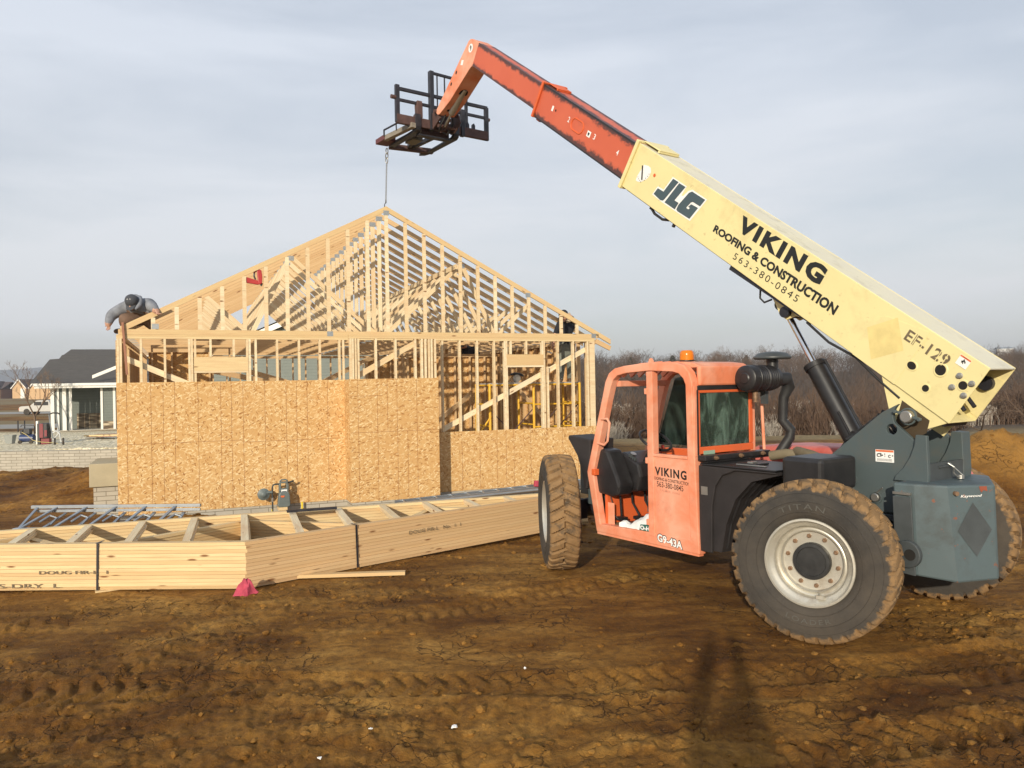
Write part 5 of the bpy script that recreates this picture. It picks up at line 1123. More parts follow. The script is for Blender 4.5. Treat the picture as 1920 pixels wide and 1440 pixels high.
# door lower panel with raised surround
mb=MB(); mb.prism([(1.405,.56),(1.425,1.395),(1.945,1.385),(1.965,.50),(1.40,.47)],lambda a,b,d:(a,d,b),.935,.972); door=mb.build('door_panel',M['orange'],cab,bev=.004)
mb=MB(); mb.box((1.42,.93,1.378),(1.95,.986,1.408)); mb.build('door_ledge',M['orange'],door,bev=.004)
for z in (2.02,1.30,.66):
    mb=MB(); mb.box((1.955,.955,z),(1.985,.998,z+.06)); mb.build('hinge',M['orange'],door,bev=.004)
cs=lambda off:(lambda x,z:(x,.972+off,z))
def ctext(txt,x0,x1,zb0,zt0,zb1,zt1,mat,name,bold=0,space=1,off=.002):
    mb=MB(); put_text(mb,txt,lambda u,v:cs(off)(x0+(x1-x0)*u,(zb0+(zb1-zb0)*u)+((zt0-zb0)+((zt1-zb1)-(zt0-zb0))*u)*v),bold,space); return mb.build(name,M[mat],door)
ctext('VIKING',1.872,1.438,1.188,1.275,1.170,1.262,'black','company_lettering',.035,1.2)
ctext('ROOFING & CONSTRUCTION',1.905,1.40,1.142,1.172,1.118,1.152,'black','company_lettering',.012)
ctext('563-380-0845',1.845,1.484,1.072,1.128,1.055,1.112,'black','phone_lettering',.002,1.0)
ctext('CALMAR, IOWA',1.80,1.53,1.025,1.053,1.008,1.036,'faint','town_lettering',.002,1.1)
ctext('G9-43A',1.848,1.492,.503,.598,.470,.563,'black','model_lettering',.075,1.0,.0105)
ctext('G9-43A',1.840,1.500,.510,.590,.477,.555,'white','model_lettering',.03,1.0,.0125)
cbox('lower_skirt',(1.30,.90,.44),(2.80,.97,.505),bev=.004)
cbox('floor_plate',(1.30,.10,.50),(2.78,.93,.545),'muddy' if 'muddy' in M else 'rustysteel',.003)
mudm=plain('mud_on_floor',(.26,.17,.08),.95,0,.35,9,.6); M['mudf']=mudm
cbox('door_sill_mud',(1.97,.70,.546),(2.72,.965,.560),'mudf',.004)
# roof and canopy bars
mb=MB(); mb.prism([(1.33,2.285),(1.40,2.325),(1.56,2.345),(1.90,2.352),(1.90,2.325),(1.56,2.315),(1.42,2.28)],lambda a,b,d:(a,d,b),.13,.885); mb.build('roof',M['orange'],cab,bev=.004)
for y in np.linspace(.20,.82,6):
    mb=MB(); L=[(1.90,2.335),(2.2,2.325),(2.40,2.29),(2.50,2.22)]
    for (a,b) in zip(L[:-1],L[1:]): mb.beam((a[0],y,a[1]),(b[0],y,b[1]),.030,.05,(0,0,1))
    mb.build('roof_bar',M['orange'],cab)
cbox('canopy_crossbar',(2.47,.13,2.10),(2.54,.885,2.165))
cbox('rear_header',(1.325,.13,2.10),(1.375,.885,2.300),bev=.02); cbox('rear_post',(1.322,YR,1.40),(1.372,YR+.06,2.12)); cbox('rear_post',(1.322,.915,1.41),(1.34,.975,2.10),'orange',.004)
mb=MB(); mb.box((1.312,.13,2.06),(1.324,.93,2.10)); mb.box((1.312,.925,1.42),(1.324,.94,2.06)); mb.build('window_gasket',M['blackpl'],cab)
# rear window frame and pane
mb=MB(); x0_,x1_=1.318,1.345
for a,b in (((x0_,.10,1.43),(x1_,.925,1.50)),((x0_,.10,2.03),(x1_,.925,2.058)),((x0_,.10,1.501),(x1_,.155,2.029)),((x0_,.895,1.501),(x1_,.925,2.029))): mb.box(a,b)
rwf=mb.build('rear_window',M['orange_in'],cab,bev=.006)
mb=MB(); mb.box((1.328,.156,1.502),(1.334,.894,2.028)); mb.build('pane',M['glass'],rwf)
mb=MB(); mb.box((1.311,.70,1.425),(1.317,.86,1.462)); mb.build('window_label',plain('green_label',(.25,.36,.27),.7),rwf)
mb=MB(); mb.tube([(1.29,-.04,1.37),(1.30,-.02,1.95)],.016,8); mb.build('guard_post',M['orange'],cab)
# right side panel and window
mb=MB(); mb.prism([(1.43,.56),(1.43,1.40),(2.78,1.37),(2.86,1.13),(2.74,.56)],lambda a,b,d:(a,d,b),YR+.01,YR+.05); mb.build('right_panel',M['orange_in'],cab)
mb=MB(); mb.prism([(1.43,1.42),(1.43,2.2),(2.2,2.23),(2.40,2.18),(2.70,1.42)],lambda a,b,d:(a,d,b),YR+.035,YR+.041); mb.build('right_window',M['glassc'],cab)
mb=MB(); mb.box((2.0,YR+.052,1.18),(2.07,YR+.054,1.34)); mb.box((1.86,YR+.052,1.18),(1.93,YR+.054,1.31)); mb.build('inside_label',M['white'],cab)
cbox('cab_front_wall',(2.70,.14,.546),(2.735,.90,1.0),'orange_in',.003); cbox('rear_inner_panel',(1.376,.13,.546),(1.40,.885,1.41),'orange_in',.003)
cbox('corner_gusset',(2.60,.88,.546),(2.73,.89,.80),'orange',.002)
# dash console, wheel, seat, pedals, lever
mb=MB(); mb.prism([(2.90,.90),(2.93,1.13),(2.84,1.36),(2.78,1.40),(2.66,1.39),(2.50,1.10),(2.46,1.0),(2.50,.90),(2.60,.875)],lambda a,b,d:(a,d,b),.70,.93); mb.build('side_console',M['blackpl'],TEL,bev=.03)
mb=MB(); mb.prism([(2.90,.92),(2.92,1.20),(2.82,1.30),(2.66,1.36),(2.40,1.24),(2.36,1.10),(2.42,.93),(2.6,.90)],lambda a,b,d:(a,d,b),.15,.70); dash=mb.build('dashboard',M['blackpl'],TEL,bev=.03)
mb=MB(); mb.lathe([(.035,0),(.035,.006),(.0,.006)],(2.58,.60,1.335),(-.45,0,.9),16); mb.build('dial',M['steel'],dash)
for k in range(4):
    mb=MB(); mb.box((2.46+.03*k,.66,1.27+.012*k),(2.475+.03*k,.69,1.30+.012*k)); mb.build('switch',M['greydark'],dash)
mb=MB(); mb.tube([(2.44,.50,1.2),(2.40,.47,1.40)],.009); mb.lathe([(.022,0),(.022,.04),(0,.045)],(2.40,.47,1.39),(0,0,1),10); mb.build('lever',M['red'],dash)
mb=MB(); mb.tube([(2.35,.43,1.25),(2.30,.42,1.42)],.009); mb.lathe([(.018,0),(.018,.03),(0,.035)],(2.30,.42,1.41),(0,0,1),10); mb.build('lever',M['red'],dash)
sc_=Vector((2.28,.55,1.50)); sa=Vector((-.55,0,.83)).normalized(); su=Vector((0,1,0)); sv=sa.cross(su)
mb=MB(); mb.tube([sc_+(su*math.cos(a)+sv*math.sin(a))*.185 for a in np.linspace(0,2*math.pi,33)],.015,8,False)
for a in (30,150,270): mb.tube([sc_-sa*.03,sc_+(su*math.cos(R(a))+sv*math.sin(R(a)))*.18],.011,6)
mb.tube([sc_-sa*.03,sc_-sa*.30],.03,10); mb.lathe([(.05,0),(.05,.02),(0,.025)],sc_-sa*.035,sa,14); mb.build('steering_wheel',M['blackpl'],TEL,smooth=True)
mb=MB(); mb.box((1.48,.30,.95),(1.92,.78,1.05)); mb.box((1.44,.30,1.05),(1.54,.78,1.55)); mb.box((1.5,.36,.55),(1.85,.72,.95)); mb.build('seat',M['blackdull'],TEL,bev=.035)
for y,x_ in ((.60,2.52),(.40,2.52),(.78,2.62)):
    mb=MB(); mb.tube([(2.62,y,.92),(2.62,y-.01,.78),(x_,y-.02,.64)],.013,8); mb.box((x_-.06,y-.06,.60),(x_+.05,y+.03,.635)); mb.build('pedal',M['blackpl'],TEL)
mb=MB(); mb.tube([(2.70,.88,.95),(2.66,.86,.8),(2.68,.84,.68),(2.62,.80,.60)],.006,6); mb.build('cable',M['rubber_hose'],TEL)
# grab handle, latch
mb=MB(); mb.tube([(2.68,.985,1.74),(2.575,.99,1.745),(2.535,.99,1.70),(2.575,.99,1.50),(2.63,.99,1.455),(2.75,.985,1.47)],.014,8); mb.build('grab_handle',M['orange'],cab,smooth=True)
mb=MB(); mb.box((2.80,.90,1.10),(2.86,.99,1.17)); mb.build('latch',M['orange_in'],cab,bev=.006)
mb=MB(); mb.prism([(1.90,2.35),(1.97,2.35),(1.955,2.385),(1.935,2.395),(1.915,2.385)],lambda a,b,d:(a,d,b),.93,.945); mb.build('lifting_eye',M['orange'],cab)
# bag on the cab floor
mb=MB(); P=[(2.40,.93,.57),(2.36,.94,.63),(2.16,.95,.66),(1.98,.95,.83),(1.95,.80,.86),(1.96,.72,.58),(2.2,.78,.57),(2.38,.90,.565)]
for x,y,z in P: mb.v.append((x,y,z)); 
for x,y,z in P: mb.v.append((x,y-.10,z-.01))
n=8
for j in range(n): mb.face((j,(j+1)%n,n+(j+1)%n,n+j))
tr=G.tessellate_polygon([[Vector((p[0],p[2],0)) for p in P]])
for t in tr: mb.face(t); mb.face([n+i for i in t])
mb=MB(); rows=[]
import random as _r
for i in range(13):
    f_=i/12; x=2.46-.60*f_; h=.035+.30*f_**1.5 if f_>.28 else .05-.015*f_; w_=.10+.10*f_
    if f_<.10: h=.065; w_=.11
    for j in range(9):
        g_=j/8; yy=.945-w_*g_*1.3; zz=.562+h*math.sin(math.pi*(g_*.80+.14))*(1+.10*math.sin(j*3.1+i*1.7)); mb.v.append((x+.012*math.sin(j*2+i),yy+.010*math.sin(i*2.3+j),zz if 0<j<8 else .562))
for i in range(12):
    for j in range(8): mb.face((i*9+j,i*9+j+1,(i+1)*9+j+1,(i+1)*9+j))
bag=empty('plastic_bag',(0,0,0)); bag.matrix_world=Matrix.Translation(VO)@Matrix.Rotation(R(90)+VTH,4,'Z')
tag(bag,'crumpled white plastic bag lying on the muddy cab floor','bag')
mb.build('bag_film',M['bag'],bag,smooth=True)
mb=MB(); mb.v+=[(2.14,.952,.575),(1.97,.958,.575),(1.97,.958,.655),(2.12,.952,.64)]; mb.face((0,1,2,3)); gb=mb.build('printed_band',M['baggreen'],bag)
mb=MB(); put_text(mb,'O-H',lambda u,v:(2.115-.14*u,.962,.588+.045*v),.05); mb.build('band_lettering',M['white'],gb)
# front fender
mb=MB(); mb.prism([(3.27,1.535),(3.29,1.50),(3.12,1.30),(3.04,1.10),(3.0,.93),(2.96,.93),(2.90,1.30),(2.88,1.50)],lambda a,b,d:(a,d,b),.62,.98); mb.build('front_fender',M['blackdull'],TEL,bev=.012)
mb=MB(); mb.box((2.88,.30,.85),(3.25,.62,1.30)); mb.box((2.9,.62,.75),(3.0,.93,.94)); mb.build('front_panel',M['grey'],TEL,bev=.01)
# beacon
mb=MB(); mb.lathe([(.078,0),(.078,.012),(.0,.012)],(1.66,.70,2.352),(0,0,1),20); be=mb.build('beacon_base',M['blackpl'],TEL)
mb=MB(); mb.lathe([(.070,.0),(.072,.01),(.070,.02),(.072,.03),(.070,.04),(.072,.05),(.066,.085),(.05,.10),(0,.103)],(1.66,.70,2.364),(0,0,1),24); mb.build('beacon_lens',M['amber'],be,smooth=True)
# air cleaner
AC=Vector((1.16,0,2.165))
mb=MB(); mb.lathe([(.0,-.012),(.05,-.012),(.06,-.004),(.11,-.004),(.128,.01),(.132,.03),(.132,.10),(.137,.105),(.137,.125),(.130,.13),(.127,.24),(.135,.245),(.135,.27),(.127,.275),(.127,.40),(.115,.46),(.08,.47),(0,.47)],AC+Vector((0,.42,0)),(0,-1,0),40); ac=mb.build('air_cleaner',M['blackpl'],TEL,smooth=True)
mb=MB()
for k in range(9): mb.lathe([(.1275,0),(.131,.004),(.1275,.008)],AC+Vector((0,.28-.03*k,0)),(0,-1,0),40)
mb.build('cleaner_ribs',M['blackpl'],ac,smooth=True)
mb=MB(); mb.lathe([(.02,0),(.03,.01),(.026,.05),(.03,.06),(.022,.10),(.03,.115),(.0,.12)],AC+Vector((0,.26,-.125)),(0,0,-1),12); mb.build('dust_valve',M['bolt'],ac,smooth=True)
mb=MB(); mb.lathe([(.062,-.06),(.058,.04),(.058,.10)],AC+Vector((0,-.02,.10)),(0,0,1),24); mb.lathe([(.063,0),(.063,.015)],AC+Vector((0,-.02,.16)),(0,0,1),24); mb.build('intake_neck',M['blackpl'],ac,smooth=True)
mb=MB(); mb.lathe([(.05,-.01),(.175,-.012),(.188,.0),(.186,.014),(.15,.045),(.135,.052),(.06,.066),(0,.068)],AC+Vector((0,-.02,.205)),(0,0,1),40); mb.build('rain_cap',M['greydark'],ac,smooth=True)
mb=MB(); mb.tube([AC+Vector((-.02,-.02,-.02)),AC+Vector((-.07,-.16,-.01)),AC+Vector((-.06,-.20,-.09)),AC+Vector((-.02,-.17,-.2)),AC+Vector((.0,-.17,-.44)),AC+Vector((-.06,-.22,-.54)),AC+Vector((-.05,-.22,-.62)),AC+Vector((.03,-.13,-.80))],[.07,.07,.065,.052,.050,.052,.052,.05],16); mb.build('intake_hose',M['rubber_hose'],ac,smooth=True)
mb=MB(); mb.box((1.20,-.0,1.9),(1.26,.05,2.06)); mb.box((1.2,.12,2.02),(1.33,.20,2.05)); mb.build('cleaner_bracket',M['greydark'],ac)

# ---------------------------------------------------------------- people
def skin_body(name,nodes,edges,mats,regions,parent,sub=1):
    # nodes: name->(pos,radius); regions: node->material index
    ks=list(nodes); me=bpy.data.meshes.new(name); me.from_pydata([nodes[k][0] for k in ks],[(ks.index(a),ks.index(b)) for a,b in edges],[])
    o=bpy.data.objects.new(name,me); COL.objects.link(o); md=o.modifiers.new('s','SKIN'); md.use_smooth_shade=True
    for i,k in enumerate(ks):
        r=nodes[k][1]; r=r if isinstance(r,tuple) else (r,r); me.skin_vertices[0].data[i].radius=r; me.skin_vertices[0].data[i].use_root=(i==0)
    s2=o.modifiers.new('u','SUBSURF'); s2.levels=2; s2.render_levels=2
    dg=bpy.context.evaluated_depsgraph_get(); m2=bpy.data.meshes.new_from_object(o.evaluated_get(dg)); bpy.data.objects.remove(o)
    m2.name=name
    for m_ in mats: m2.materials.append(M[m_])
    regions[('chest','neck')]=0
    segs=[(Vector(nodes[a][0]),Vector(nodes[b][0]),regions.get((a,b),regions.get(b,0))) for a,b in edges]
    for p in m2.polygons:
        c=p.center; best=1e9;mi=0
        for a,b,r in segs:
            ab=b-a; t=max(0,min(1,(c-a).dot(ab)/max(ab.length_squared,1e-9))); d_=(c-(a+ab*t)).length
            if d_<best: best=d_;mi=r
        p.material_index=mi; p.use_smooth=True
    o=bpy.data.objects.new(name,m2); COL.objects.link(o); o.parent=parent; return o
def hand_nodes(nd,ed,rg,wr,pos,fwd,side,mi,s=.9):
    # palm plus five short bent fingers
    fwd=Vector(fwd).normalized(); side=Vector(side).normalized(); dn=fwd.cross(side).normalized(); p=Vector(pos)
    nd[wr+'p']=(tuple(p+fwd*.045*s),(.034*s,.020*s)); ed.append((wr,wr+'p')); rg[wr+'p']=mi
    for i,(o_,L) in enumerate(((-.032,.060),(-.011,.072),(.010,.068),(.030,.052))):
        a=p+fwd*.085*s+side*o_*s; b=a+fwd*L*.5*s+dn*.010; c=b+fwd*L*.35*s+dn*.028*s
        nd[wr+'f%d'%i]=(tuple(a),.0095*s); nd[wr+'g%d'%i]=(tuple(b),.0085*s); nd[wr+'h%d'%i]=(tuple(c),.0075*s)
        ed+= [(wr+'p',wr+'f%d'%i),(wr+'f%d'%i,wr+'g%d'%i),(wr+'g%d'%i,wr+'h%d'%i)]
        for q in 'fgh': rg[wr+q+'%d'%i]=mi
    a=p+fwd*.03*s-side*.045*s; b=a+fwd*.035*s-side*.012*s+dn*.02*s; nd[wr+'t']=(tuple(a),.011*s); nd[wr+'u']=(tuple(b),.009*s); ed+=[(wr+'p',wr+'t'),(wr+'t',wr+'u')]; rg[wr+'t']=mi; rg[wr+'u']=mi
def face_parts(parent,head,fwd,up,s,skin='skin'):
    fwd=Vector(fwd).normalized(); up=Vector(up).normalized(); sd_=fwd.cross(up).normalized(); up=sd_.cross(fwd)
    h=Vector(head)
    mb=MB(); b0=h+fwd*.092*s; mb.tube([b0+up*.02*s,b0+fwd*.012*s-up*.01*s,b0+fwd*.024*s-up*.03*s,b0+fwd*.0*s-up*.038*s],[.006*s,.010*s,.015*s,.010*s],8); mb.build('nose',M[skin],parent,smooth=True)
    for sg in (-1,1):
        mb=MB(); mb.tube([b0+sd_*sg*.032*s+up*.012*s-fwd*.012*s,b0+sd_*sg*.032*s+up*.012*s-fwd*.004*s],[.010*s,.006*s],8); mb.build('eye',M['black'],parent)
        mb=MB(); mb.tube([h+sd_*sg*.078*s+up*.015*s,h+sd_*sg*.092*s+up*.005*s-fwd*.01,h+sd_*sg*.080*s-up*.03*s],[.010*s,.016*s,.009*s],7); mb.build('ear',M[skin],parent,smooth=True)
    mb=MB(); mb.tube([b0+sd_*.022*s-up*.052*s-fwd*.01*s,b0-up*.054*s-fwd*.004*s,b0-sd_*.022*s-up*.052*s-fwd*.01*s],.005*s,6); mb.build('mouth',plain('lips',(.30,.12,.10),.6),parent)
def cap_obj(parent,head,fwd,up,s,mat,name='cap',brim=True):
    fwd=Vector(fwd).normalized(); up=Vector(up).normalized(); sd_=fwd.cross(up).normalized(); up=sd_.cross(fwd); h=Vector(head)
    mb=MB(); mb.lathe([(.100*s,-.012*s),(.106*s,.02*s),(.100*s,.06*s),(.080*s,.095*s),(.045*s,.118*s),(0,.125*s)],h+up*.005*s,up,22); c=mb.build(name,M[mat],parent,smooth=True)
    if brim:
        mb=MB(); pts=[]
        for i in range(9):
            a=R(-62+15.5*i); pts.append((math.sin(a),math.cos(a)))
        for q,(x,y) in enumerate(pts): mb.v.append(tuple(h+sd_*x*.095*s+fwd*(y*.095*s)+up*.015*s)); mb.v.append(tuple(h+sd_*x*.085*s+fwd*(.06*s+y*.115*s)+up*(-.012*s)))
        for q in range(8): mb.face((2*q,2*q+2,2*q+3,2*q+1))
        mb.build('cap_brim',M[mat],c)
    return c
# worker kneeling on the left eave, head bowed
w1p=empty('person',(-6.55,13.25,3.2)); tag(w1p,'man in grey hooded sweatshirt and dark cap crouching on the left roof corner','person')
O_=Vector((-6.55,13.25,3.2)); 
def rel(v): return tuple(Vector(v)-O_)
nd={};ed=[];rg={}
A=lambda k,p,r,mi=0: (nd.__setitem__(k,(rel((p[0]+.075,p[1],p[2])),r)),rg.__setitem__(k,mi))
A('hip',(-6.38,13.52,3.36),(.13,.15),1); A('waist',(-6.40,13.42,3.50),(.21,.19)); A('chest',(-6.46,13.28,3.57),(.25,.20)); A('neck',(-6.48,13.14,3.62),.065,2); A('head',(-6.495,13.05,3.655),(.092,.10),2); A('chin',(-6.50,12.975,3.60),.055,2)
A('shl',(-6.68,13.22,3.60),.125); A('ell',(-6.885,13.08,3.44),.10); A('wrl',(-6.875,12.98,3.29),.062)
A('shr',(-6.32,13.26,3.625),.13); A('elr',(-6.19,13.16,3.565),.095); A('wrr',(-6.13,13.12,3.50),.055)
A('kneel',(-6.68,13.04,3.38),.115,1); A('anl',(-6.74,13.35,3.20),.055,1); A('fol',(-6.86,13.12,3.165),.045,3)
A('kneer',(-6.33,13.15,3.34),.10,1); A('anr',(-6.30,13.5,3.20),.055,1)
ed=[('hip','waist'),('waist','chest'),('chest','neck'),('neck','head'),('head','chin'),('chest','shl'),('shl','ell'),('ell','wrl'),('chest','shr'),('shr','elr'),('elr','wrr'),('hip','kneel'),('kneel','anl'),('anl','fol'),('hip','kneer'),('kneer','anr')]
hand_nodes(nd,ed,rg,'wrl',nd['wrl'][0],(.05,-.1,-1),(1,0,0),2,.85); hand_nodes(nd,ed,rg,'wrr',nd['wrr'][0],(.6,-.5,-.6),(.6,.6,0),2,1.0)
skin_body('body',nd,ed,['hoodie','brownpants','skin','boot'],rg,w1p)
hd=rel((-6.42,13.04,3.655)); face_parts(w1p,hd,(-.05,-.80,-.60),(0,-.55,.83),1.0); c=cap_obj(w1p,hd,(-.05,-.62,-.78),(0,-.78,.62),1.05,'cap')
mb=MB(); hv=Vector(hd); put_text(mb,'RS',lambda u,v:hv+Vector((-.028+.06*u,-.128-.002*v,.0+.04*v)),.02); mb.build('cap_badge',M['white'],c)
# hood folded behind the neck
mb=MB(); mb.tube([Vector(hd)+Vector(q_) for q_ in ((-.06,-.04,-.13),(-.115,.0,-.06),(-.11,.05,.02),(-.07,.10,.075),(0,.12,.095),(.07,.10,.075),(.11,.05,.02),(.115,.0,-.06),(.06,-.04,-.13))],[.025,.04,.045,.05,.055,.05,.045,.04,.025],10); mb.build('hood',M['hoodie'],w1p,smooth=True)
# worker standing on the scaffold inside the right side
q0=house_pt(8.72,.62,2.147); w2=empty('person',q0,PSI); w2.scale=(1.04,1.04,1.07); tag(w2,'man in black fleece and camouflage trousers standing on the yellow scaffold','person')
nd={};ed=[];rg={}
A=lambda k,p,r,mi=0: (nd.__setitem__(k,(tuple(p),r)),rg.__setitem__(k,mi))
A('hip',(.02,0,.80),(.14,.11),1); A('waist',(.03,.0,.95),(.145,.115)); A('chest',(.06,-.02,1.16),(.17,.13)); A('neck',(.03,-.06,1.30),.055,2); A('head',(-.03,-.09,1.375),(.085,.092),2); A('chin',(-.08,-.10,1.325),.05,2)
A('shl',(-.12,-.04,1.22),.07); A('ell',(-.22,-.05,1.0),.052); A('wrl',(-.30,-.10,.80),.038,2)
A('shr',(.24,-.02,1.22),.07); A('elr',(.12,-.16,1.34),.05); A('wrr',(-.14,-.20,1.42),.04,2)
A('kl',(-.05,-.02,.42),.075,1); A('al',(-.06,.03,.07),.048,1); A('fl',(-.12,-.04,.035),.038,3); A('kr',(.14,0,.42),.075,1); A('ar',(.15,.05,.07),.048,1); A('fr',(.11,-.06,.035),.038,3)
ed=[('hip','waist'),('waist','chest'),('chest','neck'),('neck','head'),('head','chin'),('chest','shl'),('shl','ell'),('ell','wrl'),('chest','shr'),('shr','elr'),('elr','wrr'),('hip','kl'),('kl','al'),('al','fl'),('hip','kr'),('kr','ar'),('ar','fr')]
hand_nodes(nd,ed,rg,'wrl',nd['wrl'][0],(-.1,0,-1),(0,1,0),2,1.0); hand_nodes(nd,ed,rg,'wrr',nd['wrr'][0],(-.7,0,.5),(0,1,0),2,1.0)
skin_body('body',nd,ed,['blackcloth','camo','skin','boot'],rg,w2)
face_parts(w2,(-.03,-.09,1.375),(-.9,-.2,-.3),(-.3,0,.95),.92); cap_obj(w2,(-.03,-.09,1.375),(-.9,-.2,-.3),(-.3,0,.95),.98,'blackcloth')
mb=MB(); mb.tube([(.06,-.14,1.43),(.10,-.13,1.35),(.08,-.14,1.28),(.0,-.16,1.25)],[.03,.042,.04,.03],8); mb.build('hood_lining',M['tancap'],w2,smooth=True)
ham=empty('hammer',house_pt(8.40,.52,2.93),PSI); tag(ham,'hammer held low by the man in black on the scaffold','hammer')
mb=MB(); mb.tube([(0,0,.06),(-.09,-.02,-.10)],.012,8); mb.build('handle',M['pine_red'],ham); mb=MB(); mb.beam((-.14,-.02,-.09),(-.03,-.02,-.13),.028,.028); mb.build('head',M['steel'],ham)
# third worker bent over behind the partition
w3=empty('person',house_pt(7.05,3.6,.19),PSI); tag(w3,'person dressed in black bending over behind the inside wall studs','person')
nd={};ed=[];rg={}; s3=1.0
A('hip',(.36,.15,2.05),(.13,.12),1); A('waist',(.38,.05,2.35),(.14,.12)); A('chest',(.47,-.1,2.84),(.22,.17)); A('neck',(.38,-.2,2.90),.05,2); A('head',(.28,-.25,2.93),(.085,.09),2); A('chin',(.24,-.28,2.87),.045,2)
A('shl',(.34,-.05,2.86),.075); A('ell',(.25,-.2,2.62),.052); A('wrl',(.22,-.45,2.55),.04,2); A('shr',(.66,-.05,2.86),.075); A('elr',(.75,-.2,2.62),.052); A('wrr',(.6,-.45,2.6),.04,2)
A('kl',(.28,.1,1.65),.075,1); A('al',(.28,.15,1.27),.05,1); A('fl',(.28,.02,1.23),.04,3); A('kr',(.45,.1,1.65),.075,1); A('ar',(.45,.15,1.27),.05,1); A('fr',(.45,.02,1.23),.04,3)
ed=[('hip','waist'),('waist','chest'),('chest','neck'),('neck','head'),('head','chin'),('chest','shl'),('shl','ell'),('ell','wrl'),('chest','shr'),('shr','elr'),('elr','wrr'),('hip','kl'),('kl','al'),('al','fl'),('hip','kr'),('kr','ar'),('ar','fr')]
hand_nodes(nd,ed,rg,'wrl',nd['wrl'][0],(0,-1,0),(1,0,0),2,1.0); hand_nodes(nd,ed,rg,'wrr',nd['wrr'][0],(0,-1,0),(1,0,0),2,1.0)
skin_body('body',nd,ed,['blackcloth','blackcloth','skin','boot'],rg,w3); cap_obj(w3,(.28,-.25,2.93),(-.6,-.6,-.2),(0,0,1),.98,'blackcloth')
sl=empty('step_ladder',house_pt(7.41,3.75,.19),PSI); tag(sl,'step ladder under the person in black behind the inside wall','ladder')
for sg in (-1,1):
    mb=MB(); mb.beam((.02+sg*.22,-.35,0),(.02+sg*.16,-.02,1.2),.03,.06); mb.build('rail',M['alu'],sl); mb=MB(); mb.beam((.02+sg*.22,.45,0),(.02+sg*.16,.06,1.2),.03,.05); mb.build('rail',M['alu'],sl)
for k in range(4):
    mb=MB(); y=-.35+.33*(.25+.25*k); mb.box((-.17,y-.04,.28+.29*k),(.21,y+.04,.30+.29*k)); mb.build('tread',M['alu'],sl)
mb=MB(); mb.box((-.22,-.12,1.195),(.22,.24,1.225)); mb.build('top_step',M['alu'],sl)
# the photographer, whose shadow falls on the foreground
ph=empty('person',(-.06,-.42,0)); tag(ph,'person standing behind the camera holding a phone up','person')
nd={};ed=[];rg={}
A('hip',(0,0,1.0),(.20,.15),1); A('waist',(0,0,1.18),(.21,.15)); A('chest',(0,.02,1.45),(.25,.17)); A('neck',(0,.03,1.60),.065,2); A('head',(0,.06,1.74),(.095,.11),2)
A('shl',(-.20,.02,1.50),.08); A('ell',(-.15,.2,1.66),.085); A('wrl',(-.08,.28,1.93),.06,2); A('shr',(.20,.02,1.50),.09); A('elr',(.15,.2,1.66),.085); A('wrr',(.12,.28,1.98),.045,2)
A('kl',(-.12,.02,.52),.09,1); A('al',(-.14,-.02,.10),.06,1); A('fl',(-.15,.12,.04),.045,3); A('kr',(.12,.02,.52),.09,1); A('ar',(.14,-.02,.10),.06,1); A('fr',(.15,.12,.04),.045,3)
ed=[('hip','waist'),('waist','chest'),('chest','neck'),('neck','head'),('chest','shl'),('shl','ell'),('ell','wrl'),('chest','shr'),('shr','elr'),('elr','wrr'),('hip','kl'),('kl','al'),('al','fl'),('hip','kr'),('kr','ar'),('ar','fr')]
hand_nodes(nd,ed,rg,'wrl',nd['wrl'][0],(.1,0,1),(0,1,0),2,1.0); hand_nodes(nd,ed,rg,'wrr',nd['wrr'][0],(-.1,0,1),(0,1,0),2,1.0)
skin_body('body',nd,ed,['hoodie','blackcloth','skin','boot'],rg,ph)

# ---------------------------------------------------------------- nail gun
ng=empty('nail_gun',house_pt(2.2,.06,4.03),PSI); tag(ng,'red framing nail gun hung on the left slope of the roof trusses','nail gun')
mb=MB(); mb.prism([(.07,.25),(.11,.265),(.15,.25),(.165,.16),(.16,.02),(.13,-.01),(.10,.0),(.09,.05)],lambda a,b,d:(a,d,b),-.05,.03); b=mb.build('body',M['red'],ng,bev=.012)
mb=MB(); mb.prism([(-.13,.10),(-.10,.115),(.09,.06),(.12,.03),(.10,-.015),(-.10,.015),(-.125,.03)],lambda a,b,d:(a,d,b),-.045,.02); mb.build('magazine',M['red'],ng,bev=.008)
mb=MB(); mb.prism([(-.155,.09),(-.13,.10),(-.125,.025),(-.15,.02)],lambda a,b,d:(a,d,b),-.045,.02); mb.build('magazine_end',M['blackpl'],ng,bev=.004)
mb=MB(); mb.tube([(.03,-.01,.20),(.025,-.01,.14),(.05,-.01,.08)],.015,8); mb.tube([(.16,-.01,.02),(.14,-.01,-.03)],.018,8); mb.build('nose',M['blackpl'],ng)
mb=MB(); mb.tube([(.07,-.01,.245),(.04,-.01,.22),(.03,-.01,.20)],.016,8); mb.build('handle',M['red'],ng,smooth=True)
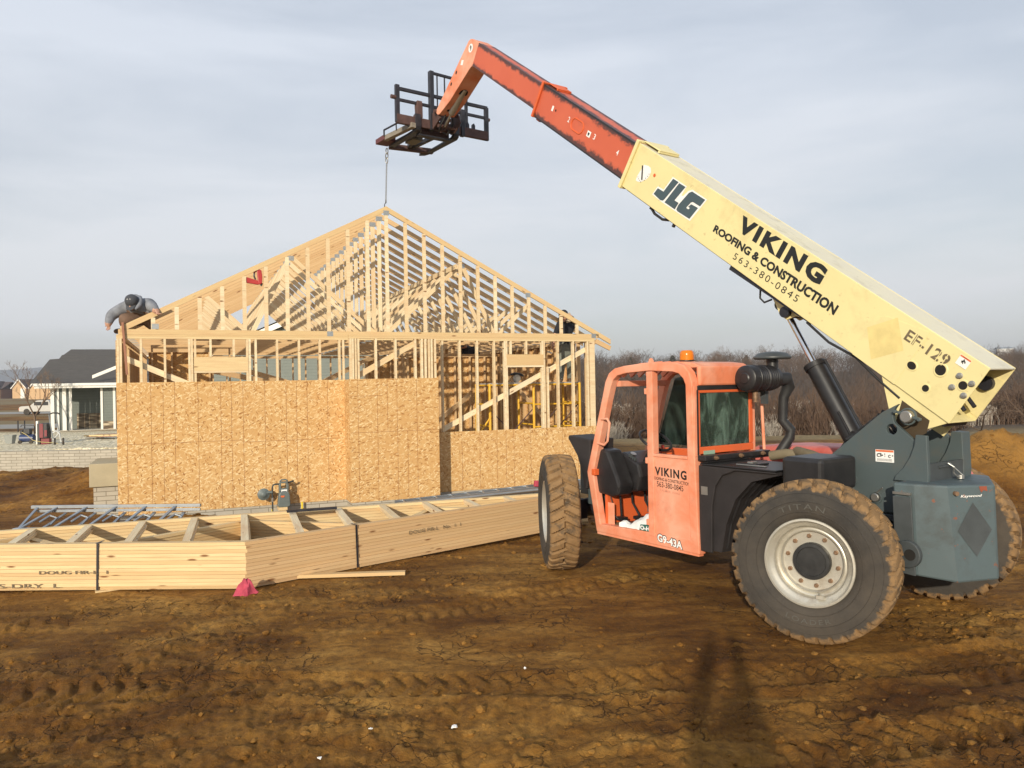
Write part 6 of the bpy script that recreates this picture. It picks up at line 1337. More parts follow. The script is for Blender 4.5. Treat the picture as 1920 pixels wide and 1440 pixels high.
# ---------------------------------------------------------------- gas meter
gm=empty('gas_meter',house_pt(2.64,-.20,.0),PSI); gm.scale=(.9,.9,.9); tag(gm,'grey gas meter with round regulator mounted low on the sheathed wall','gas meter')
mb=MB(); mb.prism([(-.115,.07),(-.09,.03),(.10,.03),(.125,.07),(.115,.26),(.095,.33),(-.075,.33),(-.10,.26)],lambda a,b,d:(a,d,b),-.09,.08); b=mb.build('meter_body',M['meter'],gm,bev=.018)
mb=MB(); mb.prism([(-.085,.335),(.095,.335),(.10,.46),(.085,.50),(.055,.50),(.055,.40),(-.045,.40),(-.045,.50),(-.075,.50),(-.09,.46)],lambda a,b,d:(a,d,b),-.05,.05); mb.build('meter_neck',M['meter'],gm,bev=.008)
mb=MB(); mb.box((-.07,-.055,.50),(.08,.045,.53)); mb.tube([(-.07,0,.53),(-.03,0,.565),(.05,0,.565),(.09,0,.53)],.016,8); mb.build('meter_top',M['meter'],gm,bev=.005)
mb=MB(); mb.box((-.045,-.058,.31),(.065,-.0515,.375)); mb.build('dial_window',M['white'],gm)
mb=MB(); mb.box((-.035,-.060,.33),(.055,-.0585,.345)); mb.build('dial_print',M['greydark'],gm)
mb=MB(); mb.box((-.06,-.098,.235),(.01,-.0905,.262)); mb.box((-.05,-.098,.225),(.0,-.0905,.232)); mb.build('badge',M['redlabel'],gm)
mb=MB(); mb.tube([(-.21,0,-.20),(-.21,0,.42),(-.195,0,.47),(-.15,0,.485),(-.07,0,.485)],.017,10); mb.tube([(.08,0,.50),(.15,.0,.515),(.20,.03,.53)],.018,8); mb.build('riser_pipe',M['gaspipe'],gm,smooth=True)
mb=MB(); mb.lathe([(.03,0),(.085,.012),(.115,.02),(.118,.028),(.085,.04),(.05,.07),(.03,.085),(0,.085)],(-.375,.03,.30),(0,-1,0),24); mb.tube([(-.375,0,.30),(-.30,0,.33),(-.21,0,.33)],[.03,.028,.03],10); mb.build('regulator',M['meter'],gm,smooth=True)
mb=MB(); mb.box((-.225,-.025,.14),(-.195,.0,.22)); mb.build('valve',M['steel'],gm,bev=.004)
mb=MB(); mb.box((-.232,-.022,-.18),(-.222,.0,.0)); mb.build('pipe_marker',M['yell'],gm)
mb=MB(); mb.box((-.10,-.10,-.02),(.055,.10,.028)); mb.box((-.06,-.08,-.16),(.03,.08,-.021)); tag(mb.build('support_block',M['pine'],None,loc=tuple(gm.location)),'pale wood blocks propping up the grey gas meter','block'); bpy.context.scene.objects['support_block'].rotation_euler=(0,0,PSI)
mb=MB(); mb.tube([(0,0,0),(0,0,.12)],.018,8); mb.tube([(0,0,-.1),(.01,.04,0)],.012,6); o=mb.build('pipe_stub',M['yell'],None,loc=tuple(house_pt(2.98,-.08,-.05))); tag(o,'short yellow capped gas stub right of the gas meter','pipe')
# ---------------------------------------------------------------- scaffold
sc=empty('scaffold',house_pt(6.85,.35,.03),PSI); tag(sc,'yellow tubular scaffold with plank deck standing inside the right side of the house','scaffold')
def stube(name,p,q,r=.027,mat='scaff'): mb=MB(); mb.tube([p,q],r,8); mb.build(name,M[mat],sc,smooth=True)
for x in (.0,1.0,2.10):
    for y in (.0,.80): stube('upright',(x,y,0),(x,y,2.13))
    for z in (.30,.75,1.25,1.70,2.10): stube('rung',(x,.0,z),(x,.8,z),.018)
for z in (2.10,): 
    for y in (0,.8): stube('deck_rail',(0,y,z),(2.10,y,z),.019)
for z in (1.20,1.68):
    stube('guard_tube',(1.0,.0,z),(2.1,.0,z),.018)
stube('cross_brace',(0,.02,.6),(1.0,.02,1.6),.012,'rustysteel'); stube('cross_brace',(0,.02,1.6),(1.0,.02,.6),.012,'rustysteel'); stube('cross_brace',(1,.82,.6),(2.1,.82,1.7),.012,'rustysteel'); stube('outrigger',(-.45,-.1,.9),(.02,.0,1.45),.019); stube('cross_brace',(1,.02,.6),(2.1,.02,1.7),.012,'rustysteel')
for y0 in (.03,.29,.55):
    mb=MB(); mb.box((.02,y0,2.085 if False else 2.112),(2.12,y0+.23,2.145)); mb.build('plank',M['deckm'],sc,bev=.004)
saw=empty('circular_saw',house_pt(7.55,.55,2.178),PSI); tag(saw,'dark power saw resting on the scaffold deck','power tool')
mb=MB(); mb.lathe([(.0,-.03),(.08,-.03),(.085,.0),(.08,.03),(.0,.03)],(0,0,.09),(0,1,0),20); mb.build('blade_guard',M['steel'],saw); mb=MB(); mb.tube([(-.14,0,.17),(-.05,0,.19),(.10,0,.17),(.16,0,.14)],[.02,.03,.03,.02],8); mb.build('handle',M['blackpl'],saw,smooth=True); mb=MB(); mb.box((-.14,-.07,0),(.14,.07,.008)); mb.build('base',M['alu'],saw)
# ---------------------------------------------------------------- ladders
lad=empty('extension_ladder',(0,0,0)); tag(lad,'grey aluminium extension ladder lying behind the left end of the truss stack','ladder')
def lbox(name,p,q,w,h,mat,par,up=(0,0,1)): mb=MB(); mb.beam(p,q,w,h,up); return mb.build(name,M[mat],par,bev=.003)
a0,a1=Vector((-7.30,11.20,.16)),Vector((-4.55,11.26,.13)); b0,b1=Vector((-7.36,11.72,.40)),Vector((-4.78,11.72,.385))
lbox('rail',a0,a1,.09,.028,'alu',lad); lbox('rail',a0+Vector((-.05,-.04,-.085)),a1+Vector((0,-.04,-.085)),.012,.13,'fibre',lad); lbox('rail',b0,b1,.05,.045,'alu',lad); lbox('rail',b0+Vector((.1,-.02,-.06)),b1+Vector((0,-.02,-.06)),.03,.04,'alu',lad)
for i in range(6):
    t=.10+.175*i if i<5 else .985
    if i==5: continue
    p=a0.lerp(a1,t-.045)+Vector((-.10,.03,.0)); q=b0.lerp(b1,t+.055); 
    lbox('rung',p,q,.055,.020,'alu',lad); lbox('rung',p+Vector((.30,.0,-.03)),q+Vector((.12,0,-.10)),.05,.02,'alu',lad)
    mb=MB(); r_=p.lerp(q,.55)+Vector((.14,0,-.02)); mb.tube([r_+Vector((-.10,-.1,-.05)),r_+Vector((.0,.0,.03)),r_+Vector((.10,.0,-.01)),r_+Vector((.06,-.1,-.09))],.018,8); mb.build('rung_lock',M['alu'],lad,smooth=True)
lbox('rung',a0+Vector((.05,.03,0)),b0+Vector((.10,0,0)),.04,.02,'alu',lad)
l2=empty('aluminium_ladder',(0,0,0)); tag(l2,'long aluminium ladder lying along the right part of the foundation','ladder')
p=house_pt(4.55,-.84,.0); q=house_pt(9.0,-.55,.12)
lbox('rail',p,q,.03,.075,'alu',l2); lbox('rail',p+hn*-.02+Vector((0,0,.14))+hw*.05 if False else p+hn*.18+Vector((0,0,.02)),q+hn*.18+Vector((0,0,.02)),.03,.075,'alu',l2)
for i in range(14):
    c=p.lerp(q,(i+.5)/14); mb=MB(); mb.tube([c+Vector((0,0,.02)),c+hn*.18+Vector((0,0,.04))],.016,8); mb.build('rung',M['alu'],l2)
mb=MB(); mb.tube([house_pt(4.3,-1.0,.0),house_pt(5.0,-.98,.03)],.045,14); mb.tube([house_pt(5.0,-.98,.03),house_pt(7.6,-.85,.08)],.035,14); o=mb.build('downpipe',M['steel'],None,smooth=True); tag(o,'dull metal pipe lying between the truss stack and the foundation','pipe')
mb=MB(); mb.box((0,0,0),(.35,.08,.12)); o=mb.build('red_plastic',M['pink'],None,loc=tuple(house_pt(7.35,-.72,.12)),bev=.02); o.rotation_euler=(0,.1,PSI); tag(o,'small red plastic piece on the ladder by the front left tyre','plastic')

# ---------------------------------------------------------------- neighbour house and the yard on the left
def gable_roof(mb,x0,x1,y0,y1,ze,zr,axis='x',th=.12,ov=.35,hip=(0,0)):
    if axis=='x':
        ym=(y0+y1)/2; 
        for sg,ya in ((-1,y0-ov),(1,y1+ov)):
            zz=ze-ov*(zr-ze)/((y1-y0)/2)
            P=[(x0-ov,ya,zz),(x1+ov,ya,zz),(x1+ov-hip[1],ym,zr),(x0-ov+hip[0],ym,zr)]
            b=len(mb.v); mb.v+=P+[(p[0],p[1],p[2]-th) for p in P]; L=math.hypot(ya-ym,zr-zz)
            mb.face((b,b+1,b+2,b+3),[(P[0][0],0),(P[1][0],0),(P[2][0],L),(P[3][0],L)]); mb.face((b+4,b+5,b+6,b+7)[::-1])
            for i in range(4): j=(i+1)%4; mb.face((b+i,b+j,b+4+j,b+4+i))
nbh=empty('neighbour_house',(-25.25,42,.05),R(20)); tag(nbh,'green grey sided house with white trim and dark shingle roof beyond the left corner','house')
def nb(name,mat,*bs):
    K=.87; mb=MB(); [mb.box((a_[0]*K,a_[1],a_[2]),(b_[0]*K,b_[1],b_[2])) for a_,b_ in bs]; return mb.build(name,M[mat],nbh)
nb('wall','siding',((.1,1.6,-.3),(9.5,11,2.45))); nb('wall','siding',((2.80,.02,-.3),(9.5,1.6,2.45)))
nb('porch_slab','conc',((-.05,-.15,-.8),(9.6,1.7,-.02)))
nb('stone_veneer','stone',((1.15,1.56,-.02),(2.79,1.59,.85))); nb('stone_veneer','stone',((2.9,-.01,-.02),(3.6,.015,.42)))
for x0,x1 in ((.0,.20),(.36,.47),(.65,.87),(1.03,1.18),(2.80,2.93),(3.52,3.66)): nb('porch_post','trim',((x0,-.02,-.02),(x1,.018,2.30)))
nb('porch_screen','siding2',((.201,.04,.4),(.359,.08,2.3)),((.471,.04,-.02),(.649,.08,2.3)),((.871,.04,-.02),(1.029,.08,2.3)))
nb('fascia','trim',((-.75,-.55,2.30),(9.6,-.06,2.42)),((-.8,-.62,2.421),(9.6,-.56,2.56)))
mb=MB(); P=[(-.85,-.6,2.57),(9.0,-.6,2.57),(9.0,5.5,4.36),(-.41,5.5,4.36),(-.42,4.7,4.10),(-.9,4.6,4.06)]
mb.v+=P+[(-.85,9,2.57)]; mb.face((0,1,2,3,4,5),[(q_[0],q_[1]*1.12) for q_ in P]); mb.build('roof',M['shingle'],nbh)
mb=MB(); mb.v+=[(-.42,5.55,4.30),(9.0,5.55,4.30),(9.0,7.5,4.80),(-.26,7.5,4.80),(-.3,9,4.1)]; mb.face((0,1,2,3),[(0,0),(6,0),(6,3),(1,3)]); mb.face((0,3,4)); mb.build('roof',M['shingle'],nbh)
mb=MB(); mb.v+=[(-.3,.05,2.45),(-.3,9,2.45),(-.3,5,4.0)]; mb.face((0,1,2)); mb.build('gable_wall',M['siding'],nbh)
mb=MB(); mb.hexa([(2.15,-.70,2.80),(2.15,-.63,2.80),(2.15,-.63,2.98),(2.15,-.70,2.98),(5.6,-.70,4.30),(5.6,-.63,4.30),(5.6,-.63,4.5),(5.6,-.70,4.5)]); mb.build('rake_board',M['trim'],nbh)
# the same house's rear wing seen through the studs
wg=empty('neighbour_house_wing',(-15.0,36,.0),R(4)); tag(wg,'tall green sided gable of the next house seen between the wall studs','house')
mb=MB(); mb.v+=[(0,0,-1),(10.6,0,-1),(10.6,0,3.1),(4.6,0,5.2),(0,0,3.3),(0,8,-1),(10.6,8,-1),(10.6,8,3.1),(4.6,8,5.2),(0,8,3.3)]; mb.face((0,1,2,3,4)); mb.face((5,6,7,8,9)); 
for i in range(5): j=(i+1)%5; mb.face((i,j,5+j,5+i))
mb.build('wall',M['siding'],wg)
for (p,q) in (((4.5,-.3,5.35),(11.1,-.3,3.03)),((4.7,-.3,5.35),(-.6,-.3,3.15))):
    mb=MB(); mb.beam(p,q,.05,.24); mb.build('rake_board',M['trim'],wg)
mb=MB(); mb.v+=[(4.6,-.32,5.5),(11.2,-.32,3.15),(11.2,8.3,3.15),(4.6,8.3,5.5),(-.8,-.32,3.3),(-.8,8.3,3.3)]; mb.face((0,1,2,3),[(0,0),(0,7),(8,7),(8,0)]); mb.face((0,3,5,4),[(0,0),(8,0),(8,5),(0,5)]); mb.build('roof',M['shingle'],wg)
wg2=empty('neighbour_garage',(-6.5,44,.0),R(4)); tag(wg2,'dark shingle roof with white rake of the farther house behind the framed studs','house')
mb=MB(); mb.box((0,0,-1),(9,8,2.6)); mb.build('wall',M['siding'],wg2); mb=MB(); gable_roof(mb,0,9,0,8,2.6,5.0); mb.build('roof',M['shingle'],wg2); mb=MB(); mb.beam((-.4,-.46,4.0),(4.6,-.46,2.3),.05,.22); mb.box((-.4,-.44,2.25),(9.4,-.38,2.45)); mb.build('rake_board',M['trim'],wg2)
# mulch bed boards and lumber in the yard
for (p,q,w,h,mt,nm,lb_,ct) in (((-15.2,27.8,.55),(-9.2,28.6,.55),1.1,.05,'tyvek','board','wide reddish brown board lying on the gravel by the neighbour porch','board'),((-15.0,26.9,.60),(-13.2,27.0,.60),.12,.05,'pine','lumber_piece','short yellow board piece on the gravel beside the hand truck','board'),((-12.6,29.2,.60),(-9.2,29.3,.60),.35,.08,'pine','lumber_piece','small pile of pale yellow boards left of the house corner','board')):
    mb=MB(); mb.beam(p,q,w,h); tag(mb.build(nm,M[mt]),lb_,ct)
# air compressor
cp=empty('air_compressor',(-16.18,25.6,.44),R(8)); cp.scale=(.85,)*3; tag(cp,'blue portable air compressor on the gravel left of the hand truck','air compressor')
mb=MB(); mb.tube([(-.30,0,.22),(-.25,0,.22),(.25,0,.22),(.30,0,.22)],[.06,.15,.15,.06],16); mb.build('tank',M['blue'],cp,smooth=True)
mb=MB(); mb.box((-.12,-.10,.36),(.14,.12,.60)); mb.box((-.24,-.08,.38),(-.13,.08,.55)); mb.build('pump',M['blackpl'],cp,bev=.03)
mb=MB(); mb.tube([(.28,-.08,.3),(.30,-.08,.66),(.27,-.08,.72),(-.16,-.08,.74),(-.20,-.08,.68)],.018,8); mb.build('handle',M['blackpl'],cp,smooth=True)
for x in (-.2,.2):
    mb=MB(); mb.lathe([(.0,-.03),(.07,-.03),(.07,.03),(0,.03)],(x,-.16,.08),(0,1,0),14); mb.build('wheel',M['tyre'],cp)
mb=MB(); mb.tube([(-.1,-.15,.42),(.1,-.2,.32),(.35,-.3,.16),(.7,-.4,.10),(1.3,-.5,.06)],.012,6); o=mb.build('air_hose',M['hosey'],None,loc=(-16.1,25.5,.42)); tag(o,'thin yellow air hose trailing from the blue compressor','hose')
# plastic tub
tb=empty('tub',(-16.95,25.9,.44)); tb.scale=(.6,.6,.75); tag(tb,'grey open plastic tub left of the blue compressor','tub')
mb=MB(); mb.v+=[(-.17,-.14,0),(.17,-.14,0),(.17,.14,0),(-.17,.14,0),(-.24,-.19,.36),(.24,-.19,.36),(.24,.19,.36),(-.24,.19,.36)]
for f in ((0,1,5,4),(1,2,6,5),(2,3,7,6),(3,0,4,7),(0,1,2,3)): mb.face(f)
mb.build('tub_body',M['tub'],tb); mb=MB()
for p,q in (((-.25,-.19,.37),(.25,-.19,.37)),((-.25,.19,.37),(.25,.19,.37)),((-.25,-.19,.37),(-.25,.19,.37)),((.25,-.19,.37),(.25,.19,.37))): mb.beam(p,q,.03,.03)
mb.build('rim',M['tub'],tb)
# hand truck
ht=empty('hand_truck',(-14.72,24.75,.42),R(12)); ht.scale=(.82,.82,.92); tag(ht,'aluminium hand truck with black tyres on the pale gravel','hand truck')
for sg in (-1,1):
    mb=MB(); mb.lathe([(.0,-.035),(.07,-.035),(.13,-.03),(.14,0),(.13,.03),(.07,.035),(0,.035)],(.12+sg*.15,-.05,.14),(1,.25,0),20); w=mb.build('wheel',M['tyre'],ht,smooth=True); mb=MB(); mb.lathe([(.0,-.04),(.065,-.04),(.065,.04),(0,.04)],(.12+sg*.15,-.05,.14),(1,.25,0),14); mb.build('rim',M['white'],w)
for x in (-.12,.14):
    mb=MB(); mb.tube([(x+.05,0,.08),(x,0,.30),(x-.10,0,.9),(x-.12,0,1.12)],.022,8); mb.build('frame_tube',M['alu'],ht,smooth=True)
mb=MB(); mb.tube([(.18,-.02,.12),(.14,-.04,.42),(.02,-.04,.52),(-.10,-.04,.45)],.028,8); mb.tube([(-.1,-.02,.2),(.05,-.04,.36),(.14,-.03,.5)],.022,8); mb.build('wheel_bracket',M['fibre'],ht,smooth=True)
mb=MB(); mb.tube([(-.26,0,1.10),(-.10,0,1.15),(.08,0,1.14),(.14,.0,1.10)],.025,8); mb.build('handle',M['blackpl'],ht,smooth=True)
gn_=empty('generator',(-15.38,25.3,.44),R(5)); gn_.scale=(.85,)*3; tag(gn_,'red and black engine unit standing upright beside the hand truck','generator')
mb=MB(); mb.box((-.14,-.15,.22),(.14,.15,.82)); mb.build('engine',M['blackpl'],gn_,bev=.04)
mb=MB(); mb.box((-.16,-.17,.25),(-.02,-.151,.80)); mb.box((.02,-.17,.30),(.12,-.151,.55)); mb.build('cover',M['genred'],gn_,bev=.02)
mb=MB(); mb.box((-.34,-.05,0),(-.27,.05,.90)); mb.build('white_post',M['trim'],gn_); mb=MB(); mb.box((-.265,-.12,0),(-.17,.12,.80)); mb.build('side_panel',M['blackpl'],gn_)
mb=MB(); mb.box((-.14,-.1,0),(.16,.1,.219)); mb.build('stand',M['genred'],gn_)
# stakes round a young tree
for i,(x,y) in enumerate(((-27.05,42.0),(-26.75,42.1))):
    mb=MB(); mb.tube([(x,y,-.4),(x,y,.62)],.03,6); tag(mb.build('stake',M['blacksteel']),('left' if i==0 else 'right')+' one of two dark stakes beside the bare young tree','stake')
# pickup
pk=empty('pickup_truck',(-57.6,95,-.64),R(-3)); tag(pk,'white pickup truck parked beyond the bare tree on the left','pickup truck')
mb=MB(); mb.prism([(-2.9,.45),(-2.9,.95),(-2.7,1.08),(-1.5,1.14),(-.75,1.72),(-.5,1.80),(.75,1.80),(.95,1.72),(1.15,1.12),(2.9,1.10),(2.95,.5),(2.0,.42),(-2.0,.42)],lambda a,b,d:(a,d,b),-.95,.95); mb.build('body',M['white_p'],pk,bev=.05)
for a,b in (((-.95,-.958,1.18),(-.0,-.951,1.62)),((.06,-.958,1.18),(.85,-.951,1.62))):
    mb=MB(); mb.box(a,b); mb.build('window',M['blackpl'],pk)
for x in (-1.9,1.9):
    for y in (-.85,.85):
        mb=MB(); mb.lathe([(0,-.13),(.40,-.13),(.40,.13),(0,.13)],(x,y,.40),(0,1,0),18); w=mb.build('wheel',M['tyre'],pk)
mb=MB(); mb.box((-2.96,-.9,.6),(-2.9,-.6,.85)); mb.build('light',M['redlabel'],pk)
# distant houses
def far_house(loc,rz,w,d_,h,rh,wall,lab,garages=(),gables=(),name='distant_house'):
    o=empty(name,loc,rz); tag(o,lab,'house'); mb=MB(); mb.box((0,0,-1.5),(w,d_,h)); mb.build('wall',M[wall],o)
    mb=MB(); gable_roof(mb,0,w,0,d_,h,h+rh,'x',.2,.5); mb.build('roof',M['roofbrown'],o)
    for gx,gw,gd,gh in gables:
        mb=MB(); mb.v+=[(gx,-gd,-1.5),(gx+gw,-gd,-1.5),(gx+gw,-gd,h),(gx+gw/2,-gd,h+gh),(gx,-gd,h),(gx,1,-1.5),(gx+gw,1,-1.5),(gx+gw,1,h),(gx+gw/2,d_/2,h+gh),(gx,1,h)]
        mb.face((0,1,2,3,4)); mb.face((0,4,9,5)); mb.face((1,2,7,6)); mb.build('gable_wing',M['tanw'],o)
        mb=MB(); mb.v+=[(gx-.4,-gd-.4,h-.3),(gx+gw/2,-gd-.4,h+gh+.1),(gx+gw+.4,-gd-.4,h-.3),(gx-.4,d_/2,h-.3),(gx+gw/2,d_/2,h+gh+.1),(gx+gw+.4,d_/2,h-.3)]; mb.face((0,1,4,3)); mb.face((1,2,5,4)); mb.build('wing_roof',M['roofbrown'],o)
        for p,q in (((gx-.4,-gd-.42,h-.4),(gx+gw/2,-gd-.42,h+gh)),((gx+gw+.4,-gd-.42,h-.4),(gx+gw/2,-gd-.42,h+gh))):
            mb=MB(); mb.beam(p,q,.08,.35); mb.build('rake_board',M['trim'],o)
    for gx,gw,y_ in garages:
        mb=MB(); mb.box((gx,-y_-.06,-1.2),(gx+gw,-y_-.01,h-.35)); mb.build('garage_door',M['trim'],o)
    return o
far_house((-205,300,-.1),R(0),5.5,12,4.0,2.6,'brickred','leftmost distant house with tan gable and white garage door',[(.8,3.2,3.0)],[(.3,5.0,3.0,2.8)])
far_house((-195.2,302,-.1),R(0),14.0,14,4.2,3.4,'brickred','long brick house with brown roof in the middle distance',[(3.2,1.6,2.0)],[(.0,5.2,2.0,3.2)])
far_house((-160.5,255,-.1),R(0),9,9,4.0,2.4,'tanw','distant house with white garage and two small gables beside the porch',[(.8,3.8,.0)],[(1.0,3.0,.6,2.0),(3.0,2.6,.4,2.6)])
mbd=empty('metal_building',(253,400,13.5),R(-20)); tag(mbd,'long white building on the far right hilltop','building'); mb=MB(); mb.box((0,0,-4),(7,6,2.6)); mb.build('wall',M['metbldg'],mbd); mb=MB(); gable_roof(mb,0,7,0,6,2.6,3.4,'x',.2,.2); mb.build('roof',M['galv'],mbd)

# ---------------------------------------------------------------- bare trees
def tree_mesh(seed,H=8.0,depth=6,spread=.55,mat='bark',r0=.16,split=(2,3),trunk=.32,sides=4,tw=1.0,up=.25,minr=.006):
    r_=random.Random(seed); V=[];F=[]
    def seg(p,q,a,b,n):
        d_=(q-p).normalized(); u=d_.orthogonal().normalized(); w=d_.cross(u); i0=len(V)
        for c,r in ((p,a),(q,b)):
            for j in range(n): t=2*math.pi*j/n; V.append(tuple(c+(u*math.cos(t)+w*math.sin(t))*r))
        for j in range(n): F.append((i0+j,i0+(j+1)%n,i0+n+(j+1)%n,i0+n+j))
    def grow(p,d_,L,r,k):
        n=3 if k<depth-2 else sides
        parts=2 if k>1 else 1; q=p; 
        for i in range(parts):
            dd=(d_+Vector((r_.uniform(-1,1),r_.uniform(-1,1),r_.uniform(-.6,.8)))*.16).normalized(); q2=q+dd*L/parts; ra=r*(1-.3*i/parts); seg(q,q2,ra,r*(1-.3*(i+1)/parts),n); q=q2; d_=dd
            if k<depth and k>0 and i==0 and r_.random()<.7:
                ax=Vector((r_.uniform(-1,1),r_.uniform(-1,1),r_.uniform(-.2,.6))); grow(q,(d_*.6+ax.normalized()*.8+Vector((0,0,up))).normalized(),L*.6,r*.45,k-2 if k>1 else 0)
        if k<=0: return
        for _ in range(r_.randint(*split)):
            ax=Vector((r_.uniform(-1,1),r_.uniform(-1,1),r_.uniform(-.3,.5))).normalized(); grow(q,(d_+ax*spread*1.5+Vector((0,0,up))).normalized(),L*r_.uniform(.62,.86),max(r*.62,minr),k-1)
    grow(Vector((0,0,-.2)),Vector((0,0,1)),H*trunk,r0,depth)
    return V,F
def mk(name,V,F,mat):
    me=bpy.data.meshes.new(name); me.from_pydata(V,[],F); me.materials.append(M[mat]); return me
tmesh=[mk('bare_tree',*tree_mesh(s,8,6,.5+.08*(s%3),r0=.13,tw=1),'bark' if s%3 else 'barkbrown') for s in range(1,8)]
# forest clumps use lighter trees
def clump(seed,n,wd,h,mat,dep=4):
    r_=random.Random(seed); V=[];F=[]
    for _ in range(n):
        v,f=tree_mesh(r_.random()*1e6,h*r_.uniform(.6,1.1),dep,.5,r0=.07,sides=3,split=(2,2),trunk=.34,minr=.012); ox,oy=r_.uniform(-wd,wd),r_.uniform(-wd,wd)*.6; b=len(V); V+=[(x+ox,y+oy,z) for x,y,z in v]; F+=[tuple(i+b for i in q) for q in f]
    return V,F
def rz_(x,y): return float(base_z(np.array(x,float),np.array(y,float)))
# nearer, separately standing trees
wood_trees=[]
def put_tree(me,x,y,s,lab,group=None,rot=None,cat='tree',name='bare_tree',sz=None):
    o=bpy.data.objects.new(name,me); COL.objects.link(o); o.location=(x,y,(gz(x,y) if y<300 else rz_(x,y))-.1); o.scale=(s,s,sz or s); o.rotation_euler=(0,0,random.uniform(0,6.28) if rot is None else rot); tag(o,lab,cat,group); return o
put_tree(mk('bare_tree',*tree_mesh(101,5.2,6,.42,r0=.10,split=(2,3),minr=.008),'bark'),-24.9,40.0,.68,'slender bare young tree between the far houses and the green porch')
pale=[mk('bare_tree',*tree_mesh(s,8,6,.62,r0=.10,split=(2,3),up=.1,minr=.018),'barkpale') for s in (201,202,203)]
for i,(px,py,d_,h) in enumerate(((1500,700,72,.85),(1540,712,66,.7),(1150,735,50,.55),(1178,760,46,.45),(1205,765,44,.42),(1655,700,75,.6))):
    x=(px-960)/1440*d_; put_tree(pale[i%3],x,d_,h,('bone white bare tree on the wooded slope right of the air cleaner','smaller white bare tree beside the largest pale one on the slope','pale branched tree at the house end of the thicket','low pale branching shrub seen through the open cab','lowest pale shrub seen through the cab beside the door post','thin pale tree on the slope right of the lift cylinder')[i])
r_=random.Random(5); cnt=0
while cnt<190:
    d_=60+200*r_.random()**.75; az=r_.uniform(.05,.78); x=az*d_; 
    h=r_.uniform(.75,1.2); zt_=rz_(x,d_)+8.0*h; lim=CH+d_*(.034+.012*az+.016*float(vn(np.array(az*26.),np.array(d_*.02),3))+(.011 if r_.random()<.22 else 0))
    if zt_>lim: h*=max(.35,(lim-rz_(x,d_))/(zt_-rz_(x,d_)))
    put_tree(tmesh[cnt%7],x,d_,h,'bare winter tree among many alike on the wooded hillside','bare trees on the wooded hillside'); cnt+=1
# silhouettes standing above the skyline
for i,(px,top,mt,lab) in enumerate(((1352,655,0,'spreading bare tree standing above the ridge right of the beacon'),(1275,668,2,'thin bare tree on the ridge just left of the beacon'),(1325,664,5,'bushy bare tree on the ridge between the beacon and the air cleaner'),(1620,648,3,'bare tree top on the ridge behind the lift cylinder rod'))):
    d_=205; x=(px-960)/1440*d_; z=rz_(x,d_); zt_=CH+(720-.0175*(px-960)-top)/1440*d_; s_=(zt_-z)/8.6; put_tree(tmesh[mt],x,d_,s_,lab)
def ever(x,y,h,lab,w=1.0):
    t=empty('evergreen_tree',(x,y,rz_(x,y))); tag(t,lab,'tree'); mb=MB(); mb.tube([(0,0,-.3),(0,0,h*.9)],[.12,.03],6); mb.build('trunk',M['bark'],t); mb=MB(); rr=random.Random(int(x*10))
    for i in range(700):
        f_=rr.random(); rad=h*.32*w*(1-f_)**.7*(.3+.8*rr.random()); a=rr.random()*6.28; z=h*(.12+.9*f_); c=Vector((rad*math.cos(a),rad*math.sin(a),z)); s_=h*.035*(.6+rr.random()); n_=Vector((rr.uniform(-1,1),rr.uniform(-1,1),rr.uniform(-1,1))).normalized(); u=n_.orthogonal().normalized(); w_=n_.cross(u); b=len(mb.v)
        mb.v+=[tuple(c+u*s_),tuple(c+w_*s_*.7),tuple(c-u*s_),tuple(c-w_*s_*.5)]; mb.face((b,b+1,b+2,b+3))
    mb.build('crown',M['evergreen'],t)
for px,top,d_,lab in ((1262,668,190,'small dark evergreen on the ridge left of the amber beacon'),(1182,672,200,'dark rounded evergreen on the ridge above the fork end of the cab'),(1400,668,195,'dark evergreen on the ridge behind the air cleaner'),(1705,655,200,'dark evergreen on the ridge beside the lift cylinder')):
    x=(px-960)/1440*d_; z=rz_(x,d_); ever(x,d_,CH+(720-.0175*(px-960)-top)/1440*d_-z,lab)
# far woods as one mass: many light crowns merged
def woods():
    protos=[]
    for s in range(6):
        v,f=clump(300+s,7,3.2,7.2,'bark'); protos.append((np.array(v),np.array(f)))
    V=[];F=[];k=0; r2=random.Random(9)
    for i in range(620):
        d_=85+215*r2.random()**.8; az=r2.uniform(.04,.95); x=az*d_; v,f=protos[i%6]; s_=r2.uniform(.8,1.25); h=s_
        z=rz_(x,d_); lim=CH+d_*(.025+.016*az+.020*float(vn(np.array(az*11.),np.array(.5),8))+.010*float(vn(np.array(az*80.),np.array(.5),9))+max(0,az-.62)*.09); h=min(h,(lim-z)/6.6)
        if h<.25: h=.25
        a=r2.random()*6.28; c,s1=math.cos(a),math.sin(a); V.append(np.stack([(v[:,0]*c-v[:,1]*s1)*s_+x,(v[:,0]*s1+v[:,1]*c)*s_+d_,v[:,2]*h+z],1)); F.append(f+k); k+=len(v)
    V=np.concatenate(V);F=np.concatenate(F); me=bpy.data.meshes.new('woodland'); me.vertices.add(len(V)); me.vertices.foreach_set('co',V.ravel()); me.loops.add(F.size); me.loops.foreach_set('vertex_index',F.ravel().astype(np.int32)); me.polygons.add(len(F)); me.polygons.foreach_set('loop_start',np.arange(0,F.size,4,dtype=np.int32)); me.update(calc_edges=True)
    me.materials.append(M['woodbark']); o=bpy.data.objects.new('woodland',me); COL.objects.link(o); tag(o,'far leafless woodland covering the hillside behind the machine','woodland',kind='stuff')
woods()
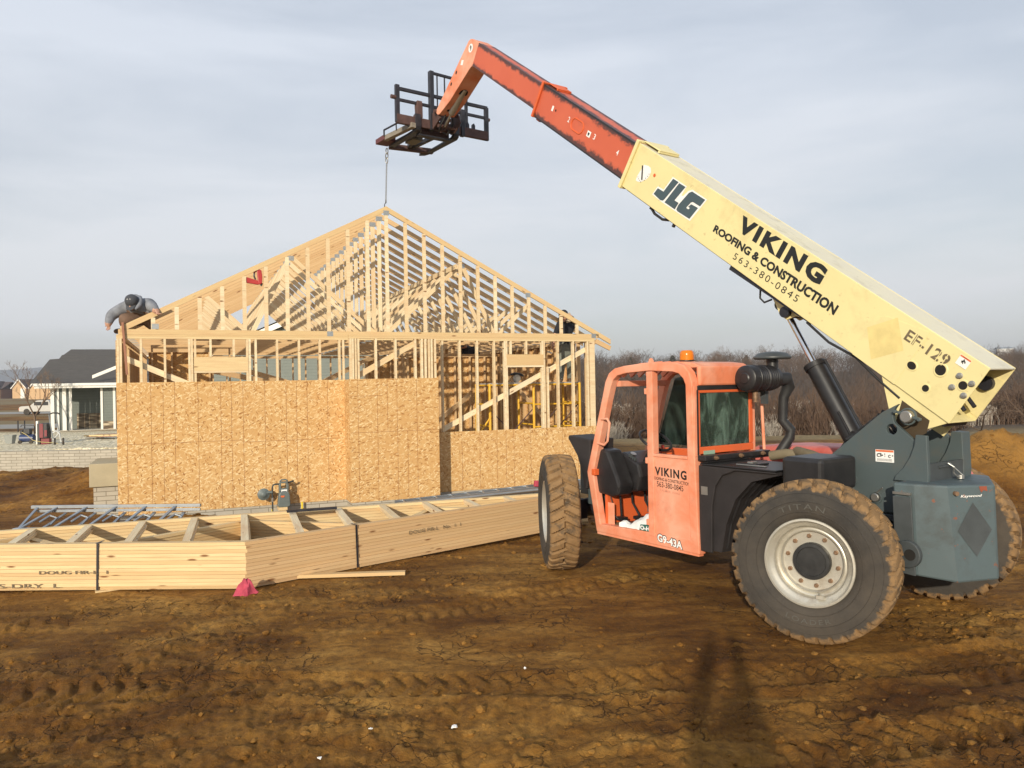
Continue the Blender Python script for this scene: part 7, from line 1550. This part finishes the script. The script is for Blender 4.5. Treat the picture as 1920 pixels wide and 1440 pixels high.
# brush and dry weeds along the edge of the cleared ground
def brush():
    protos=[]
    for s in range(7):
        r2=random.Random(50+s); V=[];F=[]
        for k in range(26):
            v,f=tree_mesh(r2.random()*1e6,1.9*r2.uniform(.6,1.2),3,.45,r0=.022,sides=3,split=(2,3),trunk=.42,up=.5,minr=.007); ox,oy=r2.gauss(0,.7),r2.gauss(0,.5); b=len(V); V+=[(x+ox,y+oy,z) for x,y,z in v]; F+=[tuple(i+b for i in q) for q in f]
        protos.append((np.array(V),np.array(F)))
    for mat,lab,seed,n,smin,smax,dm in (('barkbrown','tangled reddish brown brush along the foot of the wooded slope',1,470,.7,1.3,0),('bark','grey leafless thicket lower on the slope behind the cab',2,290,.8,1.5,10),('barkpale','pale dry weed stalks at the edge of the cleared ground',3,34,.35,.6,0)):
        V=[];F=[];k=0;r2=random.Random(seed)
        for i in range(n):
            d_=(40 if mat!='barkpale' else 37)+dm+22*r2.random()**1.3*(.35 if mat=='barkpale' else 1); az=r2.uniform(.07,.95)
            if az>.50: d_+=9
            x=az*d_; v,f=protos[i%7]; s_=r2.uniform(smin,smax); a=r2.random()*6.28; c,s1=math.cos(a),math.sin(a); z=rz_(x,d_)
            V.append(np.stack([(v[:,0]*c-v[:,1]*s1)*s_+x,(v[:,0]*s1+v[:,1]*c)*s_+d_,v[:,2]*s_*1.1+z],1)); F.append(f+k); k+=len(v)
        V=np.concatenate(V);F=np.concatenate(F); me=bpy.data.meshes.new('brush'); me.vertices.add(len(V)); me.vertices.foreach_set('co',V.ravel()); me.loops.add(F.size); me.loops.foreach_set('vertex_index',F.ravel().astype(np.int32)); me.polygons.add(len(F)); me.polygons.foreach_set('loop_start',np.arange(0,F.size,4,dtype=np.int32)); me.update(calc_edges=True)
        me.materials.append(M[mat]); o=bpy.data.objects.new('brush',me); COL.objects.link(o); tag(o,lab,'brush',kind='stuff')
brush()
# uprooted bare tree behind the boom tail
bt_m=mk('fallen_tree',*tree_mesh(77,6,6,.6,r0=.09,split=(2,3),up=0,minr=.008),'bark')
o=bpy.data.objects.new('fallen_tree',bt_m); COL.objects.link(o); o.location=(17.2,27.5,.15); o.rotation_euler=(R(78),R(8),R(-62)); o.scale=(.62,.62,.62); tag(o,'uprooted bare tree lying behind the tail of the yellow boom','tree')
o2=bpy.data.objects.new('fallen_tree',bt_m); COL.objects.link(o2); o2.location=(20.2,28.5,.1); o2.rotation_euler=(R(70),R(30),R(-95)); o2.scale=(.5,.5,.5); tag(o2,'cut bare branches at the right frame edge behind the counterweight','tree')

# pale winter air
hz=MB(); hz.box((-2600,-60,-75),(2950,2950,95)); ho=hz.build('haze',M['white']); ho.data.materials.clear()
hm=bpy.data.materials.new('haze_air'); hm.use_nodes=True; t_=hm.node_tree; t_.nodes.clear(); o_=t_.nodes.new('ShaderNodeOutputMaterial'); v_=t_.nodes.new('ShaderNodeVolumePrincipled')
v_.inputs['Color'].default_value=(.95,.975,1,1); v_.inputs['Density'].default_value=.00035; v_.inputs['Anisotropy'].default_value=.2; t_.links.new(v_.outputs[0],o_.inputs['Volume']); ho.data.materials.append(hm); tag(ho,'thin pale winter haze over the far hills','haze',kind='stuff')
